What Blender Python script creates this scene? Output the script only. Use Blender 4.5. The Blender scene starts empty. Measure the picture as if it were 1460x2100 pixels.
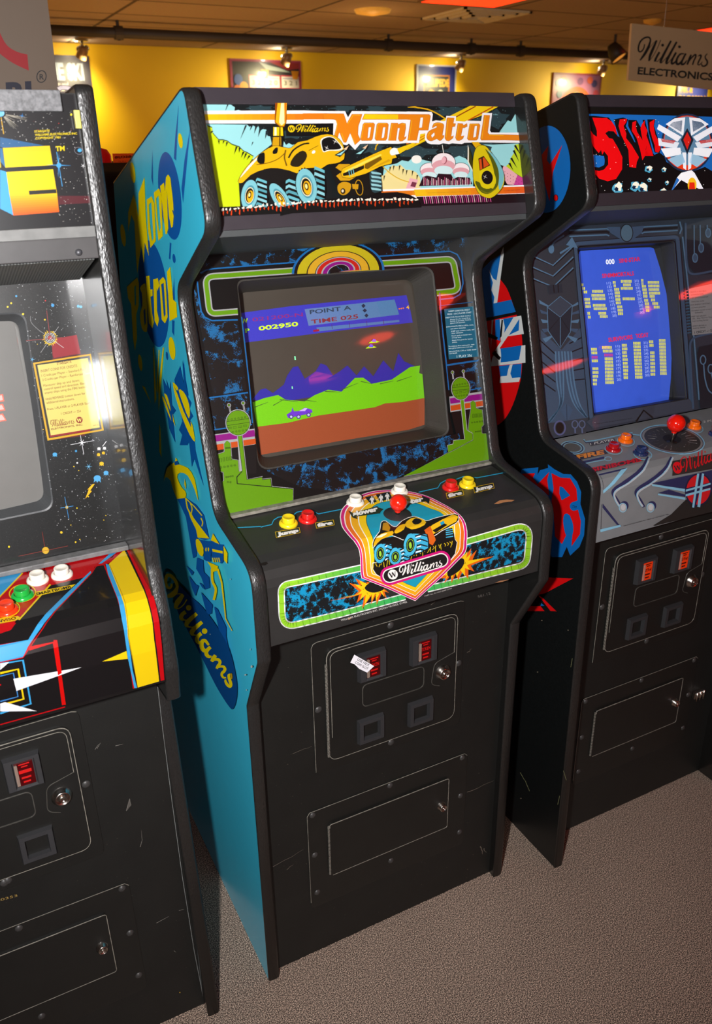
import bpy, bmesh, math, random
from mathutils import Vector, Matrix
from mathutils.geometry import tessellate_polygon
random.seed(7)
SC = bpy.context.scene
COL = SC.collection
V3 = Vector

# ------------------------------------------------------------------ camera
F_PX = 1710.9578
CAM = V3((-0.40636793, -1.2533368, 1.71209671))
YAW, PITCH, ROLL = -0.47453542, -0.41059181, 0.01481704
_R = (Matrix.Rotation(YAW, 3, 'Z') @ Matrix.Rotation(PITCH, 3, 'X') @ Matrix.Rotation(ROLL, 3, 'Y'))
cam_d = bpy.data.cameras.new('camera'); cam_o = bpy.data.objects.new('camera', cam_d); COL.objects.link(cam_o)
cam_d.sensor_fit = 'VERTICAL'; cam_d.sensor_height = 36.0; cam_d.lens = 36.0 * F_PX / 2100.0
cam_d.clip_start = 0.02; cam_d.clip_end = 100
m4 = (_R @ Matrix.Rotation(math.pi / 2, 3, 'X')).to_4x4(); m4.translation = CAM; cam_o.matrix_world = m4
SC.camera = cam_o
cam_d.dof.use_dof = True
cam_d.dof.focus_distance = 1.75
cam_d.dof.aperture_fstop = 5.6

def ray(px, py):
    return _R @ V3(((px - 730.0) / F_PX, 1.0, -(py - 1050.0) / F_PX))
def hit(px, py, p0, n):
    d = ray(px, py); t = (V3(p0) - CAM).dot(V3(n)) / d.dot(V3(n)); return CAM + d * t

# ------------------------------------------------------------------ view, world, lights
vs = SC.view_settings
SC.display_settings.display_device = 'sRGB'
vs.view_transform = 'Standard'; vs.look = 'None'; vs.gamma = 1.0; vs.use_curve_mapping = False
vs.exposure = 0.0
W = bpy.data.worlds.new('world'); SC.world = W; W.use_nodes = True
W.node_tree.nodes['Background'].inputs[0].default_value = (1.0, 0.50, 0.30, 1)
W.node_tree.nodes['Background'].inputs[1].default_value = 0.03

def aim(o, tgt):
    o.rotation_euler = (V3(tgt) - o.location).to_track_quat('-Z', 'Y').to_euler()
def lamp(name, kind, loc, tgt, energy, color, size=0.1, spot=None, blend=0.5):
    d = bpy.data.lights.new(name, kind); o = bpy.data.objects.new(name, d); COL.objects.link(o)
    o.location = loc; d.energy = energy; d.color = color
    if kind == 'AREA': d.shape = 'DISK'; d.size = size
    elif kind in ('SPOT', 'POINT'): d.shadow_soft_size = size
    if kind == 'SPOT': d.spot_size = math.radians(spot); d.spot_blend = blend
    if tgt is not None: aim(o, tgt)
    return o
# the photographer's flash, 24 cm to the left of the lens
FL = V3((-0.64, -1.25, 1.77))
FDIR = ray(760, 900).normalized()
lamp('camera_flash', 'SPOT', FL, FL + FDIR * 2, 182.0, (1.0, 0.99, 0.985), 0.032, spot=110, blend=0.9)
SPOTS = [(-1.9, 7.0), (1.28, 7.0), (3.17, 7.0), (5.15, 7.0), (7.1, 7.0), (9.0, 7.0)]
for sx, sy in SPOTS:
    lamp('wall_spot', 'SPOT', (sx + 0.02, sy - 0.06, 2.43), (sx - 0.35, 7.35, 1.9), 50.0, (1.0, 0.86, 0.46), 0.03, spot=150, blend=1.0)
    lamp('wall_spot_up', 'POINT', (sx - 0.03, sy + 0.13, 2.545), None, 2.2, (1.0, 0.85, 0.62), 0.02)
REDS = [(2.72, -3.3), (2.62, -5.4), (5.95, -3.6), (6.1, -5.9), (3.22, 4.0), (6.2, 4.42), (-0.6, -3.3)]
for rx, ry in REDS:
    o = lamp('red_panel_light', 'AREA', (rx, ry, 2.585), (rx, ry, 0), 8.5, (1.0, 0.05, 0.02), 0.5)
for dx, dy in [(2.85, 4.7), (-0.4, 4.6)]:  # one at the round ceiling light, the other added as warm fill
    lamp('warm_downlight_fill', 'POINT', (dx, dy, 2.3), None, 2.2, (1.0, 0.55, 0.20), 0.1)
for ux in (-1.5, 1.5, 4.5, 7.5):  # unseen upward lamps added behind the cabinets to brighten the ceiling
    for uy in (3.0, 5.4): lamp('ceiling_warm_fill', 'AREA', (ux, uy, 1.0), (ux, uy, 3.0), 14.0 if ux < 2 else 2.6, (1.0, 0.50, 0.14), 1.2)

# ------------------------------------------------------------------ colours and materials
def lin(c):
    return tuple(((v / 255.0) / 12.92 if v <= 10.3 else ((v / 255.0 + 0.055) / 1.055) ** 2.4) for v in c)
MATS = {}
def nodes_of(m):
    m.use_nodes = True; nt = m.node_tree; return nt, nt.nodes, nt.links, nt.nodes['Principled BSDF']
def mat(key, rgb, rough=0.5, coat=0.0, emis=0.0, metal=0.0, spec=0.5, var=0.06, vscale=40.0, bump=0.0, bscale=200.0, coat_rough=0.03, trans=0.0, alpha=1.0, speck=None, ergb=None, marble=None):
    """procedural material: base colour with a little noise, optional bump, optional light specks (dust, wear)"""
    k = (key, tuple(rgb), rough, coat, emis, speck, marble)
    if k in MATS: return MATS[k]
    m = bpy.data.materials.new(key); nt, N, L, P = nodes_of(m)
    c = lin(rgb)
    tc = N.new('ShaderNodeTexCoord')
    if var > 0:
        nz = N.new('ShaderNodeTexNoise'); nz.inputs['Scale'].default_value = vscale; nz.inputs['Detail'].default_value = 4
        L.new(tc.outputs['Object'], nz.inputs['Vector'])
        rp = N.new('ShaderNodeMapRange'); rp.inputs[1].default_value = 0.25; rp.inputs[2].default_value = 0.75
        rp.inputs[3].default_value = 1 - var; rp.inputs[4].default_value = 1 + var
        L.new(nz.outputs['Fac'], rp.inputs[0])
        vm = N.new('ShaderNodeVectorMath'); vm.operation = 'SCALE'; vm.inputs[0].default_value = c
        L.new(rp.outputs[0], vm.inputs['Scale']); src = vm.outputs[0]
    else:
        rg = N.new('ShaderNodeRGB'); rg.outputs[0].default_value = (*c, 1); src = rg.outputs[0]
    if speck:
        sc_, thr, srgb = speck
        n2 = N.new('ShaderNodeTexNoise'); n2.inputs['Scale'].default_value = sc_; n2.inputs['Detail'].default_value = 2
        L.new(tc.outputs['Object'], n2.inputs['Vector'])
        mr = N.new('ShaderNodeMapRange'); mr.inputs[1].default_value = thr; mr.inputs[2].default_value = thr + 0.05
        L.new(n2.outputs['Fac'], mr.inputs[0])
        mx = N.new('ShaderNodeMix'); mx.data_type = 'RGBA'; L.new(mr.outputs[0], mx.inputs[0]); L.new(src, mx.inputs[6]); mx.inputs[7].default_value = (*lin(srgb), 1)
        src = mx.outputs[2]
    if marble:
        sc_, thr, srgb = marble
        na = N.new('ShaderNodeTexNoise'); na.inputs['Scale'].default_value = sc_; na.inputs['Detail'].default_value = 5; na.inputs['Roughness'].default_value = 0.65; na.inputs['Distortion'].default_value = 0.6
        L.new(tc.outputs['Object'], na.inputs['Vector'])
        vo = N.new('ShaderNodeTexVoronoi'); vo.feature = 'DISTANCE_TO_EDGE'; vo.inputs['Scale'].default_value = sc_ * 1.3; L.new(tc.outputs['Object'], vo.inputs['Vector'])
        nb = N.new('ShaderNodeTexNoise'); nb.inputs['Scale'].default_value = 650; L.new(tc.outputs['Object'], nb.inputs['Vector'])
        m1 = N.new('ShaderNodeMath'); m1.operation = 'MULTIPLY_ADD'; m1.inputs[1].default_value = -0.55; L.new(vo.outputs['Distance'], m1.inputs[0]); L.new(na.outputs['Fac'], m1.inputs[2])
        m2 = N.new('ShaderNodeMath'); m2.operation = 'MULTIPLY_ADD'; m2.inputs[1].default_value = 0.5; L.new(nb.outputs['Fac'], m2.inputs[0]); L.new(m1.outputs[0], m2.inputs[2])
        mr = N.new('ShaderNodeMapRange'); mr.inputs[1].default_value = thr; mr.inputs[2].default_value = thr + 0.05; L.new(m2.outputs[0], mr.inputs[0])
        mx = N.new('ShaderNodeMix'); mx.data_type = 'RGBA'; L.new(mr.outputs[0], mx.inputs[0]); L.new(src, mx.inputs[6]); mx.inputs[7].default_value = (*lin(srgb), 1)
        src = mx.outputs[2]
    L.new(src, P.inputs['Base Color'])
    P.inputs['Roughness'].default_value = rough; P.inputs['Metallic'].default_value = metal
    P.inputs['Specular IOR Level'].default_value = spec
    P.inputs['Coat Weight'].default_value = coat; P.inputs['Coat Roughness'].default_value = coat_rough
    if emis > 0:
        if ergb is None: L.new(src, P.inputs['Emission Color'])
        else: P.inputs['Emission Color'].default_value = (*lin(ergb), 1)
        P.inputs['Emission Strength'].default_value = emis
    if trans > 0: P.inputs['Transmission Weight'].default_value = trans
    if alpha < 1: P.inputs['Alpha'].default_value = alpha
    if bump > 0:
        bn = N.new('ShaderNodeTexNoise'); bn.inputs['Scale'].default_value = bscale; bn.inputs['Detail'].default_value = 3
        L.new(tc.outputs['Object'], bn.inputs['Vector'])
        b = N.new('ShaderNodeBump'); b.inputs['Strength'].default_value = bump; b.inputs['Distance'].default_value = 0.002
        L.new(bn.outputs['Fac'], b.inputs['Height']); L.new(b.outputs[0], P.inputs['Normal'])
    MATS[k] = m; return m

def leather(key, rgb):
    """grained vinyl edge moulding"""
    m = mat(key, rgb, rough=0.34, spec=0.55, var=0.25, vscale=300)
    nt, N, L, P = nodes_of(m); tc = N.new('ShaderNodeTexCoord')
    mp = N.new('ShaderNodeMapping'); mp.inputs['Scale'].default_value = (1, 1, 0.35); mp.inputs['Rotation'].default_value = (0.5, 0.6, 0.3); L.new(tc.outputs['Object'], mp.inputs[0])
    v = N.new('ShaderNodeTexVoronoi'); v.feature = 'DISTANCE_TO_EDGE'; v.inputs['Scale'].default_value = 260; L.new(mp.outputs[0], v.inputs['Vector'])
    n = N.new('ShaderNodeTexNoise'); n.inputs['Scale'].default_value = 500; L.new(mp.outputs[0], n.inputs['Vector'])
    a = N.new('ShaderNodeMath'); a.operation = 'MULTIPLY_ADD'; L.new(n.outputs['Fac'], a.inputs[0]); a.inputs[1].default_value = 0.5; L.new(v.outputs['Distance'], a.inputs[2])
    b = N.new('ShaderNodeBump'); b.inputs['Strength'].default_value = 0.55; b.inputs['Distance'].default_value = 0.0012
    L.new(a.outputs[0], b.inputs['Height']); L.new(b.outputs[0], P.inputs['Normal'])
    return m

M_MOLD = leather('grained_moulding', (36, 35, 34))
M_BLACKVINYL = mat('black_vinyl', (21, 21, 20), rough=0.30, spec=0.5, coat=0.7, coat_rough=0.06, var=0.15, speck=(320, 0.73, (62, 62, 60)))
M_BLACKPAINT = mat('black_painted_wood', (23, 23, 21), rough=0.5, spec=0.4, var=0.14, vscale=14, bump=0.15, bscale=500, speck=(260, 0.735, (70, 66, 58)))
M_METALBLACK = mat('black_powder_coat', (23, 23, 21), rough=0.42, spec=0.5, var=0.12, vscale=25, bump=0.12, bscale=900)
M_RAWEDGE = mat('worn_edge_metal', (125, 120, 110), rough=0.4, var=0.35, vscale=120)
M_DARKPLASTIC = mat('dark_grained_plastic', (46, 46, 46), rough=0.5, var=0.2, vscale=600, bump=0.3, bscale=900)
M_RETAINER = mat('marquee_retainer_metal', (48, 41, 47), rough=0.55, var=0.08)
M_SPEAKER = mat('speaker_panel_grey', (62, 65, 66), rough=0.6, var=0.1, vscale=500, bump=0.25, bscale=1200)
M_CHROME = mat('chrome', (205, 198, 190), rough=0.22, metal=1.0, var=0.05)
M_SCREW = mat('dull_screw', (88, 88, 92), rough=0.45, metal=0.5, var=0.25, vscale=300)
M_PLEXI = None

# ------------------------------------------------------------------ mesh helpers
def link(name, me, m=None, parent=None, kind=None):
    o = bpy.data.objects.new(name, me); COL.objects.link(o)
    if m is not None:
        for x in (m if isinstance(m, (list, tuple)) else [m]): me.materials.append(x)
    if parent is not None: o.parent = parent
    if kind: o['kind'] = kind
    return o
def thing(name, label, cat, group=None, loc=(0, 0, 0)):
    o = bpy.data.objects.new(name, None); COL.objects.link(o); o.location = loc; o.empty_display_size = 0.1
    o['label'] = label; o['category'] = cat
    if group: o['group'] = group
    return o
def tag(o, label, cat, group=None):
    o['label'] = label; o['category'] = cat
    if group: o['group'] = group
    return o
def bm_obj(name, bm, m, parent=None, kind=None, smooth=False, T=None):
    if T is not None: bmesh.ops.transform(bm, matrix=T, verts=bm.verts)
    me = bpy.data.meshes.new(name); bm.to_mesh(me); bm.free()
    if smooth:
        for p in me.polygons: p.use_smooth = True
    return link(name, me, m, parent, kind)
def add_box(bm, x0, x1, y0, y1, z0, z1, mi=0):
    r = bmesh.ops.create_cube(bm, size=1.0)
    for v in r['verts']:
        v.co = V3(((x0 + x1) / 2 + v.co.x * (x1 - x0), (y0 + y1) / 2 + v.co.y * (y1 - y0), (z0 + z1) / 2 + v.co.z * (z1 - z0)))
    for f in {f for v in r['verts'] for f in v.link_faces}: f.material_index = mi
    return r['verts']
def box(name, x0, x1, y0, y1, z0, z1, m, parent=None, bev=0.0, kind=None, T=None):
    bm = bmesh.new(); add_box(bm, x0, x1, y0, y1, z0, z1)
    if bev > 0: bmesh.ops.bevel(bm, geom=list(bm.edges), offset=bev, segments=2, profile=0.6, affect='EDGES')
    return bm_obj(name, bm, m, parent, kind, T=T)
def fillet(pts, radii, seg=7, closed=True):
    out = []; n = len(pts)
    for i in range(n):
        p = V3((*pts[i], 0)); r = radii[i] if isinstance(radii, (list, tuple)) else radii
        if r <= 0 or (not closed and i in (0, n - 1)): out.append((p.x, p.y)); continue
        a = V3((*pts[i - 1], 0)) - p; b = V3((*pts[(i + 1) % n], 0)) - p
        la, lb = a.length, b.length; a.normalize(); b.normalize()
        ang = a.angle(b); t = min(r / math.tan(ang / 2), la * 0.48, lb * 0.48); 
        p0 = p + a * t; p1 = p + b * t
        for k in range(seg + 1):
            s = k / seg; q = p0 * (1 - s) ** 2 + p * 2 * s * (1 - s) + p1 * s * s; out.append((q.x, q.y))
    return out
def prism_x(name, prof, x0, x1, m, parent=None, mi_left=0, bevel=0.0):
    """closed (y,z) outline extruded along x; material slot mi_left on the face looking to -x"""
    bm = bmesh.new(); a = [bm.verts.new((x0, y, z)) for y, z in prof]; b = [bm.verts.new((x1, y, z)) for y, z in prof]; n = len(prof)
    f1 = bm.faces.new(a); f2 = bm.faces.new(b[::-1])
    for i in range(n): bm.faces.new((a[i], b[i], b[(i + 1) % n], a[(i + 1) % n]))
    bmesh.ops.recalc_face_normals(bm, faces=bm.faces)
    for f in bm.faces:
        if f.normal.x < -0.9: f.material_index = mi_left
    return bm_obj(name, bm, m, parent)
def prism_y(name, outline, y0, y1, m, parent=None, T=None, bev=0.0, holes=None, smooth=False):
    """closed (x,z) outline extruded along y from y0 (front) to y1; optional holes"""
    bm = bmesh.new(); loops = [outline] + (holes or [])
    vl = [[V3((x, 0, z)) for x, z in lp] for lp in loops]
    flat = [p for lp in loops for p in lp]
    tris = tessellate_polygon([[V3((x, z, 0)) for x, z in lp] for lp in loops])
    fa = [bm.verts.new((x, y0, z)) for x, z in flat]; fb = [bm.verts.new((x, y1, z)) for x, z in flat]
    for t in tris:
        try: bm.faces.new([fa[i] for i in t]); bm.faces.new([fb[i] for i in reversed(t)])
        except ValueError: pass
    k = 0
    for lp in loops:
        n = len(lp)
        for i in range(n): bm.faces.new((fa[k + i], fa[k + (i + 1) % n], fb[k + (i + 1) % n], fb[k + i]))
        k += n
    bmesh.ops.dissolve_limit(bm, angle_limit=0.002, verts=bm.verts, edges=bm.edges)
    bmesh.ops.recalc_face_normals(bm, faces=bm.faces)
    if bev > 0:
        es = [e for e in bm.edges if all(abs(v.co.y - y0) < 1e-6 for v in e.verts) and len(e.link_faces) == 2 and abs(e.link_faces[0].normal.dot(e.link_faces[1].normal)) < 0.5]
        bmesh.ops.bevel(bm, geom=es, offset=bev, segments=2, profile=0.6, affect='EDGES')
    return bm_obj(name, bm, m, parent, T=T, smooth=False)
def rrect(x0, x1, z0, z1, r, seg=6):
    return fillet([(x0, z0), (x1, z0), (x1, z1), (x0, z1)], r, seg)
def lathe(name, prof, m, parent=None, T=None, seg=32, mi=None):
    """(r, h) outline turned about local z"""
    bm = bmesh.new(); rings = []
    for r, h in prof:
        if r < 1e-6: rings.append([bm.verts.new((0, 0, h))])
        else: rings.append([bm.verts.new((r * math.cos(2 * math.pi * k / seg), r * math.sin(2 * math.pi * k / seg), h)) for k in range(seg)])
    for q, (a, b) in enumerate(zip(rings, rings[1:])):
        for k in range(seg):
            k2 = (k + 1) % seg
            if len(a) == 1: f = bm.faces.new((a[0], b[k], b[k2]))
            elif len(b) == 1: f = bm.faces.new((a[k], b[0], a[k2]))
            else: f = bm.faces.new((a[k], b[k], b[k2], a[k2]))
            f.smooth = True
            if mi: f.material_index = mi[q]
    bmesh.ops.recalc_face_normals(bm, faces=bm.faces)
    me = bpy.data.meshes.new(name)
    if T is not None: bmesh.ops.transform(bm, matrix=T, verts=bm.verts)
    bm.to_mesh(me); bm.free(); return link(name, me, m, parent)
def tube(bm, a, b, r, seg=16):
    a, b = V3(a), V3(b); d = (b - a); q = d.to_track_quat('Z', 'Y').to_matrix().to_4x4(); q.translation = (a + b) / 2
    bmesh.ops.create_cone(bm, cap_ends=True, segments=seg, radius1=r, radius2=r, depth=d.length, matrix=q)
def sphere_cap_T(p, n):
    q = V3(n).normalized().to_track_quat('Z', 'Y').to_matrix().to_4x4(); q.translation = V3(p); return q

# ------------------------------------------------------------------ surfaces: everything flat or folded that carries print
class Surf:
    """a (y,z) polyline extruded along x. u = x, v = length along the polyline measured from its first point"""
    def __init__(s, pts):
        s.p = [V3((0, y, z)) for y, z in pts]; s.L = [0.0]
        for a, b in zip(s.p, s.p[1:]): s.L.append(s.L[-1] + (b - a).length)
        s.n = []
        for a, b in zip(s.p, s.p[1:]):
            t = (b - a).normalized(); nn = V3((0, -t.z, t.y)) 
            if nn.y > 0 or (abs(nn.y) < 0.3 and nn.z < 0): nn = -nn
            s.n.append(nn)
        s.breaks = s.L[1:-1]
    def uv(s, px, py):
        best = None
        for i in range(len(s.n)):
            q = hit(px, py, s.p[i], s.n[i]); t = s.p[i + 1] - s.p[i]; v = (V3((0, q.y, q.z)) - s.p[i]).dot(t) / t.length; w = v / t.length
            lo = -1e9 if i == 0 else 0.0; hi = 1e9 if i == len(s.n) - 1 else 1.0
            if lo <= w <= hi: return (q.x, s.L[i] + v)
            e = min(abs(w - lo), abs(w - hi))
            if best is None or e < best[0]: best = (e, (q.x, s.L[i] + min(max(v, 0), t.length)))
        return best[1]
    def xyz(s, u, v, off):
        i = 0
        while i < len(s.n) - 1 and v > s.L[i + 1] + 1e-9: i += 1
        t = (s.p[i + 1] - s.p[i]).normalized(); q = s.p[i] + t * (v - s.L[i])
        n = s.n[i]
        if i > 0 and abs(v - s.L[i]) < 1e-6: n = (s.n[i] + s.n[i - 1]).normalized()
        if i < len(s.n) - 1 and abs(v - s.L[i + 1]) < 1e-6: n = (s.n[i] + s.n[i + 1]).normalized()
        return V3((u, q.y, q.z)) + n * off
class SideSurf:
    """plane x = const seen from the left; u = y, v = z"""
    breaks = []
    def __init__(s, x): s.x = x
    def uv(s, px, py): q = hit(px, py, (s.x, 0, 0), (1, 0, 0)); return (q.y, q.z)
    def xyz(s, u, v, off): return V3((s.x - off, u, v))
class WallSurf:
    breaks = []
    def __init__(s, y): s.y = y
    def uv(s, px, py): q = hit(px, py, (0, s.y, 0), (0, 1, 0)); return (q.x, q.z)
    def xyz(s, u, v, off): return V3((u, s.y - off, v))

def spl(pts, closed=False, n=6):
    """smooth curve through the points"""
    out = []; m = len(pts); rng = range(m if closed else m - 1)
    for i in rng:
        if closed: p0, p1, p2, p3 = pts[(i - 1) % m], pts[i], pts[(i + 1) % m], pts[(i + 2) % m]
        else: p0, p1, p2, p3 = pts[max(i - 1, 0)], pts[i], pts[i + 1], pts[min(i + 2, m - 1)]
        for k in range(n):
            t = k / n; t2 = t * t; t3 = t2 * t
            out.append(tuple(0.5 * (2 * p1[j] + (p2[j] - p0[j]) * t + (2 * p0[j] - 5 * p1[j] + 4 * p2[j] - p3[j]) * t2 + (3 * p1[j] - p0[j] - 3 * p2[j] + p3[j]) * t3) for j in range(2)))
    if not closed: out.append(tuple(pts[-1]))
    return out
def ribbon(pts, w0, w1=None, mid=None):
    """outline of a brush stroke of varying width"""
    n = len(pts); L = []; R = []
    for i in range(n):
        a = pts[max(i - 1, 0)]; b = pts[min(i + 1, n - 1)]; dx, dy = b[0] - a[0], b[1] - a[1]; l = math.hypot(dx, dy) or 1
        t = i / (n - 1)
        w = w0 if w1 is None else w0 + (w1 - w0) * t
        if mid is not None: w = w + (mid - w) * math.sin(math.pi * t)
        w *= 0.5
        L.append((pts[i][0] - dy / l * w, pts[i][1] + dx / l * w)); R.append((pts[i][0] + dy / l * w, pts[i][1] - dx / l * w))
    return L + R[::-1]
def ell(cx, cy, rx, ry, ang=0.0, n=28):
    c, s = math.cos(math.radians(ang)), math.sin(math.radians(ang))
    return [(cx + rx * math.cos(t) * c - ry * math.sin(t) * s, cy + rx * math.cos(t) * s + ry * math.sin(t) * c) for t in (2 * math.pi * k / n for k in range(n))]
def star(cx, cy, r1, r2, n, rot=0.0, jit=0.0):
    out = []
    for k in range(2 * n):
        r = (r1 if k % 2 == 0 else r2) * (1 + random.uniform(-jit, jit)); t = rot + math.pi * k / n
        out.append((cx + r * math.cos(t), cy + r * math.sin(t)))
    return out

def zm(x0, y0, sc):
    """reader for coordinates taken from an enlarged crop of the photograph"""
    return lambda *pts: [(x0 + p[0] / sc, y0 + p[1] / sc) for p in pts]
def mixc(a, b, t): return tuple(a[i] + (b[i] - a[i]) * t for i in range(3))
def lerp_loop(A, B, t): return [(a[0] + (b[0] - a[0]) * t, a[1] + (b[1] - a[1]) * t) for a, b in zip(A, B)]
def capsule(p, q, r, n=10):
    a = math.atan2(q[1] - p[1], q[0] - p[0]); out = []
    for k in range(n + 1): t = a - math.pi / 2 + math.pi * k / n; out.append((q[0] + r * math.cos(t), q[1] + r * math.sin(t)))
    for k in range(n + 1): t = a + math.pi / 2 + math.pi * k / n; out.append((p[0] + r * math.cos(t), p[1] + r * math.sin(t)))
    return out
_WS = [  # the maker's cursive wordmark: strokes (points, start width, end width, middle width)
    ([(112, 175), (106, 222), (84, 258), (58, 262), (44, 225), (56, 155), (98, 108), (150, 97), (174, 130), (162, 205), (122, 290), (76, 362)], 9, 9, 15),
    ([(172, 140), (160, 205), (122, 290), (76, 362)], 8, 12, 24), ([(78, 360), (150, 250), (215, 160), (246, 132)], 5, 5, 4),
    ([(246, 132), (212, 230), (186, 310), (178, 372)], 14, 12, 24), ([(180, 370), (222, 310), (262, 220), (284, 150), (292, 128)], 5, 7, 5),
    ([(290, 268), (262, 325), (248, 372), (256, 388), (280, 372)], 18, 7, 20), ([(280, 372), (340, 290), (398, 160)], 6, 7, 5),
    ([(410, 138), (355, 262), (318, 352), (314, 388), (334, 380)], 16, 7, 22), ([(334, 380), (400, 300), (462, 170)], 6, 7, 5),
    ([(476, 150), (420, 272), (384, 360), (380, 398), (402, 388)], 16, 7, 22), ([(402, 388), (432, 350), (462, 300)], 6, 6, 6),
    ([(480, 272), (452, 332), (438, 382), (446, 402), (472, 388), (496, 350)], 18, 6, 18),
    ([(572, 288), (530, 292), (500, 335), (494, 385), (508, 408), (535, 396), (566, 350), (584, 300)], 10, 10, 20),
    ([(592, 284), (566, 345), (552, 392), (562, 412), (588, 398), (612, 362)], 16, 6, 18),
    ([(654, 298), (636, 355), (618, 414)], 14, 12, 20), ([(622, 400), (655, 345), (690, 304), (708, 302), (706, 330), (690, 372), (680, 416)], 6, 12, 14),
    ([(684, 402), (716, 348), (748, 308), (768, 306), (764, 336), (744, 385), (742, 412), (762, 414), (790, 380)], 6, 6, 14),
    ([(838, 286), (816, 318), (824, 346), (846, 376), (842, 412), (812, 432), (788, 424), (786, 404)], 8, 8, 15)]
def wordmark(art, p0, p1, rgb, h=1.0, bold=1.0, up=None, dots=True, only=None):
    ex = (p1[0] - p0[0], p1[1] - p0[1]); l = math.hypot(*ex); u = up or (ex[1], -ex[0]); lu = math.hypot(*u); u = (u[0] / lu, u[1] / lu)
    def tr(x, y):
        a = (x - 45) / 805.0; b = (362 + 0.092 * (x - 70) - y) / 805.0 * l * h
        return (p0[0] + ex[0] * a + u[0] * b, p0[1] + ex[1] * a + u[1] * b)
    art.z += 1
    for q, (pts, w0, w1, wm) in enumerate(_WS):
        if only and q not in only: continue
        k = l / 805.0 * bold
        art.poly(ribbon([tr(*p) for p in spl(pts, n=4)], w0 * k, w1 * k, wm * k), rgb, z=art.z + 0.12 * q)
    for (x, y) in ((318, 188), (512, 207)):
        c = tr(x, y); r = 13 * l / 805.0 * bold; art.poly(ell(c[0], c[1], r, r, n=10), rgb, z=art.z)
    art.z += 2
def w_badge(art, c, r, disc, ink, rot=0.0, ry=None):
    art.poly(ell(c[0], c[1], r, ry or r, rot), disc)
    a = math.radians(rot); ex = (math.cos(a), math.sin(a)); w = r * 0.62
    P = lambda x, y: (c[0] + ex[0] * x * w - ex[1] * y * w * -1 * 0 + (-ex[1]) * (-y) * w * -1, c[1] + ex[1] * x * w + ex[0] * (-y) * w)
    def P(x, y): return (c[0] + (ex[0] * x + ex[1] * y) * w, c[1] + (ex[1] * x - ex[0] * y) * w)
    art.z += 1; z = art.z
    for a_, b_, k in (((-1, 0.85), (-0.5, -0.85), 0.42), ((-0.5, -0.85), (0.0, 0.75), 0.2), ((0.0, 0.75), (0.5, -0.85), 0.42), ((0.5, -0.85), (1, 0.85), 0.2)):
        art.poly(ribbon([P(*a_), P(*b_)], k * w), ink, z=z)
_GL = {}
def glyphs(txt, bold=0.0, shear=0.0, space=1.0):
    k = (txt, bold, shear, space)
    if k not in _GL:
        c = bpy.data.curves.new('t', 'FONT'); c.body = txt; c.offset = bold; c.shear = shear; c.space_character = space; c.resolution_u = 3; c.fill_mode = 'FRONT'
        o = bpy.data.objects.new('t', c); me = bpy.data.meshes.new_from_object(o)
        vs_ = [(v.co.x, v.co.y) for v in me.vertices]; fs = [tuple(p.vertices) for p in me.polygons]
        bpy.data.objects.remove(o); bpy.data.curves.remove(c); bpy.data.meshes.remove(me)
        _GL[k] = (vs_, fs)
    return _GL[k]

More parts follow.
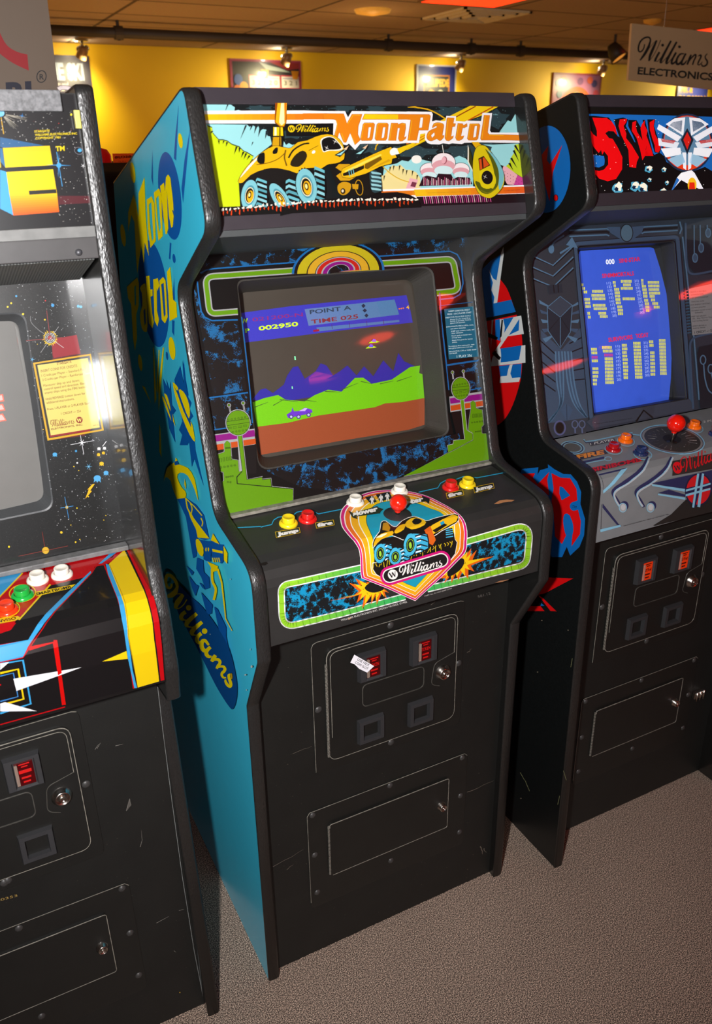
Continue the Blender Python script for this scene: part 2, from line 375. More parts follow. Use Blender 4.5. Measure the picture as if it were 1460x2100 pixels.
class Art:
    """prints built of thin filled shapes laid on a surface, in the order they are added"""
    STEP = 0.00005
    dim = 1.0
    def __init__(s, surf, base=0.0006, **mk):
        s.s = surf; s.items = []; s.z = 0; s.base = base; s.mk = mk
    def up(s): s.z += 1; return s
    def poly(s, pts, rgb, holes=None, px=True, z=None, mk=None):
        s.z += 1 if z is None else 0
        loops = [pts] + (holes or [])
        if px: loops = [[s.s.uv(*p) for p in lp] for lp in loops]
        s.items.append(('P', loops, rgb, s.z if z is None else z, mk)); return s
    def line(s, pts, w, rgb, w1=None, smooth=False, mid=None, z=None):
        if smooth: pts = spl(pts)
        return s.poly(ribbon(pts, w, w1, mid), rgb, z=z)
    def loop(s, pts, w, rgb):
        """closed band of constant width"""
        n = len(pts); A = []; B = []
        for i in range(n):
            a = pts[i - 1]; b = pts[(i + 1) % n]; dx, dy = b[0] - a[0], b[1] - a[1]; l = math.hypot(dx, dy) or 1
            A.append((pts[i][0] - dy / l * w / 2, pts[i][1] + dx / l * w / 2)); B.append((pts[i][0] + dy / l * w / 2, pts[i][1] - dx / l * w / 2))
        s.z += 1
        for i in range(n):
            j = (i + 1) % n; s.items.append(('P', [[s.s.uv(*p) for p in (A[i], A[j], B[j], B[i])]], rgb, s.z, None))
        return s
    def grad(s, q, c0, c1, n=8):
        """quad p0 p1 p2 p3 printed as n even steps of colour from edge p0-p3 to edge p1-p2"""
        s.z += 1
        for k in range(n):
            a, b = k / n, (k + 1) / n; L_ = lambda p, r, t: (p[0] + (r[0] - p[0]) * t, p[1] + (r[1] - p[1]) * t)
            s.poly([L_(q[0], q[1], a), L_(q[0], q[1], b), L_(q[3], q[2], b), L_(q[3], q[2], a)], tuple(round(v) for v in mixc(c0, c1, (k + 0.5) / n)), z=s.z)
        return s
    def dots(s, pts, r, rgb, n=6):
        s.z += 1
        for p in pts: s.poly(ell(p[0], p[1], r, r, n=n), rgb, z=s.z)
        return s
    def text(s, txt, p0, p1, h, rgb, bold=0.0, shear=0.0, space=1.0, up=None, z=None, mirror=False):
        """p0,p1: baseline ends in photo pixels, h: cap height in pixels, up: optional direction of the letters' stems"""
        vs_, fs = glyphs(txt, bold, shear, space)
        if not vs_: return s
        x0 = min(v[0] for v in vs_); x1 = max(v[0] for v in vs_)
        ex = (p1[0] - p0[0], p1[1] - p0[1]); l = math.hypot(*ex)
        u = up or (ex[1], -ex[0]); lu = math.hypot(*u); u = (u[0] / lu, u[1] / lu)
        s.z += 1 if z is None else 0
        pv = []
        for x, y in vs_:
            a = (x - x0) / (x1 - x0); b = y / 0.70 * h
            if mirror: a = 1 - a
            pv.append(s.s.uv(p0[0] + ex[0] * a + u[0] * b, p0[1] + ex[1] * a + u[1] * b))
        s.items.append(('M', (pv, fs), rgb, s.z if z is None else z, None)); return s
    def build(s, name, parent, kind=None):
        bm = bmesh.new(); mats = []; idx = {}
        for typ, data, rgb, z, mk in s.items:
            rgb = tuple(round(v * s.dim) for v in rgb)
            kw = dict(s.mk); kw.update(mk or {})
            m = mat('ink', rgb, **kw)
            if m.name not in idx: idx[m.name] = len(mats); mats.append(m)
            mi = idx[m.name]; b2 = bmesh.new()
            if typ == 'P':
                flat = [p for lp in data for p in lp]; vv = [b2.verts.new((u, v, 0)) for u, v in flat]
                for t in tessellate_polygon([[V3((u, v, 0)) for u, v in lp] for lp in data]):
                    try: b2.faces.new([vv[i] for i in t])
                    except ValueError: pass
            else:
                pv, fs = data; vv = [b2.verts.new((u, v, 0)) for u, v in pv]
                for f in fs:
                    try: b2.faces.new([vv[i] for i in f])
                    except ValueError: pass
            for br in s.s.breaks:
                bmesh.ops.bisect_plane(b2, geom=list(b2.verts) + list(b2.edges) + list(b2.faces), plane_co=(0, br, 0), plane_no=(0, 1, 0), dist=1e-7)
            for br in getattr(s.s, 'ub', []):
                bmesh.ops.bisect_plane(b2, geom=list(b2.verts) + list(b2.edges) + list(b2.faces), plane_co=(br, 0, 0), plane_no=(1, 0, 0), dist=1e-7)
            off = s.base + z * s.STEP
            vm = {v: bm.verts.new(s.s.xyz(v.co.x, v.co.y, off)) for v in b2.verts}
            for f in b2.faces:
                vs2 = [vm[v] for v in f.verts]
                nf = bm.faces.new(vs2); nf.material_index = mi
            b2.free()
        me = bpy.data.meshes.new(name)
        # make every face look away from the carrier
        bm.normal_update()
        for f in bm.faces:
            if f.normal.dot(CAM - f.calc_center_median()) < 0: f.normal_flip()
        bm.to_mesh(me); bm.free()
        return link(name, me, mats, parent, kind)
# ------------------------------------------------------------------ the room
def carpet():
    m = mat('carpet', (112, 97, 86), rough=0.95, spec=0.1, var=0.0)
    nt, N, L, P = nodes_of(m); tc = N.new('ShaderNodeTexCoord')
    n1 = N.new('ShaderNodeTexNoise'); n1.inputs['Scale'].default_value = 430; n1.inputs['Detail'].default_value = 3; L.new(tc.outputs['Object'], n1.inputs['Vector'])
    cr = N.new('ShaderNodeValToRGB'); e = cr.color_ramp.elements
    e[0].position = 0.38; e[0].color = (*lin((60, 52, 48)), 1); e[1].position = 0.64; e[1].color = (*lin((228, 202, 180)), 1)
    k = e.new(0.5); k.color = (*lin((134, 118, 106)), 1)
    L.new(n1.outputs['Fac'], cr.inputs[0])
    n2 = N.new('ShaderNodeTexNoise'); n2.inputs['Scale'].default_value = 3.0; n2.inputs['Detail'].default_value = 4; L.new(tc.outputs['Object'], n2.inputs['Vector'])
    mr = N.new('ShaderNodeMapRange'); mr.inputs[3].default_value = 0.85; mr.inputs[4].default_value = 1.15; L.new(n2.outputs['Fac'], mr.inputs[0])
    vm = N.new('ShaderNodeVectorMath'); vm.operation = 'SCALE'; L.new(cr.outputs[0], vm.inputs[0]); L.new(mr.outputs[0], vm.inputs['Scale']); L.new(vm.outputs[0], P.inputs['Base Color'])
    b = N.new('ShaderNodeBump'); b.inputs['Strength'].default_value = 0.8; b.inputs['Distance'].default_value = 0.003; L.new(n1.outputs['Fac'], b.inputs['Height']); L.new(b.outputs[0], P.inputs['Normal'])
    return m
box('floor', -7, 12, -8, 7.35, -0.05, 0.0, carpet(), kind='structure')
def ceiling_mat():
    m = mat('ceiling_tile', (150, 128, 104), rough=0.9, var=0.0)
    nt, N, L, P = nodes_of(m); tc = N.new('ShaderNodeTexCoord')
    br = N.new('ShaderNodeTexBrick'); br.offset = 0; br.inputs['Scale'].default_value = 1.0; br.inputs['Brick Width'].default_value = 1.22; br.inputs['Row Height'].default_value = 0.61
    br.inputs['Mortar Size'].default_value = 0.014; br.inputs['Color1'].default_value = (*lin((176, 150, 120)), 1); br.inputs['Color2'].default_value = (*lin((168, 144, 114)), 1); br.inputs['Mortar'].default_value = (*lin((84, 66, 40)), 1)
    L.new(tc.outputs['Object'], br.inputs['Vector'])
    n = N.new('ShaderNodeTexNoise'); n.inputs['Scale'].default_value = 60; L.new(tc.outputs['Object'], n.inputs['Vector'])
    mx = N.new('ShaderNodeMix'); mx.data_type = 'RGBA'; mx.blend_type = 'MULTIPLY'; mx.inputs[0].default_value = 0.35; L.new(br.outputs['Color'], mx.inputs[6]); L.new(n.outputs['Color'], mx.inputs[7])
    L.new(mx.outputs[2], P.inputs['Base Color']); return m
box('ceiling', -7, 12, -8, 7.35, 2.6, 2.66, ceiling_mat(), kind='structure')
box('wall_back', -7, 12, 7.35, 7.45, 0, 2.6, mat('yellow_wall_paint', (226, 182, 0), rough=0.6, var=0.03, vscale=3), kind='structure')
# glowing framed panel added behind the camera to make glare on the left bezel
wn = box('glare_panel_1', -1.70, -1.36, -7.95, -7.90, 1.22, 1.86, mat('glare_panel_glow', (240, 244, 250), rough=0.5, var=0.0, emis=130.0), kind='structure')
fw = bmesh.new(); add_box(fw, -1.76, -1.70, -7.96, -7.86, 1.16, 1.92); add_box(fw, -1.36, -1.30, -7.96, -7.86, 1.16, 1.92); add_box(fw, -1.70, -1.36, -7.96, -7.86, 1.16, 1.22); add_box(fw, -1.70, -1.36, -7.96, -7.86, 1.86, 1.92)
bm_obj('glare_panel_frame', fw, mat('glare_frame_paint', (90, 80, 70), rough=0.5), wn)
# ------------------------------------------------------------------ things around the room
M_PIPE = mat('painted_steel_pipe', (50, 44, 36), rough=0.6, var=0.2, vscale=4)
pp = bmesh.new(); 
pipe_pts = [(-4, 5.82, 2.52), (11, 5.80, 2.52)]
tube(pp, pipe_pts[0], pipe_pts[1], 0.035, 20)
pipe = bm_obj('overhead_pipe', pp, M_PIPE, smooth=True); tag(pipe, 'long dark steel pipe running under the ceiling in front of the yellow wall', 'pipe')
for x in (1.31, 3.6, 4.45, 5.0, 6.6):
    b = bmesh.new(); tube(b, (x, 5.81, 2.47), (x, 5.81, 2.6), 0.012, 10); tube(b, (x - 0.03, 5.81, 2.52), (x + 0.03, 5.81, 2.52), 0.047, 16); bm_obj('pipe_hanger', b, M_PIPE, pipe)
M_SPOTBODY = mat('spot_lamp_body', (150, 118, 84), rough=0.4, metal=0.3, var=0.15); M_SPOTCHR = mat('spot_bracket_chrome', (190, 190, 180), rough=0.2, metal=1.0)
SPL = ['small ceiling spotlight on the hidden left stretch of the yellow wall', 'small ceiling spotlight above the poster reading ALPINE SKI', 'small ceiling spotlight above the wide poster with number boxes', 'small ceiling spotlight above the blue MILLIPEDE poster', 'small ceiling spotlight nearest the hanging WILLIAMS sign', 'small ceiling spotlight hidden behind the hanging WILLIAMS sign']
for (x, y), lb in zip(SPOTS, SPL):
    t = thing('ceiling_spotlight', lb, 'spotlight', 'small spotlights along the yellow wall', (x, y, 2.6))
    b = bmesh.new(); bmesh.ops.create_cone(b, cap_ends=True, segments=20, radius1=0.055, radius2=0.055, depth=0.02); bmesh.ops.translate(b, verts=b.verts, vec=(0, 0, -0.01)); bm_obj('ceiling_plate', b, M_SPOTCHR, t)
    b = bmesh.new(); tube(b, (0, 0, -0.02), (0, 0, -0.09), 0.012, 12); bmesh.ops.create_uvsphere(b, u_segments=12, v_segments=8, radius=0.026, matrix=Matrix.Translation((0.03, 0, -0.07))); bmesh.ops.create_uvsphere(b, u_segments=12, v_segments=8, radius=0.026, matrix=Matrix.Translation((-0.03, 0, -0.08))); bm_obj('bracket', b, M_SPOTCHR, t, smooth=True)
    q = sphere_cap_T((0, -0.005, -0.085), V3((-0.25, 0.35, -0.75)))
    bd = lathe('lamp_can', [(0.0001, -0.03), (0.034, -0.03), (0.042, -0.01), (0.046, 0.07), (0.040, 0.07), (0.036, 0.0)], M_SPOTBODY, t, q, 20)
# posters on the yellow wall
WY = 7.35
def poster(label, cat, corners, frame_rgb, build, th=0.02, group='framed posters on the yellow wall', fw=0.02):
    """corners: (x0, x1, z0, z1) on the wall"""
    x0, x1, z0, z1 = corners; s = WallSurf(WY - th)
    t = thing('wall_poster', label, cat, group, ((x0 + x1) / 2, WY, z0))
    fr = box('poster_frame', x0, x1, WY - th, WY, z0, z1, mat('poster_frame', frame_rgb, rough=0.4, coat=0.5), None, 0.002); fr.parent = t; fr.matrix_parent_inverse = Matrix.Translation(t.location).inverted()
    a = Art(s, 0.001, rough=0.4, coat=0.5, coat_rough=0.08, var=0.0); a.STEP = 0.0004
    def R(u, v): return (x0 + (x1 - x0) * u, z0 + (z1 - z0) * v)
    build(a, R); o = a.build('poster_print', t); o.matrix_parent_inverse = Matrix.Translation(t.location).inverted(); return t
def ink(c): return tuple(round(v * 0.72) for v in c)
def P2(a, pts, rgb, R): a.poly([R(*p) for p in pts], ink(rgb), px=False)
def wtext(a, R, txt, u0, u1, v, h, rgb, bold=0.02):
    vs_, fs = glyphs(txt, bold); xa = min(p[0] for p in vs_); xb = max(p[0] for p in vs_); a.z += 1
    a.items.append(('M', ([R(u0 + (u1 - u0) * (p[0] - xa) / (xb - xa), v + p[1] / 0.7 * h) for p in vs_], fs), ink(rgb), a.z, None))
def wp(px, py): q = hit(px, py, (0, WY, 0), (0, 1, 0)); return (q.x, q.z)
def pa(a, R):
    P2(a, [(0.02, 0.02), (0.98, 0.02), (0.98, 0.98), (0.02, 0.98)], (52, 44, 84), R); wtext(a, R, 'ALPINE SKI', 0.06, 0.90, 0.80, 0.13, (196, 214, 250), 0.05); wtext(a, R, 'a downhill, slalom and', 0.10, 0.66, 0.745, 0.03, (226, 220, 230)); wtext(a, R, 'ski jump game', 0.10, 0.60, 0.70, 0.03, (226, 220, 230)); P2(a, [(0.1, 0.1), (0.84, 0.1), (0.84, 0.66), (0.1, 0.66)], (120, 60, 130), R); P2(a, [(0.12, 0.12), (0.82, 0.12), (0.82, 0.64), (0.12, 0.64)], (84, 66, 84), R); P2(a, [(0.3, 0.2), (0.7, 0.25), (0.55, 0.55), (0.4, 0.5)], (206, 200, 214), R)
xr, zt = wp(181, 115); poster('dark blue framed poster lettered ALPINE SKI on the yellow wall', 'poster', (xr - 0.62, xr, zt - 0.95, zt), (40, 36, 60), pa)
def pb(a, R):
    P2(a, [(0.01, 0.01), (0.99, 0.01), (0.99, 0.99), (0.01, 0.99)], (176, 60, 96), R); P2(a, [(0.03, 0.02), (0.97, 0.02), (0.97, 0.97), (0.03, 0.97)], (46, 40, 52), R)
    P2(a, [(0.55, 0.97), (0.97, 0.97), (0.97, 0.90), (0.8, 0.88), (0.7, 0.92)], (170, 50, 50), R); P2(a, [(0.4, 0.97), (0.55, 0.93), (0.7, 0.9), (0.85, 0.85), (0.7, 0.86), (0.5, 0.88)], (180, 196, 190), R)
    for (u0, v0, u1, v1) in ((0.26, 0.66, 0.68, 0.80), (0.71, 0.66, 0.96, 0.80), (0.26, 0.38, 0.68, 0.54), (0.71, 0.38, 0.96, 0.54)):
        P2(a, [(u0 - 0.01, v0 - 0.015), (u1 + 0.01, v0 - 0.015), (u1 + 0.01, v1 + 0.015), (u0 - 0.01, v1 + 0.015)], (200, 50, 80), R); P2(a, [(u0, v0), (u1, v0), (u1, v1), (u0, v1)], (226, 218, 214), R); P2(a, [(u0 + 0.01, v1 - 0.03), (u1 - 0.01, v1 - 0.03), (u1 - 0.01, v1 - 0.02), (u0 + 0.01, v1 - 0.02)], (90, 100, 170), R)
        n = 5 if u1 - u0 > 0.3 else 3
        wtext(a, R, ' '.join('32120'[:n]) , u0 + 0.03, u1 - 0.03, v0 + 0.035, 0.055, (110, 106, 90))
    for (u, v) in ((0.47, 0.83), (0.9, 0.82)): P2(a, [(u - 0.05, v + 0.05), (u + 0.06, v + 0.05), (u + 0.04, v - 0.05), (u - 0.03, v - 0.05)], (236, 150, 20), R)
    for k, (u, v, c) in enumerate(((0.10, 0.75, (60, 90, 170)), (0.08, 0.62, (210, 110, 40)), (0.17, 0.66, (230, 160, 60)), (0.12, 0.5, (226, 120, 30)), (0.2, 0.5, (220, 226, 236)), (0.22, 0.42, (60, 110, 160)), (0.22, 0.40, (210, 90, 50)), (0.1, 0.35, (220, 130, 40)), (0.38, 0.6, (70, 120, 200)), (0.5, 0.6, (90, 140, 210)), (0.3, 0.58, (226, 230, 236)))): a.poly(ell(*R(u, v), 0.045, 0.05, n=12), ink(c), px=False)
x0, z0 = wp(469, 122); x1, z1 = wp(615, 125); poster('wide framed poster of number boxes with a magenta border', 'poster', (x0, x1, z1 - 0.72, z1), (150, 60, 90), pb)
def pc(a, R):
    P2(a, [(0.0, 0.0), (1, 0), (1, 1), (0, 1)], (220, 222, 236), R); P2(a, [(0.03, 0.02), (0.97, 0.02), (0.97, 0.98), (0.03, 0.98)], (34, 44, 130), R); P2(a, [(0.17, 0.1), (0.83, 0.1), (0.83, 0.86), (0.17, 0.86)], (196, 120, 40), R); P2(a, [(0.2, 0.12), (0.8, 0.12), (0.8, 0.84), (0.2, 0.84)], (30, 34, 44), R)
    wtext(a, R, 'MILLIPEDE', 0.17, 0.82, 0.70, 0.10, (206, 160, 50), 0.06); P2(a, [(0.26, 0.15), (0.46, 0.15), (0.46, 0.62), (0.36, 0.66), (0.26, 0.6)], (230, 140, 20), R)
    for u, v, c in ((0.6, 0.6, (150, 150, 130)), (0.7, 0.55, (150, 150, 130)), (0.66, 0.45, (236, 230, 220)), (0.58, 0.38, (226, 200, 190)), (0.3, 0.5, (250, 200, 60)), (0.4, 0.45, (250, 200, 60))): a.poly(ell(*R(u, v), 0.035, 0.04, n=10), ink(c), px=False)
x0, z0 = wp(853, 132); x1, z1 = wp(934, 135); poster('tall framed MILLIPEDE poster with a white and blue border', 'poster', (x0, x1, z1 - 0.68, z1), (214, 214, 226), pc)
def pd(a, R):
    P2(a, [(0.0, 0.0), (1, 0), (1, 1), (0, 1)], (170, 66, 84), R); P2(a, [(0.03, 0.03), (0.97, 0.03), (0.97, 0.97), (0.03, 0.97)], (176, 110, 150), R); a.poly([R(0.5 + 0.42 * math.cos(t), 0.25 + 0.55 * math.sin(t)) for t in (math.pi * k / 24 for k in range(25))], (196, 70, 40), px=False); a.poly([R(0.5 + 0.34 * math.cos(t), 0.25 + 0.46 * math.sin(t)) for t in (math.pi * k / 24 for k in range(25))], (236, 200, 50), px=False)
    for u, v, c in ((0.35, 0.62, (236, 206, 196)), (0.5, 0.66, (226, 206, 180)), (0.42, 0.5, (210, 170, 160)), (0.62, 0.6, (170, 50, 40)), (0.7, 0.48, (240, 210, 60)), (0.3, 0.42, (236, 230, 226)), (0.55, 0.42, (236, 226, 216)), (0.1, 0.85, (60, 90, 160)), (0.2, 0.9, (206, 60, 70)), (0.85, 0.85, (70, 60, 120)), (0.9, 0.7, (200, 70, 90)), (0.14, 0.68, (90, 120, 150)), (0.75, 0.9, (210, 90, 60)), (0.55, 0.88, (120, 70, 120))): a.poly(ell(*R(u, v), 0.045, 0.04, n=10), ink(c), px=False)
x0, z0 = wp(1134, 145); x1, z1 = wp(1232, 152); poster('pink and yellow framed poster with a round arch of figures', 'poster', (x0, x1, z1 - 0.70, z1), (170, 60, 60), pd)
def pe(a, R):
    P2(a, [(0.0, 0.0), (1, 0), (1, 1), (0, 1)], (60, 70, 170), R); wtext(a, R, 'MR. &', 0.10, 0.50, 0.84, 0.08, (240, 170, 20), 0.06); wtext(a, R, 'PAC·MAN', 0.06, 0.94, 0.70, 0.09, (244, 180, 20), 0.06); P2(a, [(0.03, 0.1), (0.97, 0.1), (0.97, 0.6), (0.03, 0.6)], (40, 90, 150), R); P2(a, [(0.2, 0.2), (0.6, 0.2), (0.5, 0.56), (0.3, 0.58)], (226, 130, 70), R)
x0, z0 = wp(1389, 172); x1, z1 = wp(1450, 178); poster('blue framed poster with yellow lettering under the hanging WILLIAMS sign', 'poster', (x0, x1, z1 - 0.75, z1 + 0.06), (90, 96, 120), pe)
def pf(a, R): P2(a, [(0.03, 0.03), (0.97, 0.03), (0.97, 0.97), (0.03, 0.97)], (230, 226, 214), R); P2(a, [(0.2, 0.3), (0.8, 0.3), (0.8, 0.7), (0.2, 0.7)], (190, 150, 110), R)
poster('pale framed poster far along the left of the yellow wall', 'poster', (-2.25, -1.6, 1.35, 2.15), (150, 150, 150), pf)
# hanging signs
def sign(label, y, px_c, rgb, art, wires):
    s = WallSurf(y); pts = [s.uv(*p) for p in px_c]
    t = thing('hanging_sign', label, 'sign', None, (pts[0][0], y, min(p[1] for p in pts)))
    inv = Matrix.Translation(t.location).inverted()
    b = prism_y('sign_board', pts, y, y + 0.012, mat('sign_board', rgb, rough=0.5, var=0.02, vscale=10), None); b.parent = t; b.matrix_parent_inverse = inv
    a = Art(s, 0.0008, rough=0.5, var=0.0); art(a); o = a.build('sign_lettering', b); o.matrix_parent_inverse = Matrix.Identity(4)
    for wx in wires:
        m = bmesh.new(); tube(m, (wx, y + 0.006, max(p[1] for p in pts) - 0.01), (wx, y + 0.006, 2.6), 0.0015, 6); w = bm_obj('hanging_wire', m, M_CHROME, None); w.parent = t; w.matrix_parent_inverse = inv
    return t
def extra(t, y, name, draw):
    a = Art(WallSurf(y), 0.0008, rough=0.5, var=0.0); draw(a); o = a.build(name, t); o.matrix_parent_inverse = Matrix.Translation(t.location).inverted()
z1 = zm(1300, 60, 5.72)
def a1(a): a.text('ELECTRONICS, INC.', z1((38, 525))[0], z1((1260, 628))[0], 14.5, (40, 42, 38), bold=0.03, up=(0.12, -1))
st = sign('white hanging sign lettered WILLIAMS ELECTRONICS above the right cabinet', 2.0, [(1288, 164), (1700, 211), (1722, 94), (1296, 48)], (196, 160, 118), a1, (2.9, 3.9))
extra(st, 2.0, 'script_lettering', lambda a: wordmark(a, z1((38, 362))[0], z1((858, 436))[0], (34, 34, 32), h=1.0, bold=1.3))
def a2(a): a.text('ATARI', (-120, 218), (66, 208), 40, (30, 30, 56), bold=0.05)
st = sign('large white hanging sign with a red curve above the left cabinet', 1.6, [(-420, 260), (128, 245), (92, -40), (-420, -40)], (138, 118, 100), a2, (-0.35, -0.1))
def rmk(a): a.loop(ell(85, 157, 9.5, 12, 8), 2.0, (40, 40, 44)); a.text('R', (81, 163), (90, 163), 11, (40, 40, 44), bold=0.02)
extra(st, 1.6, 'registered_mark', rmk)
extra(st, 1.6, 'red_curve', lambda a: a.poly(spl([(-40, 20), (-14, 92), (18, 124), (59, 145)], n=5) + spl([(56, 112), (30, 104), (8, 84), (-20, 20)], n=5), (190, 26, 36)))
# ceiling fittings
for (x, y), lb in zip(REDS[:6], ('red ceiling light panel behind the photographer, nearer one of the first aisle', 'red ceiling light panel behind the photographer, farther one of the first aisle', 'red ceiling light panel over the next aisle, nearer one', 'red ceiling light panel over the next aisle, farther one', 'red ceiling light panel at the top edge of the photo, centre', 'red ceiling light panel at the top right corner')):
    t = thing('ceiling_light_panel', lb[:200], 'ceiling light', 'red light panels in the ceiling', (x, y, 2.6))
    b = bmesh.new(); add_box(b, -0.31, 0.31, -0.21, 0.21, -0.008, 0.0); bm_obj('panel_frame', b, mat('panel_frame', (120, 90, 60), rough=0.5), t)
    b = bmesh.new(); add_box(b, -0.29, 0.29, -0.19, 0.19, -0.012, -0.008); bm_obj('red_diffuser', b, mat('red_diffuser', (236, 44, 14), rough=0.5, emis=2.6, var=0.08, vscale=12), t)
v = thing('ceiling_vent', 'square ceiling air vent beside the red light panel at top', 'vent', None, (3.64, 4.59, 2.6))
b = bmesh.new()
for k in range(4): s = 0.29 - k * 0.07; add_box(b, -s, s, -s, -s + 0.02, -0.014 - k * 0.003, 0); add_box(b, -s, s, s - 0.02, s, -0.014 - k * 0.003, 0); add_box(b, -s, -s + 0.02, -s, s, -0.014 - k * 0.003, 0); add_box(b, s - 0.02, s, -s, s, -0.014 - k * 0.003, 0)
bm_obj('louvre', b, mat('vent_white', (206, 190, 150), rough=0.5), v)
for (x, y), lb in (((2.82, 4.66), 'round recessed ceiling light left of the vent'), ((5.1, 4.3), 'small pale dome detector on the ceiling beside the hanging WILLIAMS sign')):
    o = lathe('ceiling_dome', [(0.13 if x < 3 else 0.07, 0), (0.12 if x < 3 else 0.065, -0.02), (0.0001, -0.04)], mat('dome_white', (226, 170, 70), rough=0.4, emis=0.25 if x < 3 else 0.0), None, Matrix.Translation((0, 0, 0)), 28); o.location = (x, y, 2.6); tag(o, lb, 'ceiling light' if x < 3 else 'detector')
t = thing('track_spotlight', 'bigger dark spotlight hanging by the pipe left of the hanging WILLIAMS sign', 'spotlight', None, (5.48, 5.1, 2.6))
b = bmesh.new(); tube(b, (0, 0, 0), (0, 0, -0.10), 0.012, 10); bm_obj('stem', b, M_PIPE, t)
lathe('lamp_can', [(0.0001, -0.05), (0.04, -0.05), (0.06, 0.0), (0.075, 0.09), (0.068, 0.09), (0.05, 0.0)], mat('dark_lamp_can', (44, 38, 28), rough=0.5), t, sphere_cap_T((0, 0, -0.12), (0.3, -0.5, -0.8)), 22); lathe('lamp_lens', [(0.066, 0.08), (0.0001, 0.088)], mat('lamp_lens_amber', (250, 170, 70), rough=0.3, emis=0.5), t, sphere_cap_T((0, 0, -0.12), (0.3, -0.5, -0.8)), 22)
# the row of machines behind, seen between the left and middle cabinets
bk = thing('arcade_cabinet', 'dark arcade cabinet seen from behind with orange topper, beyond the gap', 'arcade machine')
BKP = fillet([(1.28, 0), (1.28, 1.66), (1.34, 1.685), (1.9, 1.685), (1.98, 1.3), (1.98, 0)], [0, 0.02, 0.02, 0.03, 0.05, 0], 4)
prism_x('cabinet_body', BKP, -0.62, 0.62, mat('dark_back_board', (30, 24, 22), rough=0.6, var=0.2, vscale=12), bk); box('base_rail', -0.62, 0.62, 1.262, 1.28, 0.30, 0.38, mat('brown_rail', (92, 56, 40), rough=0.4), bk, 0.003)
WS2 = WallSurf(1.36); q0 = WS2.uv(231, 315); q1 = WS2.uv(300, 331); at = Art(WS2, 0.0012, rough=0.4, var=0.0, emis=0.12)
tp = box('topper_panel', q0[0], q0[0] + 0.30, 1.36, 1.366, 1.684, q0[1], mat('orange_translucent_acrylic', (206, 66, 14), rough=0.35, emis=0.30, var=0.06), bk, 0.001)
at.text('Lunar Rescue', (235, 325), (318, 321), 7, (110, 20, 8), mirror=True, bold=0.03); at.text('TAITO CORP.', (240, 333), (312, 330), 3.0, (150, 40, 10), mirror=True); at.build('topper_lettering', tp)
lathe('red_lamp', [(0.03, 0), (0.03, 0.02), (0.02, 0.035), (0.0001, 0.04)], mat('red_lamp_cap', (190, 10, 8), rough=0.3, emis=0.2), bk, Matrix.Translation((WS2.uv(214, 335)[0], 1.40, 1.685)), 16)
# ------------------------------------------------------------------ cabinet builders
T = 0.024
def plane_T(p0, p1):
    """local (x, depth, v) -> world for a panel that runs from p0 to p1 in (y,z)"""
    s = Surf([p0, p1]); t = (s.p[1] - s.p[0]).normalized(); n = s.n[0]
    m = Matrix.Identity(4); m.col[0][:3] = (1, 0, 0); m.col[1][:3] = -n; m.col[2][:3] = t; m.col[3][:3] = s.p[0]
    return m
def slab(name, pts, x0, x1, th, m, parent):
    """folded sheet: (y,z) polyline, thickness th towards the inside of the cabinet"""
    s = Surf(pts); back = []
    for i, p in enumerate(s.p):
        n = s.n[min(i, len(s.n) - 1)] if i in (0,) else (s.n[i - 1] if i == len(s.p) - 1 else (s.n[i] + s.n[i - 1]).normalized())
        q = p - n * th; back.append((q.y, q.z))
    return prism_x(name, list(pts) + back[::-1], x0, x1, m, parent)
def moulding(path, x0, x1, parent, m):
    bm = bmesh.new(); n = len(path); cs = [(x0 - 0.0006, -0.002), (x0 - 0.0006, 0.0008), (x0 + 0.003, 0.0026), ((x0 + x1) / 2, 0.0032), (x1 - 0.003, 0.0026), (x1 + 0.0006, 0.0008), (x1 + 0.0006, -0.002)]
    rows = []
    for i in range(n):
        a = path[max(i - 1, 0)]; b = path[min(i + 1, n - 1)]; dy, dz = b[0] - a[0], b[1] - a[1]; l = math.hypot(dy, dz)
        ny, nz = -dz / l, dy / l
        rows.append([bm.verts.new((x, path[i][0] + ny * h, path[i][1] + nz * h)) for x, h in cs])
    for a, b in zip(rows, rows[1:]):
        for k in range(len(cs) - 1):
            f = bm.faces.new((a[k], b[k], b[k + 1], a[k + 1])); f.smooth = True
    bm.faces.new(rows[0]); bm.faces.new(rows[-1][::-1])
    bmesh.ops.recalc_face_normals(bm, faces=bm.faces)
    return bm_obj('edge_moulding', bm, m, parent)
def side_panels(root, prof, radii, nfront, x0, x1, m_out, m_in):
    """prof: closed (y,z) list, the first nfront points run from the floor up the front to the top rear corner"""
    full = fillet(prof, radii)
    key = prof[nfront - 1]; k = min(range(len(full)), key=lambda i: math.hypot(full[i][0] - key[0], full[i][1] - key[1]))
    path = full[:k + 1]; out = []
    for xa, xb in ((x0, x0 + T), (x1 - T, x1)):
        p = prism_x('side_panel', full, xa, xb, [m_in, m_out if xa == x0 else m_in], root, mi_left=1)
        moulding(path, xa, xb, p, M_MOLD); out.append(p)
    return out
def carriage_bolt(parent, Tm, x, v, r=0.0085, m=None, name='carriage_bolt'):
    T2 = Tm @ Matrix.Translation((x, 0, v)) @ Matrix.Rotation(math.pi / 2, 4, 'X')
    return lathe(name, [(r, 0), (r, 0.001), (r * 0.85, 0.0032), (r * 0.5, 0.0048), (0, 0.0054)], m or M_SCREWB, parent, T2, 20)
M_SCREWB = mat('blackened_bolt', (58, 57, 56), rough=0.42, metal=0.1, var=0.3, vscale=500)
M_SLOTPLASTIC = mat('ribbed_black_plastic', (46, 46, 48), rough=0.45, var=0.2, vscale=900, bump=0.35, bscale=1500)
M_REDLENS = mat('red_lens', (66, 6, 9), rough=0.18, var=0.12, vscale=300, emis=0.08, coat=0.6)
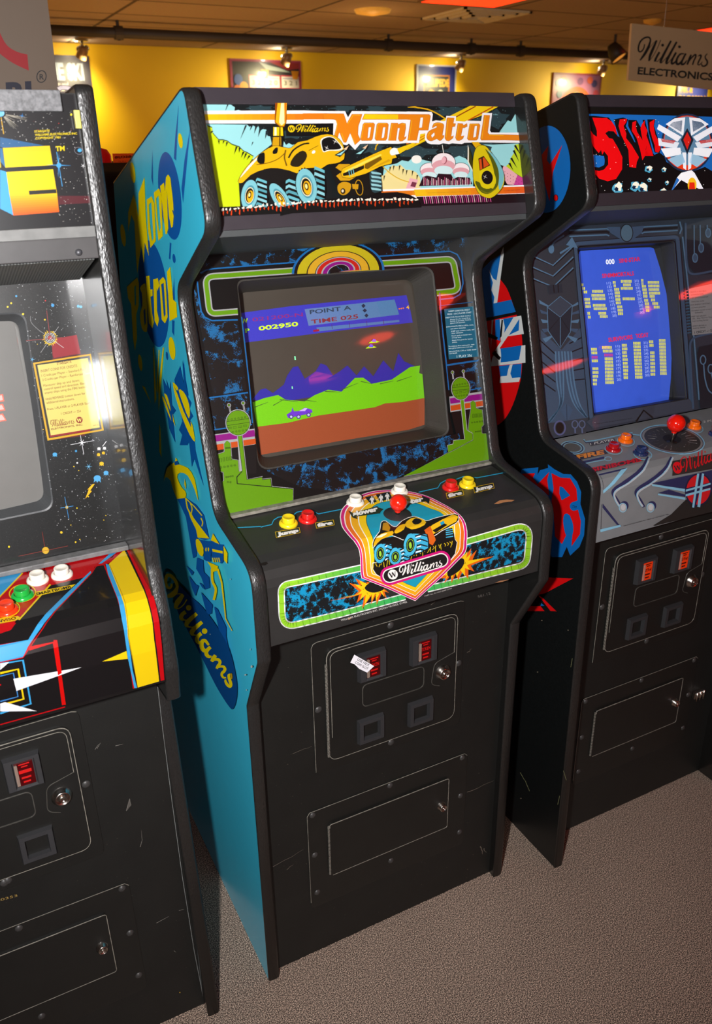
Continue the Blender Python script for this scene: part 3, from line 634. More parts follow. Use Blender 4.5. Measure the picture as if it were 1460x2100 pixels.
M_ORLENS = mat('orange_lens', (206, 50, 12), rough=0.18, var=0.15, vscale=300, emis=0.3, coat=0.6)
M_BEAD = mat('pressed_bead_paint', (72, 70, 65), rough=0.4, var=0.4, vscale=80)
M_HINGE = mat('worn_hinge', (112, 108, 100), rough=0.35, metal=0.2, var=0.5, vscale=200)
M_EDGEWEAR = mat('rubbed_paint_edge', (128, 124, 114), rough=0.4, var=0.45, vscale=90)
def edge_line(pts, r, m, parent, Tm, closed=False, name='rubbed_edge'):
    """thin bead that carries the worn bright edge of a pressed steel frame"""
    bm = bmesh.new(); n = len(pts)
    for i in range(n if closed else n - 1):
        a, b = pts[i], pts[(i + 1) % n]
        if math.hypot(a[0] - b[0], a[1] - b[1]) > 1e-5: tube(bm, (a[0], a[2] if len(a) > 2 else -0.0, a[1]), (b[0], b[2] if len(b) > 2 else -0.0, b[1]), r, 6)
    return bm_obj(name, bm, m, parent, T=Tm)
def frame_ring(name, x0, x1, v0, v1, r, wdt, y0, y1, m, parent, Tm, bev=0.001):
    return prism_y(name, rrect(x0, x1, v0, v1, r), y0, y1, m, parent, Tm, bev, holes=[rrect(x0 + wdt, x1 - wdt, v0 + wdt, v1 - wdt, max(r - wdt, 0.001))])
def shell_bezel(name, x, v, w, h, w2, h2, d, m, parent, Tm, ox=0.0, ov=0.0, sink=0.006):
    """raised plastic bezel: outer rectangle on the panel, chamfer up to a front face, opening with sloped walls sunk back"""
    bm = bmesh.new()
    def rect(cx, cv, a, b, y): return [bm.verts.new((cx + sx * a / 2, y, cv + sv * b / 2)) for sx, sv in ((-1, -1), (1, -1), (1, 1), (-1, 1))]
    R = [rect(x, v, w, h, 0), rect(x, v, w * 0.93, h * 0.93, -d), rect(x + ox, v + ov, w2 * 1.12, h2 * 1.1, -d), rect(x + ox, v + ov, w2, h2, sink - d)]
    for a, b in zip(R, R[1:]):
        for k in range(4): bm.faces.new((a[k], a[(k + 1) % 4], b[(k + 1) % 4], b[k]))
    bm.faces.new(R[-1]); bmesh.ops.recalc_face_normals(bm, faces=bm.faces)
    return bm_obj(name, bm, m, parent, T=Tm)
def coin_door(root, Tm, dx, dv, dh=0.0, lens=None, words=None):
    """steel coin door; coordinates are those of the middle cabinet, dx/dv move it"""
    X = lambda v: v + dx
    Z = lambda v: v + dv
    fr = prism_y('coin_door_frame', rrect(X(0.143), X(0.503), Z(0.513), Z(0.834), 0.016), -0.0022, 0.0, M_METALBLACK, root, Tm, 0.0008)
    edge_line([(X(0.143), Z(0.52), -0.0022), (X(0.143), Z(0.822), -0.0022), (X(0.147), Z(0.831), -0.0022), (X(0.155), Z(0.834), -0.0022), (X(0.49), Z(0.834), -0.0022), (X(0.499), Z(0.831), -0.0022)], 0.0006, M_EDGEWEAR, fr, Tm)
    for bx, bv in ((0.321, 0.8235), (0.154, 0.675), (0.4925, 0.677), (0.323, 0.528)): carriage_bolt(fr, Tm, X(bx), Z(bv))
    dr = prism_y('coin_door', rrect(X(0.172), X(0.482), Z(0.541), Z(0.812), 0.022), -0.0085, -0.001, M_METALBLACK, root, Tm, 0.0015)
    edge_line([(a, b, -0.0078) for a, b in rrect(X(0.1725), X(0.4815), Z(0.5415), Z(0.8115), 0.022)], 0.0010, M_EDGEWEAR, dr, Tm, True)
    edge_line([(a, b, -0.0086) for a, b in fillet([(X(0.475), Z(0.715)), (X(0.475), Z(0.805)), (X(0.18), Z(0.805)), (X(0.18), Z(0.6))], 0.018, closed=False)], 0.0007, M_EDGEWEAR, dr, Tm)
    # recessed lock bay outline and embossed oblong
    edge_line([(a, b, -0.0085) for a, b in fillet([(X(0.475), Z(0.715)), (X(0.425), Z(0.702)), (X(0.418), Z(0.65)), (X(0.44), Z(0.64))], 0.018, closed=False)], 0.0008, M_BEAD, dr, Tm, name='pressed_bead')
    frame_ring('pressed_bead', X(0.250), X(0.400), Z(0.650), Z(0.706), 0.014, 0.0020, -0.0098, -0.0080, M_BEAD, dr, Tm, 0.0005)
    hb = bmesh.new()
    for k in range(26):
        v = Z(0.553 + k * 0.0088); tube(hb, (X(0.1715), -0.0068, v), (X(0.1715), -0.0068, v + 0.0062), 0.0030, 8)
    bm_obj('piano_hinge', hb, M_HINGE, dr, T=Tm)
    for sx in (0.271, 0.3935):
        sl = shell_bezel('coin_slot', X(sx), Z(0.751), 0.063, 0.066, 0.034, 0.05, 0.012, M_SLOTPLASTIC, dr, Tm @ Matrix.Translation((0, -0.0085, 0)), ox=0.002, ov=-0.002, sink=0.004)
        ln = box('slot_lens', X(sx) - 0.0135, X(sx) + 0.0175, -0.0175, -0.0150, Z(0.749) - 0.024, Z(0.749) + 0.024, lens or M_REDLENS, sl, 0.0012, T=Tm)
        lb = bmesh.new()
        for r in range(5):
            wv = (0.018, 0.011, 0.021, 0.016, 0.012)[r]; hv = (0.0022, 0.0022, 0.0062, 0.0035, 0.0032)[r]; zz = (0.0195, 0.0145, 0.0045, -0.0080, -0.0165)[r]
            if words and r == 2: continue
            add_box(lb, X(sx) + 0.003 - wv / 2, X(sx) + 0.003 + wv / 2, -0.0179, -0.0174, Z(0.749) + zz - hv / 2, Z(0.749) + zz + hv / 2)
        bm_obj('lens_marking', lb, M_LENSBLK if lens else M_LENSMARK, ln, T=Tm)
        if words:
            vs_, fs = glyphs(words, 0.02, 0, 1.0); x0 = min(v[0] for v in vs_); x1 = max(v[0] for v in vs_); b = bmesh.new()
            vv = [b.verts.new((X(sx) + 0.003 + ((v[0] - x0) / (x1 - x0) - 0.5) * 0.022, -0.0180, Z(0.749) + 0.001 + v[1] / 0.7 * 0.0075)) for v in vs_]
            for f in fs:
                try: b.faces.new([vv[i] for i in f])
                except ValueError: pass
            bm_obj('lens_word', b, M_LENSBLK if lens else M_LENSMARK, ln, T=Tm)
        box('reject_tab', X(sx) - 0.0140, X(sx) - 0.0085, -0.0205, -0.0170, Z(0.749) - 0.021, Z(0.749) + 0.021, M_CLEARTAB, sl, 0.0008, T=Tm)
    for sx in (0.268, 0.3905):
        shell_bezel('coin_return', X(sx), Z(0.592), 0.062, 0.060, 0.036, 0.036, 0.010, M_SLOTPLASTIC, dr, Tm @ Matrix.Translation((0, -0.0085, 0)), sink=0.012)
    lock(dr, Tm @ Matrix.Translation((0, -0.0085, 0)), X(0.4475), Z(0.673), 0.0190)
    return fr, dr
M_LENSMARK = mat('lens_print', (190, 18, 16), rough=0.4, var=0.0, emis=0.06)
M_LENSBLK = mat('lens_print_dark', (60, 8, 6), rough=0.4, var=0.0)
M_CLEARTAB = mat('clear_plastic_tab', (170, 150, 135), rough=0.15, var=0.1, alpha=0.55)
def lock(parent, Tm, x, v, r, name='lock'):
    T2 = Tm @ Matrix.Translation((x, 0, v)) @ Matrix.Rotation(math.pi / 2, 4, 'X')
    lk = lathe(name, [(r, 0), (r, 0.0015), (r * 0.8, 0.004), (r * 0.74, 0.0095), (r * 0.6, 0.0115), (r * 0.56, 0.0100), (0.0001, 0.0100)], M_CHROME, parent, T2, 28)
    lathe('key_core', [(r * 0.34, 0.0100), (r * 0.34, 0.0120), (r * 0.24, 0.0128), (r * 0.2, 0.0112), (0.0001, 0.0112)], M_CHROME, lk, T2, 20)
    return lk
def cash_door(root, Tm, dx, dv, bottom=0.142):
    X = lambda v: v + dx
    Z = lambda v: v + dv
    fr = prism_y('cash_door_frame', rrect(X(0.118), X(0.5285), Z(bottom), Z(0.4195), 0.014), -0.0020, 0.0, M_METALBLACK, root, Tm, 0.0008)
    edge_line([(X(0.118), Z(0.16), -0.002), (X(0.118), Z(0.41), -0.002), (X(0.124), Z(0.4185), -0.002), (X(0.52), Z(0.4195), -0.002), (X(0.5275), Z(0.412), -0.002)], 0.0006, M_EDGEWEAR, fr, Tm)
    for bx, bv in ((0.131, 0.409), (0.321, 0.4095), (0.514, 0.410), (0.514, 0.297), (0.516, 0.183), (0.324, 0.185), (0.132, 0.296), (0.134, 0.184)):
        carriage_bolt(fr, Tm, X(bx), Z(bv), 0.0078)
    dr = prism_y('cash_door', rrect(X(0.168), X(0.4755), Z(0.222), Z(0.369), 0.008), -0.0072, -0.001, M_METALBLACK, root, Tm, 0.001)
    edge_line([(a, b, -0.0068) for a, b in fillet([(X(0.168), Z(0.36)), (X(0.168), Z(0.369)), (X(0.4755), Z(0.369)), (X(0.4755), Z(0.222)), (X(0.172), Z(0.222))], 0.006, closed=False)], 0.0009, M_EDGEWEAR, dr, Tm)
    hb = bmesh.new()
    for k in range(15):
        v = Z(0.226 + k * 0.0094); tube(hb, (X(0.166), -0.0050, v), (X(0.166), -0.0050, v + 0.0065), 0.0026, 8)
    bm_obj('piano_hinge', hb, M_HINGE, dr, T=Tm)
    lock(dr, Tm @ Matrix.Translation((0, -0.0072, 0)), X(0.457), Z(0.295), 0.0125)
    return fr, dr
def push_button(root, surf, px, py, m, scale=1.0, lab=None):
    u, v = surf.uv(px, py); p = surf.xyz(u, v, 0.0); n = surf.xyz(u, v, 1.0) - p
    Tm = sphere_cap_T(p, n); s = scale
    b = lathe('push_button', [(0.0172 * s, 0.0), (0.0176 * s, 0.0015), (0.0170 * s, 0.0042), (0.0145 * s, 0.0068), (0.0128 * s, 0.0072), (0.0124 * s, 0.0066)], m, root, Tm, 36)
    lathe('plunger', [(0.0118 * s, 0.004), (0.0118 * s, 0.0150), (0.0112 * s, 0.0162), (0.0098 * s, 0.0164), (0.0075 * s, 0.0150), (0.0001, 0.0142)], m, b, Tm, 36)
    if lab: b['label'] = lab
    return b
def joystick(root, surf, bx, by, top_px, ball_r, m_ball, m_base, base_r=0.026):
    u, v = surf.uv(bx, by); p = surf.xyz(u, v, 0.0006); n = (surf.xyz(u, v, 1.0) - p).normalized()
    d = ray(*top_px).normalized(); a = p + n * 0.055
    # ball centre: the point on the view ray nearest to the upright through the hole
    w = CAM - p; A, B, Cc = d.dot(d), d.dot(n), n.dot(n); D, E2 = d.dot(w), n.dot(w); t = (B * E2 - Cc * D) / (A * Cc - B * B); c = CAM + d * t
    js = lathe('joystick', [(base_r, 0), (base_r * 0.98, 0.0012), (0.0001, 0.0022)], m_base, root, sphere_cap_T(p, n), 40)
    bm = bmesh.new(); tube(bm, p, c, 0.0042, 18); bm_obj('shaft', bm, M_CHROME, js, smooth=True)
    Tm = sphere_cap_T(c, c - p)
    prof = [(0.0001, -ball_r * 1.0)] + [(ball_r * math.sin(a_), -ball_r * math.cos(a_)) for a_ in [math.pi * k / 18 for k in range(1, 18)]] + [(0.0001, ball_r)]
    lathe('ball_knob', prof, m_ball, js, Tm, 36)
    lathe('knob_collar', [(0.0055, -ball_r - 0.003), (0.0068, -ball_r + 0.0005), (0.006, -ball_r + 0.003)], m_ball, js, Tm, 24)
    return js
class CrtSurf(Surf):
    """shallow bulging picture tube face set back behind the bezel"""
    def __init__(s, p0, p1, depth, cu, cv, hu, hv, bulge):
        Surf.__init__(s, [p0, p1]); s.d = depth; s.c = (cu, cv); s.h = (hu, hv); s.b = bulge
        s.breaks = [cv + hv * k / 6 for k in range(-6, 7)]; s.ub = [cu + hu * k / 6 for k in range(-6, 7)]
    def bul(s, u, v):
        a = (u - s.c[0]) / s.h[0]; b = (v - s.c[1]) / s.h[1]; return s.b * (1 - 0.5 * a * a - 0.5 * b * b)
    def uv(s, px, py):
        o = -s.d; 
        for _ in range(5):
            q = hit(px, py, s.p[0] + s.n[0] * o, s.n[0]); t = (s.p[1] - s.p[0]).normalized(); u, v = q.x, (V3((0, q.y, q.z)) - s.p[0]).dot(t); o = -s.d + s.bul(u, v)
        return (u, v)
    def xyz(s, u, v, off):
        t = (s.p[1] - s.p[0]).normalized(); q = s.p[0] + t * v; return V3((u, q.y, q.z)) + s.n[0] * (off - s.d + s.bul(u, v))
def crt_glass(surf, m, parent, n=20):
    bm = bmesh.new(); g = [[bm.verts.new(surf.xyz(surf.c[0] + surf.h[0] * (i / n * 2 - 1), surf.c[1] + surf.h[1] * (j / n * 2 - 1), 0)) for i in range(n + 1)] for j in range(n + 1)]
    for j in range(n):
        for i in range(n):
            f = bm.faces.new((g[j][i], g[j][i + 1], g[j + 1][i + 1], g[j + 1][i])); f.smooth = True
    bm.normal_update()
    if bm.faces[0] if False else list(bm.faces)[0].normal.dot(surf.n[0]) < 0: bmesh.ops.reverse_faces(bm, faces=bm.faces)
    o = bm_obj('picture_tube', bm, m, parent); sm = o.modifiers.new('thickness', 'SOLIDIFY'); sm.thickness = 0.006; sm.offset = -1
    return o
def surround(surf, outline, inner, depth, m, parent, y_front=0.002):
    """monitor surround: walls from the bezel opening back to the tube"""
    bm = bmesh.new(); n = len(outline)
    A = [bm.verts.new(surf.xyz(u, v, -y_front)) for u, v in outline]
    B = [bm.verts.new(surf.xyz(u, v, -y_front - 0.001)) for u, v in [(o[0] * 0.985 + inner_c[0] * 0.015, o[1] * 0.985 + inner_c[1] * 0.015) for o, inner_c in zip(outline, [(sum(p[0] for p in outline) / n, sum(p[1] for p in outline) / n)] * n)]]
    Cc = [bm.verts.new(surf.xyz(u, v, -depth)) for u, v in inner]
    for P, Q in ((A, B), (B, Cc)):
        for i in range(n): bm.faces.new((P[i], P[(i + 1) % n], Q[(i + 1) % n], Q[i]))
    bmesh.ops.recalc_face_normals(bm, faces=bm.faces)
    o = bm_obj('monitor_surround', bm, m, parent); return o
# ------------------------------------------------------------------ middle cabinet (light blue sides)
moon = thing('arcade_cabinet', 'light blue sided arcade cabinet with MOON PATROL marquee, middle of the row', 'arcade machine', 'upright arcade cabinets in the row')
M_BLUE = mat('light_blue_laminate', (60, 192, 224), rough=0.32, coat=0.35, coat_rough=0.12, var=0.02, vscale=20, bump=0.05, bscale=300)
MP = [(0, 0), (0.0, 0.749), (-0.08, 0.892), (-0.079, 1.068), (0.104, 1.101), (0.208, 1.494), (0.009, 1.604), (0.066, 1.800), (0.60, 1.655), (0.66, 1.43), (0.66, 0)]
moon_sides = side_panels(moon, MP, [0, 0.012, 0.012, 0.05, 0.05, 0.045, 0.035, 0.022, 0.01, 0.01, 0], 9, 0.0, 0.64, M_BLUE, M_BLACKVINYL)
XA, XB = T, 0.64 - T
MARQ = Surf([(0.041, 1.600), (0.098, 1.797)])
SPK = Surf([(0.238, 1.554), (0.039, 1.603)])
BEZ = Surf([(0.115, 1.094), (0.238, 1.554)])
CP = Surf([(-0.074, 0.914), (-0.076, 1.030), (-0.073, 1.045), (-0.064, 1.058), (-0.050, 1.067), (-0.03, 1.0715), (0.116, 1.091)])
FR = Surf([(0.018, 0.0), (0.018, 0.93)])
slab('marquee_panel', [(0.041, 1.600), (0.098, 1.797)], XA, XB, 0.006, M_BLACKVINYL, moon)
slab('speaker_panel', [(0.238, 1.554), (0.040, 1.6015)], XA, XB, 0.012, M_SPEAKER, moon)
slab('control_panel', [(q.y, q.z) for q in CP.p], XA + 0.001, XB - 0.001, 0.012, mat('control_panel_black', (44, 43, 42), rough=0.38, spec=0.45, var=0.10, vscale=30, bump=0.08, bscale=900, speck=(420, 0.75, (84, 80, 74))), moon)
slab('front_panel', [(0.018, 0.0), (0.018, 0.97)], XA, XB, 0.018, M_BLACKPAINT, moon)
slab('top_panel', [(0.098, 1.797), (0.60, 1.645)], XA, XB, -0.01, M_BLACKPAINT, moon)
box('back_panel', XA, XB, 0.62, 0.64, 0.0, 1.60, M_BLACKPAINT, moon)
coin_door(moon, plane_T((0.018, 0), (0.018, 1)), 0, 0, words='TOKEN')
cash_door(moon, plane_T((0.018, 0), (0.018, 1)), 0, 0)
# ------------------------------------------------------------------ middle cabinet: marquee print
WHT, ORG, DOR, YEL, GLD, BLK, SKY, LIM, TEA, PNK = (255, 250, 250), (240, 134, 18), (222, 96, 18), (246, 208, 12), (214, 160, 14), (16, 15, 15), (158, 222, 224), (206, 224, 20), (106, 184, 196), (240, 176, 184)
am = Art(MARQ, 0.0006, emis=0.14, rough=0.35, var=0.0)
zA, zB, zC, zD, zE, zF, zH = zm(660, 210, 4.575), zm(830, 210, 4.575), zm(470, 260, 4.357), zm(640, 270, 4.159), zm(840, 270, 3.66), zm(410, 200, 4.357), zm(760, 180, 3.842)
MQ = [(404, 211), (1062, 222), (1079, 421), (440, 448), (430, 440)]
am.poly([(400, 211), (1062, 222), (1079, 420), (446, 447), (434, 440)], (22, 26, 27))
# faint starry cloud patches
for cx, cy, rx, ry in ((530, 222, 34, 8), (705, 222, 30, 9), (770, 224, 26, 9), (925, 228, 40, 13), (1010, 245, 40, 20), (955, 310, 60, 16), (850, 312, 60, 14), (600, 276, 40, 12), (760, 305, 40, 14), (1000, 300, 30, 12)):
    am.poly(spl(star(cx, cy, rx, rx * 0.7, 6, 0.3, 0.25), True, 3) if False else [(cx + (p[0]) * rx, cy + p[1] * ry) for p in star(0, 0, 1.0, 0.62, 7, 0.4, 0.2)], (44, 66, 72))
random.seed(3)
am.dots([(random.uniform(500, 1060), random.uniform(216, 330)) for _ in range(420)], 0.55, (150, 190, 196), 4)
# left: sky and lime hills
am.poly(zF((0, 50), (265, 62), (310, 90), (305, 125), (0, 130)), SKY); am.poly(zF((300, 125), (340, 112), (385, 128), (390, 134), (295, 134)), SKY)
am.poly(zF((0, 240), (420, 245), (440, 265), (470, 252), (490, 262), (500, 275), (520, 258), (535, 300), (560, 285), (590, 290), (600, 345), (625, 350), (640, 420), (560, 480), (480, 560), (350, 500), (150, 480), (0, 300)), SKY)
am.poly(zC((470, 130), (480, 125), (505, 165), (530, 148), (560, 165), (580, 160), (600, 200), (540, 260), (470, 250)), SKY)
for a, b, c in (((248, 62), (222, 128), 7), ((410, 250), (356, 380), 9), ((462, 255), (442, 300), 9), ((500, 262), (480, 330), 10), ((540, 270), (515, 360), 12), ((597, 300), (578, 375), 13), ((470, 400), (455, 440), 6)):
    am.poly(zF((a[0] - c, a[1]), (a[0] + c, a[1]), b), (30, 40, 44))
hill = zF((60, 250), (70, 262), (105, 275), (112, 325), (135, 352), (165, 385), (205, 385), (245, 398), (280, 425), (325, 440), (345, 445), (385, 485), (420, 500), (470, 530)) + zC((215, 270), (80, 480), (95, 725)) + [(462, 432), (440, 440)]
am.poly([(p[0], p[1] - 2.0) for p in hill], BLK); am.poly(hill, LIM)
for t in (((108, 300), (92, 330)), ((165, 385), (168, 425)), ((210, 388), (200, 420)), ((240, 400), (228, 445)), ((325, 440), (300, 515)), ((350, 450), (345, 500)), ((385, 488), (362, 545)), ((410, 500), (385, 560)), ((440, 520), (412, 565))):
    am.poly(zF((t[0][0] - 9, t[0][1]), (t[0][0] + 9, t[0][1] + 4), t[1]), BLK)
# right: sky, cliffs and pyramid
am.poly(zH((1035, 335), (1010, 350), (1075, 260), (1100, 270), (1130, 215), (1150, 200), (1170, 365), (1000, 360)), SKY)
am.poly(zH((880, 450), (965, 452), (1172, 440), (1200, 540), (1220, 880), (1020, 800), (960, 600), (900, 500), (930, 520), (950, 470)), SKY)
am.poly(zH((1130, 452), (1178, 445), (1210, 730), (1150, 700), (1090, 650), (1060, 620), (1085, 600), (1095, 560), (1120, 520)), (196, 214, 30))
for a, b in (((1130, 460), (1180, 540)), ((1120, 500), (1165, 590)), ((1100, 560), (1150, 640)), ((1085, 600), (1120, 660))): am.poly(zH((a[0] - 8, a[1]), (a[0] + 8, a[1] - 6), b), BLK)
am.poly(zH((1015, 612), (1040, 618), (1212, 725), (1214, 775), (1020, 770)), BLK)
am.poly(zH((1040, 618), (1070, 630), (1150, 690), (1120, 768), (1070, 765), (1020, 680)), PNK); am.poly(zH((1150, 690), (1212, 725), (1214, 772), (1120, 768)), (206, 64, 150))
am.dots(zH(*[(1050 + (k % 7) * 22, 665 + (k // 7) * 26 + (k % 7) * 13) for k in range(21) if (k // 7) * 26 + (k % 7) * 13 < 100]), 1.1, (60, 20, 44), 3)
# far ridge, pale cliffs and domed city
am.poly(zH((100, 620), (200, 600), (240, 575), (290, 585), (320, 560), (400, 570), (480, 590), (640, 560), (690, 540), (740, 560), (800, 620), (800, 800), (80, 800)), SKY)
am.poly(ell(*zH((355, 568))[0], 10.5, 8.5), (250, 246, 236))
am.poly(zD((560, 370), (600, 380), (640, 330), (680, 290), (720, 300), (745, 285), (790, 330), (830, 330), (880, 350), (915, 400), (915, 500), (580, 500)), (240, 222, 150))
for k, (x, y) in enumerate(((585, 370), (610, 385), (660, 310), (690, 300), (740, 300), (770, 330), (800, 340), (850, 345), (890, 380))): am.poly(zD((x - 7, y - 6), (x + 7, y - 6), (x - 8, y + 42)), (60, 52, 20))
am.poly(zD((790, 490), (825, 400), (895, 415), (870, 490)), PNK); am.poly(zD((828, 470), (845, 432), (884, 440), (870, 478)), (120, 50, 70))
for cx, cy, r, ry in ((140, 292, 68, 52), (375, 290, 64, 50), (245, 240, 88, 74)):
    am.poly(ell(*zE((cx, cy))[0], r / 3.66 + 1, ry / 3.66 + 1), BLK); am.poly(ell(*zE((cx, cy))[0], r / 3.66, ry / 3.66), (250, 236, 236)); am.poly(ell(*zE((cx, cy + ry * 0.30))[0], r / 3.75, ry / 3.66 * 0.62), (228, 164, 172)); am.poly(ell(*zE((cx, cy + ry * 0.78))[0], r / 4.6, ry / 3.66 * 0.5), (214, 240, 240))
am.poly(ell(*zE((250, 220))[0], 5.6, 8, 10), (150, 60, 76)); am.poly(ell(*zE((246, 220))[0], 4.6, 7.2, 10), PNK)
am.line(zE((235, 105), (245, 168)), 1.3, (240, 236, 220))
am.poly(zE((90, 345), (120, 335), (190, 350), (205, 320), (300, 325), (320, 360), (350, 345), (440, 350), (460, 400), (60, 415)), (40, 14, 26))
for k in range(30):
    x = 95 + k * 12; am.poly(zE((x, 345 + (k * 7) % 30), (x + 5, 345 + (k * 7) % 30), (x + 4, 408), (x - 1, 408)), (PNK, (176, 70, 110), (236, 214, 214))[k % 3], z=am.z + 1)
am.z += 2
# lower stripe
am.poly(zD((575, 500), (915, 488), (915, 575), (640, 560)) [0:2] + zH((1214, 770), (1222, 850)) + zD((915, 600), (590, 560)), WHT)
am.grad(zD((578, 515), (915, 502))[0:1] + zH((800, 800), (800, 850)) + zD((590, 550)), (224, 100, 24), (246, 200, 30), 6)
am.grad(zH((330, 808), (1214, 782), (1220, 835), (345, 862)), (246, 196, 24), (236, 84, 20), 10)
am.text('WILLIAMS ELECTRONICS INC. MOON PATROL ©1982', zH((440, 836))[0], zH((756, 828))[0], 1.5, (150, 110, 20)); am.text('21-1989-2007-U-NP', zH((1035, 820))[0], zH((1165, 812))[0], 1.8, (140, 40, 20))
am.poly(zE((40, 495), (860, 470), (876, 535), (60, 565)), (26, 14, 22))
for k in range(34):
    x = 90 + k * 15; am.poly(zE((x, 492 - k * 0.6), (x + 6, 492 - k * 0.6), (x + 16, 545 - k * 0.4), (x + 11, 546 - k * 0.4)), ((226, 90, 160), (236, 190, 196), (150, 40, 100))[k % 3], z=am.z + 1)
am.z += 2
# beam, rings and title band
am.poly(zB((0, 460), (120, 290), (180, 250), (600, 40), (860, 50), (700, 135), (400, 240), (180, 370)), (246, 206, 18))
am.line(zB((650, 45), (440, 160)), 2.2, (150, 52, 12)); am.line(zB((815, 50), (580, 178)), 2.4, (190, 70, 12)); am.line(zB((10, 440), (190, 330)), 2.0, (190, 90, 12)); am.line(zB((300, 260), (0, 400)), 2.0, (230, 120, 12))
am.line(zA((740, 90), (800, 60), (860, 52), (915, 52))[:3] + zB((100, 58), (200, 75), (290, 115), (360, 160)), 2.6, (232, 176, 14), smooth=True)
am.line(zA((515, 395), (495, 420), (488, 458)), 2.4, (232, 176, 14)); am.line(zD((590, 305), (650, 360), (730, 410), (815, 438)), 1.8, (226, 180, 20), smooth=True)
band = zF((0, 130), (915, 126)) + zA((0, 92), (205, 92), (232, 150), (268, 92), (790, 97)) + zB((0, 95), (235, 98), (248, 120), (240, 188), (275, 178), (340, 184), (366, 184), (375, 135), (466, 140), (462, 182), (545, 190), (565, 180), (700, 184), (712, 107), (804, 110), (782, 275), (795, 291), (915, 292)) + zH((1160, 360), (1173, 441)) + zB((915, 388), (700, 384), (545, 388), (520, 400), (460, 396), (430, 392), (400, 402), (345, 392), (310, 404), (230, 402), (196, 388), (172, 355), (178, 300), (130, 306), (118, 390), (0, 390)) + zA((700, 398), (380, 397), (345, 400), (298, 455), (240, 395), (222, 410), (180, 405), (140, 355), (92, 338), (96, 206)) + zF((915, 243), (0, 243))
am.poly(band, WHT)
am.poly(zA((470, 214), (470, 214), (470, 214)) if False else zF((760, 247), (1160, 248), (1150, 330), (1130, 345), (760, 345)) if False else [(584, 257.5), (679, 255.5), (678, 276), (668, 283), (584, 281)], BLK)
am.grad(zF((0, 160), (915, 155), (915, 210), (0, 215)), (246, 204, 18), (236, 126, 20), 12)
am.poly(zA((-190, 113), (0, 113), (0, 170), (-190, 170)), (236, 126, 20))
Mm = zA((0, 113), (192, 115), (222, 205), (268, 120), (366, 120), (352, 170), (330, 230), (326, 310), (350, 362), (296, 412), (252, 300), (214, 388), (190, 385), (150, 292), (135, 345), (100, 330), (128, 215), (118, 180), (100, 171), (0, 170))
Pp = zA((385, 118), (740, 119)) + zB((0, 120), (215, 122), (228, 138), (206, 272), (118, 272), (98, 368), (10, 368), (38, 176), (0, 171)) + zA((740, 172), (362, 172))
hP = zB((132, 153), (156, 152), (146, 246), (120, 248))
o1, h1 = zA((385, 200), (470, 200), (484, 216), (462, 352), (448, 369), (360, 371), (345, 350), (370, 215)), zA((425, 245), (448, 243), (433, 338), (415, 346))
o2, h2 = zA((517, 201), (600, 202), (612, 218), (598, 347), (584, 369), (495, 369), (481, 350), (500, 216)), zA((560, 245), (581, 243), (568, 338), (546, 346))
nn = zA((634, 202), (700, 203), (702, 216), (738, 200), (772, 208), (774, 250), (758, 340), (781, 322), (772, 350), (742, 374), (714, 376), (700, 352), (715, 252), (698, 252), (682, 369), (608, 369))
aa, ha = spl(zB((240, 250), (255, 208), (300, 197), (345, 210), (352, 240), (338, 318), (356, 316), (346, 346), (312, 372), (285, 352), (240, 373), (204, 365), (188, 334), (202, 288), (240, 262), (284, 244), (276, 232), (256, 245)), True, 2), zB((232, 318), (262, 292), (264, 318), (240, 342))
tt = zB((388, 152), (450, 155), (440, 205), (462, 209), (456, 236), (432, 240), (420, 328), (444, 320), (436, 346), (400, 373), (374, 369), (358, 345), (378, 160))
rr = zB((480, 205), (530, 208), (534, 224), (568, 205), (571, 235), (545, 250), (528, 250), (512, 325), (542, 320), (530, 350), (495, 371), (470, 366), (458, 340))
oo, ho = zB((592, 209), (680, 208), (692, 224), (672, 350), (655, 366), (583, 366), (568, 350)), zB((640, 232), (662, 230), (650, 332), (625, 340))
LL = zB((726, 128), (783, 130), (762, 292), (776, 309), (915, 310)) + zH((1171, 380), (1173, 425)) + zB((915, 363), (700, 365), (692, 348))
for L_, H_ in ((Mm, None), (Pp, hP), (o1, h1), (o2, h2), (nn, None), (aa, ha), (tt, None), (rr, None), (oo, ho), (LL, None)):
    am.poly(L_, (150, 58, 8), holes=[H_] if H_ else None, z=am.z)
am.z += 1
def shrink(P, d):
    cx = sum(p[0] for p in P) / len(P); cy = sum(p[1] for p in P) / len(P); out = []
    n = len(P); A = sum(P[i][0] * P[(i + 1) % n][1] - P[(i + 1) % n][0] * P[i][1] for i in range(n)); sg_ = 1 if A > 0 else -1
    for i in range(n):
        a, b = P[i - 1], P[(i + 1) % n]; dx, dy = b[0] - a[0], b[1] - a[1]; l = math.hypot(dx, dy) or 1
        out.append((P[i][0] - sg_ * dy / l * d, P[i][1] + sg_ * dx / l * d))
    return out
for L_, H_ in ((Mm, None), (Pp, hP), (o1, h1), (o2, h2), (nn, None), (aa, ha), (tt, None), (rr, None), (oo, ho), (LL, None)):
    am.poly(shrink(L_, 0.6), ORG, holes=[shrink(H_, -0.5)] if H_ else None, z=am.z)
am.z += 1
am.grad(zA((372, 166), (388, 122), (700, 124), (700, 168)) [0:1] + zA((700, 168), (700, 124), (388, 122)), (248, 216, 12), (246, 200, 20), 3)
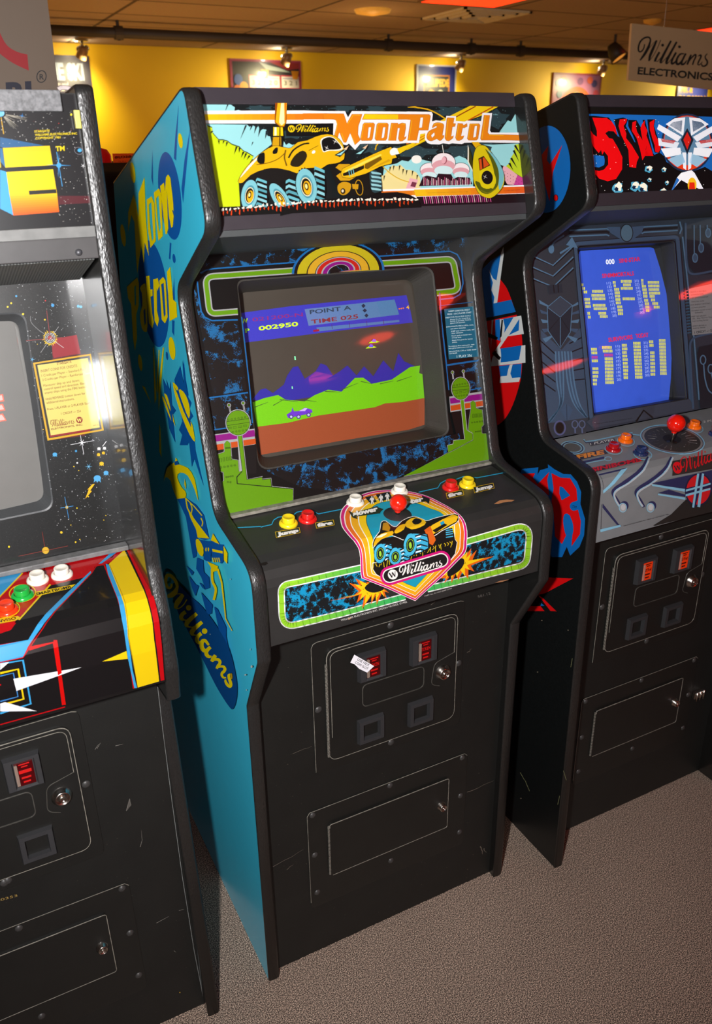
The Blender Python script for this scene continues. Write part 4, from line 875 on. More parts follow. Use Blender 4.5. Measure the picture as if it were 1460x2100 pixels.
for st in (zA((120, 180), (132, 215), (112, 320)), zA((345, 130), (280, 130), (228, 212)), zA((172, 300), (196, 372)), zA((262, 320), (298, 398)), zA((455, 208), (390, 208), (378, 222), (356, 345)), zA((588, 209), (522, 209), (508, 222), (490, 345)), zA((644, 210), (620, 360)), zA((765, 215), (735, 212)), zB((52, 180), (24, 360)), zB((330, 212), (290, 205), (252, 222)), zB((198, 330), (222, 288)), zB((392, 165), (370, 340)), zB((490, 215), (468, 345)), zB((672, 216), (598, 217), (580, 345)), zB((738, 140), (706, 350)), zB((776, 316), (910, 318))):
    am.line(st, 1.1, (250, 190, 30), z=am.z)
am.z += 1
am.poly(zA((300, 380), (350, 365), (350, 366)) , ORG)
w_badge(am, (594.8, 266.5), 7.2, YEL, BLK); wordmark(am, (604.5, 273.2), (671, 271.5), YEL, h=0.66, bold=1.35)
am.text('TM', zH((948, 224))[0], zH((980, 226))[0], 2.2, SKY)
am.poly(zF((660, 60), (765, 60), (760, 235), (740, 275), (700, 275), (655, 235)) , (150, 70, 8)); am.poly(zF((682, 62), (762, 62), (755, 230), (735, 268), (705, 268), (662, 230)), (246, 186, 18)); am.poly(zF((712, 62), (738, 62), (742, 240), (715, 262), (695, 235)), (255, 246, 180)); am.poly(zF((745, 62), (757, 62), (752, 225), (744, 240)), DOR)
# generic six-wheeled rover
gun = zC((385, 8), (470, 12), (478, 95), (465, 185), (490, 205), (352, 190), (370, 160), (378, 100))
am.poly(gun, BLK); am.poly(zC((382, 14), (465, 16), (470, 92), (380, 92)), YEL); am.poly(zC((392, 16), (410, 16), (410, 90), (390, 90)), (255, 250, 210)); am.poly(zC((380, 104), (450, 104), (452, 180), (372, 180)), GLD); am.poly(zC((435, 16), (445, 16), (446, 180), (432, 180)), (90, 60, 8))
body = spl(zC((68, 500), (120, 400), (200, 310), (280, 240), (380, 185), (450, 190), (500, 200), (540, 200), (600, 150), (680, 135), (760, 100), (860, 78), (940, 100), (990, 150), (1010, 210), (1010, 300), (930, 340), (860, 350), (740, 420), (560, 440), (420, 380), (300, 390), (180, 440), (110, 508)), True, 2)
am.poly(shrink(body, -0.8), BLK); am.poly(body, (238, 182, 12))
am.poly(spl(zC((82, 470), (150, 372), (215, 305), (265, 262), (240, 300), (150, 400)), True, 2), (255, 250, 230))
am.poly(zC((110, 508), (180, 440), (300, 390), (420, 380), (520, 400), (600, 430), (600, 520), (440, 640), (250, 640), (200, 520)), (24, 22, 20))
am.poly(spl(zC((235, 310), (250, 265), (290, 240), (305, 260), (300, 335), (260, 342)), True, 3), BLK); am.poly(spl(zC((375, 230), (400, 200), (420, 200), (415, 245), (380, 255)), True, 3), BLK)
am.line(zC((230, 350), (330, 335), (420, 300), (480, 250)), 1.6, (110, 74, 6), smooth=True); am.line(zC((490, 220), (480, 290), (500, 360)), 3.0, (120, 84, 10), smooth=True)
am.line(zC((515, 290), (560, 220), (640, 170), (700, 160)), 3.2, BLK, smooth=True); am.poly(spl(zC((530, 350), (570, 270), (640, 225), (680, 260), (660, 320), (600, 370)), True, 3), (40, 32, 16))
am.poly(spl(zC((800, 130), (860, 98), (915, 108), (960, 150), (1000, 205), (960, 225), (880, 225), (830, 240), (812, 210)), True, 3), (250, 246, 230)); am.poly(spl(zC((812, 135), (865, 106), (915, 114), (955, 155), (985, 203), (930, 216), (870, 218), (832, 230), (818, 205)), True, 3), BLK)
for cx, cy, r in ((855, 200, 5.5), (930, 145, 6.5)): am.poly(star(*zC((cx, cy))[0], r, 0.7, 4, 0.5), (255, 252, 240))
am.poly(ell(*zC((738, 238))[0], 4, 3, -40), (255, 252, 240)); am.line(zC((695, 225), (780, 180)), 1.0, (110, 74, 6))
for c, rx, ry, an, dep in (((168, 620), 17.5, 32, 8, 38), ((440, 650), 15, 36, -32, 42), ((672, 545), 21.5, 37.5, -10, 40)):
    x, y = zC(c)[0]
    am.poly(zm(0, 0, 1)((x, y - ry), (x + dep * 0.4, y - ry * 1.02), (x + dep * 0.95, y - ry * 0.55), (x + dep, y + ry * 0.3), (x + dep * 0.9, y + ry * 0.75), (x, y + ry)), BLK)
    z0 = am.z + 1
    for k in range(6):
        a0 = -1.0 + k * 0.31; a1 = a0 + 0.2
        am.poly([(x + rx * 0.72 + dep * 0.02, y + ry * a0), (x + dep * 0.42, y + ry * (a0 - 0.10)), (x + dep * 0.93, y + ry * (a0 + 0.12)), (x + dep * 0.93, y + ry * (a1 + 0.08)), (x + dep * 0.42, y + ry * (a1 - 0.13)), (x + rx * 0.72, y + ry * (a1 - 0.02))], (TEA, (140, 204, 212), (86, 160, 172))[k % 3], z=z0)
    am.z = z0
    am.poly(star(x, y, ry * 1.0, ry * 0.92, 20) if False else [(x + (p[0] * rx * math.cos(math.radians(an)) - p[1] * ry * math.sin(math.radians(an))), y + (p[0] * rx * math.sin(math.radians(an)) + p[1] * ry * math.cos(math.radians(an)))) for p in star(0, 0, 1.06, 0.96, 22)], BLK)
    am.poly(ell(x, y, rx * 0.97, ry * 0.97, an), (126, 196, 206)); am.poly(ell(x + 0.5, y + 0.5, rx * 0.62, ry * 0.64, an), (78, 150, 166)); am.poly(ell(x, y + 1, rx * 0.52, ry * 0.52, an), (255, 236, 190)); am.poly(ell(x, y + 1, rx * 0.46, ry * 0.47, an), (34, 28, 16))
    am.poly(ell(x + rx * 0.06, y + 3, rx * 0.36, ry * 0.38, an), (238, 176, 16)); am.poly(ell(x, y, rx * 0.2, ry * 0.22, an), (60, 40, 10)); am.poly(ell(x - 0.5, y, rx * 0.12, ry * 0.14, an), (255, 230, 140))
# front gear, missiles, cannon and far wheel
am.poly(zD((120, 290), (220, 280), (420, 330), (560, 350), (580, 520), (470, 560), (260, 560), (200, 500)), (22, 20, 18))
am.poly(spl(zD((470, 345), (530, 350), (565, 400), (575, 480), (560, 520), (490, 520)), True, 3), (40, 66, 72))
for k in range(5): am.poly(zD((480, 352 + k * 34), (540, 360 + k * 34), (568, 368 + k * 34), (570, 380 + k * 34), (488, 372 + k * 34)), (150, 206, 212), z=am.z + 1)
am.z += 2
am.poly([(p[0], p[1]) for p in [zD((235, 355))[0]]] + zD((180, 320), (210, 290), (300, 290), (340, 350), (350, 400), (300, 430), (220, 430), (185, 390)), (214, 158, 16)); am.poly(spl(zD((200, 470), (250, 440), (310, 460), (300, 520), (250, 555), (205, 530)), True, 3), (206, 150, 20)); am.poly(ell(*zD((243, 520))[0], 5, 6), (44, 30, 12)); am.poly(ell(*zD((240, 518))[0], 2.4, 3), (240, 220, 190))
am.loop(ell(*zD((380, 490))[0], 7.5, 15.5, -8), 1.6, (196, 144, 18)); am.poly(zD((320, 460), (375, 462), (370, 505), (325, 500)), (206, 150, 20))
cannon = zD((225, 370), (240, 330), (440, 235), (560, 180), (650, 145), (700, 235), (660, 245), (655, 285), (560, 310), (440, 370), (300, 410), (240, 400))
am.poly(shrink(cannon, -0.8), BLK); am.poly(cannon, (240, 188, 14)); am.poly(zD((255, 350), (430, 262), (560, 205), (575, 215), (430, 285), (265, 372)), (255, 226, 80)); am.poly(zD((430, 290), (560, 225), (575, 250), (450, 335), (425, 325)), (120, 84, 8)); am.poly(zD((240, 372), (300, 345), (420, 300), (420, 330), (300, 385), (245, 392)), (30, 24, 14)); am.poly(zD((440, 345), (630, 250), (650, 262), (560, 300)), GLD)
for k in range(3): am.line(zD((290 + k * 18, 340 - k * 8), (300 + k * 18, 395 - k * 8)), 1.6, TEA, z=am.z)
am.poly(spl(zD((640, 180), (670, 152), (700, 158), (740, 150), (710, 180), (730, 200), (690, 210), (650, 215)), True, 3), (255, 252, 246)); am.poly(zD((700, 160), (840, 110), (860, 120), (720, 205)), (246, 206, 18))
for a in (0, 180):
    am.poly(zD((170 + a * 0.92, 215 - a * 0.05), (235 + a * 0.92, 175 - a * 0.05), (290 + a * 0.92, 140 - a * 0.05), (275 + a * 0.92, 175 - a * 0.05), (215 + a * 0.92, 232 - a * 0.05)), (24, 36, 40)); am.poly(zD((185 + a * 0.92, 215 - a * 0.05), (240 + a * 0.92, 185 - a * 0.05), (270 + a * 0.92, 165 - a * 0.05), (225 + a * 0.92, 215 - a * 0.05)), SKY); am.poly(zD((245 + a * 0.9, 165 - a * 0.05), (292 + a * 0.9, 134 - a * 0.05), (270 + a * 0.9, 172 - a * 0.05)), (240, 200, 160))
# rocks
random.seed(11)
ground = zC((0, 715), (100, 735), (200, 728), (380, 740), (640, 700), (760, 670)) + zD((200, 585), (420, 570), (560, 535), (700, 530), (800, 550), (870, 580), (915, 620), (915, 665))[:6] + [(850, 432), (446, 447), (446, 425)]
am.poly([(441, 428)] + zC((100, 725), (380, 738), (640, 700), (760, 665)) + zD((200, 580), (420, 568), (560, 535), (700, 528), (800, 548), (880, 590)) + [(858, 428), (446, 447)], BLK)
for k in range(95):
    t = k / 95.0; x = 449 + t * 398; y0 = 434 - t * 24 + (6 if 0.28 < t < 0.5 else 0) * 0 - (8 * math.sin(t * 3.1))
    y0 = 434 + (y0 - 434) * 0.9
    if k % 2 == 0: w = random.uniform(3, 8); am.poly([(x, y0 + random.uniform(-4, 2)), (x + w, y0 - random.uniform(1, 5)), (x + w * 1.2, y0 + random.uniform(0, 2)), (x + w * 0.4, y0 + random.uniform(1, 4))], (250, 240, 222), z=am.z + 1)
    else: h = random.uniform(4, 13); am.poly([(x, y0 + 3), (x + 2.2, y0 + 3), (x + 1.4, min(y0 + 3 + h, 446 - t * 17)), (x - 1.2, min(y0 + h, 446 - t * 17))], (214, 62, 16), z=am.z + 1)
am.z += 2
# drop-shaped pod
am.poly(zE((412, 112), (440, 190), (455, 330), (410, 235)), (250, 240, 220)); am.poly(zE((420, 128), (440, 190), (462, 330), (420, 240)), (60, 56, 16))
pod = spl(zE((480, 130), (540, 120), (600, 190), (660, 280), (685, 360), (670, 430), (610, 495), (560, 508), (500, 480), (460, 400), (450, 300), (455, 200)), True, 3)
am.poly(zE((440, 92), (490, 92), (530, 130), (480, 150)), (232, 176, 14)); am.poly(shrink(pod, -0.7), (36, 34, 10)); am.poly(pod, (222, 196, 16)); am.poly(spl(zE((560, 150), (620, 210), (672, 300), (680, 380), (650, 450), (640, 400), (640, 300), (600, 220)), True, 3), (120, 190, 196)); am.poly(spl(zE((540, 140), (600, 210), (640, 300), (642, 390), (620, 440), (560, 480), (500, 455), (470, 380), (600, 440), (610, 330), (580, 220)), True, 3), (84, 92, 14))
am.poly(zE((490, 215), (530, 195), (580, 265), (500, 305)), (44, 20, 10)); am.poly(zE((496, 222), (512, 214), (520, 292), (503, 300)), (214, 80, 24)); am.poly(zE((522, 210), (532, 205), (572, 262), (530, 285)), (214, 80, 24))
am.poly(spl(zE((500, 320), (560, 290), (610, 330), (620, 400), (570, 440), (510, 420)), True, 3), (226, 206, 16)); am.poly(ell(*zE((556, 357))[0], 11.5, 14, -8), BLK); am.poly(star(*zE((540, 352))[0], 5.5, 0.6, 4, 0.5), (240, 240, 230)); am.line(zE((505, 450), (560, 472), (620, 440)), 2.0, (120, 120, 20), smooth=True)
mq_panel = [c for c in moon.children if c.name.startswith('marquee_panel')][0]
am.dim = 0.84
am.build('marquee_print', mq_panel)
for nm, a, b in (('marquee_retainer', (0.0405, 1.5985), (0.0475, 1.6235)), ('marquee_retainer', (0.0925, 1.7760), (0.0985, 1.7990))):
    Tm = plane_T((0.041, 1.600), (0.098, 1.797)); v0 = (a[1] - 1.600) / 0.9606; v1 = (b[1] - 1.600) / 0.9606
    box(nm, XA, XB, -0.0045, 0.0, v0, v1, M_RETAINER, moon, 0.0008, T=Tm)
# ------------------------------------------------------------------ middle cabinet: screen bezel
def bez_mat(m): return m
BEZKW = dict(rough=0.35, coat=1.0, coat_rough=0.02, var=0.04, vscale=300)
zb2, zb3, zb4, zb5, zb6, zs = zm(390, 470, 3.389), zm(640, 470, 2.691), zm(410, 780, 4.7), zm(820, 740, 4.357), zm(890, 610, 8.318), zm(460, 580, 2.92)
hole_px = fillet([(484, 574), (889, 545), (923, 892), (530, 967)], [16, 24, 20, 26], 6)
hole_uv = [BEZ.uv(*p) for p in hole_px]
M_BEZ = mat('bezel_glass_black', (15, 16, 16), coat=1.0, coat_rough=0.02, rough=0.3, var=0.2, vscale=500, speck=(900, 0.72, (70, 70, 70)))
bez = prism_y('screen_bezel', [(XA, 0.0), (XB, 0.0), (XB, BEZ.L[1]), (XA, BEZ.L[1])], 0, 0.004, M_BEZ, moon, plane_T((0.115, 1.094), (0.238, 1.554)), holes=[hole_uv])
ab = Art(BEZ, 0.0002, **BEZKW)
CYN, GRN, SIL, PUR, ROR = (16, 92, 150), (88, 136, 6), (150, 150, 152), (126, 16, 112), (178, 70, 20)
MARB = dict(marble=(30, 0.755, (22, 92, 142)))
ab.poly(zb2((190, 135), (915, 75)) + zb3((200, 55), (840, 12), (846, 125), (760, 122), (340, 150), (280, 100), (150, 55), (20, 75)) + zb2((830, 150), (760, 230), (120, 285), (60, 330), (100, 240)), BLK, mk=MARB)
ab.poly(zb2((20, 400), (50, 460), (75, 560), (100, 610), (150, 635), (330, 632)) + [(500, 760), (506, 800), (437, 812)], BLK, mk=MARB)
ab.poly([(430, 818), (508, 805), (514, 866), (440, 880)], BLK, mk=MARB); ab.poly([(570, 960), (640, 1000), (690, 1008), (770, 1000), (905, 940), (900, 896), (740, 925)], BLK, mk=MARB); ab.poly([(545, 965), (600, 952), (690, 1006), (610, 998)], BLK, mk=MARB)
ab.poly([(912, 750), (990, 740), (996, 800), (918, 808)], BLK, mk=MARB)
ab.line(zb2((70, 305), (110, 285), (160, 275), (760, 228), (790, 190), (850, 130), (915, 85)) + zb3((60, 62), (130, 55), (200, 68), (270, 100), (340, 152), (760, 122), (800, 140), (822, 180), (832, 300), (815, 360), (780, 380), (700, 388)), 2.8, CYN)
ab.line(zb2((48, 360), (60, 470), (75, 570), (100, 612), (150, 636), (330, 630)), 3.0, CYN)
def band(pts, close=False):
    ab.line(pts, 14.0, SIL); ab.line(pts, 8.6, GRN)
band(fillet(zb2((740, 287), (105, 332), (135, 588), (330, 573)), [0, 16, 14, 0], 6, closed=False)); band(fillet(zb3((350, 192), (775, 165), (808, 340), (686, 352)), [0, 15, 14, 0], 6, closed=False))
cxa, cya = 693.0, 556.0
for r, c in ((60, CYN), (57, BLK), (53, (176, 160, 22)), (41, (40, 34, 20)), (39.5, (196, 150, 34)), (30, (60, 40, 20)), (29, SIL), (27.5, (176, 30, 20)), (22, SIL), (20, PUR), (14.5, SIL), (13.5, BLK)):
    k = r / 53.0
    ab.poly([(cxa + 84 * k * math.cos(t) , cya + 2 - 4.0 * math.cos(t) - (56 * k) * math.sin(t)) for t in (math.pi * i / 28 for i in range(29))], c, mk=MARB if r == 13.5 else None)
# blue framing lines, bands and the two green tower towns
def town(q, mir=False):
    pass
ab.line([(495, 650), (503, 720), (512, 800), (517, 868)], 2.4, CYN); ab.line(zb4((80, 170), (460, 118)), 3.0, CYN); ab.line(zb4((110, 480), (500, 425)), 2.6, CYN)
ab.poly(zb4((110, 525), (525, 465), (530, 640), (120, 700)), SIL); ab.poly(zb4((100, 535), (522, 478), (528, 540), (112, 595)), PUR); ab.poly(zb4((118, 625), (532, 560), (536, 612), (125, 680)), ROR)
ab.poly(zb4((120, 680), (538, 615), (545, 900), (150, 900)), BLK); 
def outline(P, w=1.6): ab.poly(shrink(P, -w), SIL); ab.poly(shrink(P, -0.5), BLK); ab.poly(P, GRN)
t1 = zb4((165, 715), (235, 690), (232, 610), (258, 582), (288, 605), (300, 760), (362, 770), (372, 880), (405, 870), (352, 930), (356, 995), (690, 1025), (893, 1045), (893, 1160), (240, 1290), (196, 1085), (190, 1000), (230, 965), (225, 885), (180, 870), (168, 800))
ab.poly(shrink(zb4((362, 528), (400, 525), (450, 955), (600, 930), (600, 955), (680, 945), (690, 1025), (500, 1010), (390, 900)), -1.6), SIL)
outline(t1); ab.poly(shrink(zb4((362, 528), (400, 525), (450, 955), (600, 930), (600, 955), (680, 945), (690, 1025), (352, 995), (350, 930), (405, 870)), -0.4), BLK); ab.poly(zb4((364, 530), (398, 527), (448, 958), (595, 935), (598, 960), (676, 950), (684, 1022), (360, 992), (356, 935), (408, 875)), GRN)
ab.line(zb4((355, 996), (893, 1048)), 1.0, BLK)
ball = ell(*zb4((363, 408))[0], 23.5, 25); 
for px_, py_ in ((276, 240), (412, 220)): ab.line([zb4((px_, py_))[0], zb4((px_ + 16, 310))[0]], 3.4, SIL); ab.line([zb4((px_, py_))[0], zb4((px_ + 16, 310))[0]], 1.0, BLK); ab.poly(ell(*zb4((px_, py_))[0], 4.2, 4.2), SIL); ab.poly(ell(*zb4((px_, py_))[0], 2.8, 2.8), BLK); ab.poly(ell(*zb4((px_, py_))[0], 1.8, 1.8), GRN)
ab.poly(shrink(ball, -2.4), SIL); ab.poly(shrink(ball, -0.8), BLK); ab.poly(ball, GRN); ab.line(zb4((252, 398), (470, 368)), 0.8, BLK); ab.line(zb4((258, 436), (474, 404)), 0.8, BLK)
def rings(z, pts, r=1.7):
    for p in pts: q = z(p)[0]; ab.loop(ell(q[0], q[1], r, r, n=8), 0.6, BLK)
def bars(z, pts, w, h):
    for p in pts: q = z(p)[0]; ab.loop([(q[0] - w, q[1] - h), (q[0] + w, q[1] - h - w * 0.12), (q[0] + w, q[1] + h - w * 0.12), (q[0] - w, q[1] + h)], 0.6, BLK)
rings(zb4, [(270 + k * 32, 380 - k * 5) for k in range(6)]); rings(zb4, [(312 + k * 32, 498 - k * 5) for k in range(5)]); bars(zb4, [(282, 460), (330, 455), (380, 447), (428, 440)], 3.4, 1.6)
bars(zb4, [(192, 768), (225, 762), (258, 757), (290, 752)], 1.7, 3.8); rings(zb4, [(197 + k * 33, 838 - k * 5) for k in range(5)]); rings(zb4, [(247, 652), (265, 650), (283, 648)], 1.4); rings(zb4, [(247, 932), (267, 929), (288, 925), (308, 921), (262, 978), (287, 981)], 1.5)
# right town
ab.line([(899, 600), (906, 690), (913, 750), (918, 800)], 2.2, CYN); ab.line([(912, 750), (984, 739)], 2.6, CYN); ab.line(zb5((620, 260), (730, 240)), 2.2, CYN)
ab.poly(zb5((430, 320), (740, 270), (742, 410), (440, 460)), SIL); ab.poly(zb5((436, 336), (738, 290), (740, 345), (440, 384)), PUR); ab.poly(zb5((440, 400), (740, 355), (742, 400), (444, 448)), ROR); ab.poly(zb5((446, 460), (742, 415), (760, 640), (560, 680), (500, 690)), BLK)
ab.poly(zb5((0, 760), (120, 735), (300, 690), (560, 640), (560, 700), (410, 760), (410, 820), (60, 1000), (0, 1010)), BLK, mk=MARB)
t2 = zb5((20, 1030), (420, 822), (640, 708), (640, 650), (600, 615), (610, 520), (625, 420), (620, 375), (640, 357), (662, 375), (668, 425), (722, 440), (735, 570), (715, 590), (720, 650), (760, 650), (785, 880))
outline(t2, 1.2); ab.poly(shrink(zb5((530, 345), (556, 343), (585, 620), (636, 650), (638, 705), (420, 818), (415, 755), (465, 745), (468, 712), (568, 700)), -1.4), SIL); ab.poly(zb5((530, 345), (556, 343), (585, 620), (636, 650), (638, 705), (420, 818), (415, 755), (465, 745), (468, 712), (568, 700)), GRN); ab.line(zb5((420, 820), (640, 708), (636, 645)), 0.9, BLK)
for px_, py_ in ((457, 104), (554, 95)): ab.line([zb5((px_, py_))[0], zb5((px_ + 8, 165))[0]], 3.0, SIL); ab.poly(ell(*zb5((px_, py_))[0], 3.5, 3.8), SIL); ab.poly(ell(*zb5((px_, py_))[0], 2.2, 2.4), BLK); ab.poly(ell(*zb5((px_, py_))[0], 1.4, 1.6), GRN)
ball = ell(*zb5((530, 248))[0], 17.6, 22.0); ab.poly(shrink(ball, -2.2), SIL); ab.poly(shrink(ball, -0.7), BLK); ab.poly(ball, GRN); ab.line(zb5((455, 240), (600, 225)), 0.8, BLK); ab.line(zb5((455, 268), (604, 252)), 0.8, BLK)
rings(zb5, [(472 + k * 24, 220 - k * 4) for k in range(6)], 1.4); rings(zb5, [(490 + k * 23, 318 - k * 3) for k in range(5)], 1.4); bars(zb5, [(490, 286), (525, 282), (560, 276), (595, 272)], 2.8, 1.6); bars(zb5, [(642, 492), (664, 490), (686, 488), (708, 485)], 1.4, 3.8); rings(zb5, [(628 + k * 23, 552 - k * 3) for k in range(5)], 1.3); rings(zb5, [(660 + k * 15, 633 - k * 2) for k in range(4)], 1.1)
# instruction card printed on the bezel
ab.loop([(898.5, 628), (968, 620), (980, 738), (912, 748)], 2.2, CYN)
card = zb6((140, 205), (635, 158), (735, 1010), (220, 1060)); ab.poly(card, (12, 92, 118))
lines = [('INSERT COINS FOR CREDIT', 215, 580, 258, 26), ('PRESS 1 OR 2 PLAYER START', 195, 605, 308, 26), ('OBJECTIVE: Reach FIVE GOALS', 160, 590, 362, 20), ('(Points E, J, O, T and Z) as', 240, 585, 395, 20), ('quickly as possible. Control', 240, 597, 425, 20), ('speed with Joystick.', 242, 497, 458, 20), ('EARN POINTS: FIRE at UFOs, rocks,', 175, 640, 520, 20), ('and other obstacles.', 248, 508, 552, 20), ('JUMP over craters, rocks, and', 255, 650, 595, 20), ('other obstacles.', 262, 462, 628, 20), ('Reach goals in better than', 266, 606, 672, 20), ('average time.', 268, 432, 704, 20), ('Reach five goals for bonus', 272, 620, 748, 20), ('points.', 276, 360, 780, 20), ('To continue from same point, start', 210, 652, 852, 20), ('new game before time runs out.', 215, 622, 885, 20), ('Extra PATROL CAR at 10,000 30,000', 222, 686, 940, 20), ('and 50,000.', 226, 360, 972, 20), ('1 PLAY 25¢', 352, 610, 1032, 40)]
for tx, x0, x1, yb, hh in lines:
    ab.text(tx, zb6((x0, yb))[0], zb6((x1, yb - (x1 - x0) * 0.085))[0], hh / 8.318, (196, 220, 222), bold=0.01)
ab.build('bezel_print', bez)
box('bezel_sill', XA, XB, 0.100, 0.116, 1.0905, 1.0965, M_EDGEWEAR, moon, 0.001)
# monitor
M_SURR = mat('monitor_surround_plastic', (52, 49, 44), rough=0.55, var=0.3, vscale=900, bump=0.3, bscale=1200)
cu = sum(p[0] for p in hole_uv) / len(hole_uv); cv = sum(p[1] for p in hole_uv) / len(hole_uv)
inner_uv = [(cu + (p[0] - cu) * 0.90, cv + (p[1] - cv) * 0.90) for p in hole_uv]
surround(BEZ, hole_uv, inner_uv, 0.052, M_SURR, moon)
hu = max(p[0] for p in hole_uv) - cu; hv = max(p[1] for p in hole_uv) - cv
CRT = CrtSurf((0.115, 1.094), (0.238, 1.554), 0.060, cu, cv, hu, hv, 0.016)
tube_m = mat('picture_tube_glass', (70, 64, 57), rough=0.3, coat=0.8, coat_rough=0.05, var=0.03)
crt = crt_glass(CRT, tube_m, moon)
ac = Art(CRT, 0.0004, rough=0.3, coat=0.6, coat_rough=0.06, emis=0.16, var=0.08, vscale=700)
SB, SG_, SBR, SLB, SDB = (56, 54, 166), (104, 178, 20), (140, 68, 40), (76, 108, 158), (46, 42, 140)
ac.poly(zs((60, 186), (400, 140), (1090, 74), (1112, 160), (1128, 238), (700, 285), (110, 360), (85, 300)), SB); ac.grad([zs((480, 158))[0], zs((1018, 100))[0], zs((1046, 190))[0], zs((504, 258))[0]], (92, 114, 162), (70, 114, 154), 5)
ac.text('POINT A', zs((512, 188))[0], zs((760, 160))[0], 8.2, (44, 58, 76), bold=0.02); ac.text('TIME 025', zs((520, 246))[0], zs((802, 212))[0], 8.2, (120, 44, 52), bold=0.02)
ac.dots(zs((832, 138), (840, 166), (850, 196)), 4.4, (36, 44, 66), 4); ac.poly(zs((550, 268), (1046, 222), (1048, 234), (560, 292)), SLB)
for x in (642, 746, 850, 950): ac.line(zs((x, 248 - (x - 642) * 0.09), (x + 4, 278 - (x - 642) * 0.09)), 1.0, (80, 40, 90))
ac.poly(zs((530, 282), (566, 278), (568, 290), (532, 294)), (140, 30, 50)); ac.text('021200-N', zs((168, 232))[0], zs((470, 200))[0], 7.6, (126, 40, 110), bold=0.01); ac.text('1P', zs((106, 302))[0], zs((152, 296))[0], 8.0, (150, 214, 30), bold=0.03); ac.text('002950', zs((206, 286))[0], zs((442, 258))[0], 8.6, (190, 232, 40), bold=0.03); ac.text('W', zs((100, 244))[0], zs((142, 238))[0], 8.6, (170, 220, 40), bold=0.03)
ac.dots(zs((1046, 156), (1058, 154), (1070, 152)), 1.8, (226, 120, 40), 4); ac.text('4', zs((1088, 158))[0], zs((1106, 156))[0], 7.0, (226, 170, 40), bold=0.02)
mt = zs((165, 700), (215, 640), (245, 632), (290, 660), (355, 610), (375, 555), (410, 505), (440, 500), (480, 575), (545, 530), (575, 482), (610, 495), (650, 555), (690, 530), (735, 495), (790, 555), (835, 500), (890, 560), (950, 465), (1010, 530), (1040, 420), (1075, 470), (1140, 500), (1140, 560), (850, 630), (300, 720)); ac.poly(mt, SDB)
ac.poly(zs((168, 716), (240, 690), (320, 672), (365, 700), (420, 705), (480, 710), (540, 672), (620, 640), (700, 652), (780, 570), (830, 568), (880, 605), (1000, 580), (1110, 505), (1170, 495), (1165, 540), (1184, 548), (1196, 690), (1060, 715), (900, 745), (700, 775), (560, 795), (380, 838), (195, 862)), SG_)
for a in ((180, 745, 260, 715), (290, 735, 370, 690), (330, 700, 440, 712), (460, 700, 550, 712), (600, 650, 690, 655), (700, 640, 800, 600), (815, 590, 880, 605), (930, 605, 1010, 588), (1030, 590, 1120, 560)): ac.line(zs((a[0], a[1]), (a[2], a[3])), 1.6, (52, 70, 40), w1=0.6)
ac.poly(zs((195, 862), (380, 838), (560, 795), (700, 775), (900, 745), (960, 722), (1060, 715), (1196, 690), (1196, 850), (1100, 880), (700, 945), (216, 1030)), SBR)
ac.poly(zs((370, 790), (400, 770), (405, 745), (415, 770), (445, 768), (480, 748), (520, 758), (526, 775), (500, 785), (380, 810)), (96, 50, 180)); ac.poly(zs((445, 768), (480, 750), (495, 752), (480, 768)), (180, 160, 220))
ac.dots(zs((398, 802), (442, 802), (502, 790)), 4.6, (70, 50, 120), 10); ac.dots(zs((398, 802), (442, 802), (502, 790)), 2.6, (170, 170, 210), 8)
for ux, uy in ((892, 350), (874, 382)): ac.poly(zs((ux - 32, uy + 12), (ux - 10, uy - 4), (ux + 14, uy - 4), (ux + 36, uy + 4), (ux + 20, uy + 8)), (170, 216, 30)); ac.poly(zs((ux - 14, uy + 4), (ux - 4, uy - 14), (ux + 10, uy - 12), (ux + 16, uy + 4)), (90, 80, 210))
ac.poly(zs((416, 440), (424, 440), (426, 462), (418, 462)), (130, 240, 170)); ac.poly(zs((400, 620), (406, 620), (408, 636), (402, 636)), (130, 240, 170))
ac.build('screen_picture', crt)
# ------------------------------------------------------------------ middle cabinet: control panel print, buttons, joystick
c1, c3, c6, c7 = zm(690, 1000, 3.268), zm(540, 980, 2.92), zm(440, 940, 1.973), zm(550, 1120, 3.268)
ap = Art(CP, 0.0004, rough=0.35, var=0.02, vscale=200, coat=0.15, coat_rough=0.1)
CY2 = (40, 170, 216)
def seg_band(P, cols, w):
    n = len(P) - 1
    for i in range(n):
        ap.line([P[i], P[i + 1]], w, cols[i] if isinstance(cols, list) else cols, z=ap.z + 1)
    for p in P[1:-1]: ap.poly(ell(p[0], p[1], w / 2, w / 2, n=12), cols[0] if isinstance(cols, list) else cols, z=ap.z + 1)
    ap.z += 1
fl = fillet(c7((620, 146), (200, 240), (84, 262), (95, 548), (500, 450), (915, 338)), [0, 0, 26, 24, 0, 0], 8, closed=False)
frt = fillet(c6((1000, 342), (1278, 262), (1262, 430), (860, 528)), [0, 24, 24, 0], 8, closed=False)
inl = fillet(c7((640, 160), (112, 288), (118, 520), (640, 394), (820, 350)), [0, 10, 10, 0, 0], 5, closed=False)
inr = fillet(c6((1010, 352), (1262, 284), (1248, 412), (900, 505)), [0, 10, 10, 0], 5, closed=False)
ap.poly(inl, (24, 27, 30), mk=dict(marble=(46, 0.70, (20, 140, 186)))); ap.poly(inr, (24, 27, 30), mk=dict(marble=(46, 0.70, (20, 140, 186))))
LG, DG = (146, 206, 44), (62, 182, 96)
def colr(P, x0, x1): return [tuple(round(v) for v in mixc(LG, DG, min(1, max(0, (((P[i][0] + P[i + 1][0]) / 2) - x0) / (x1 - x0))))) for i in range(len(P) - 1)]
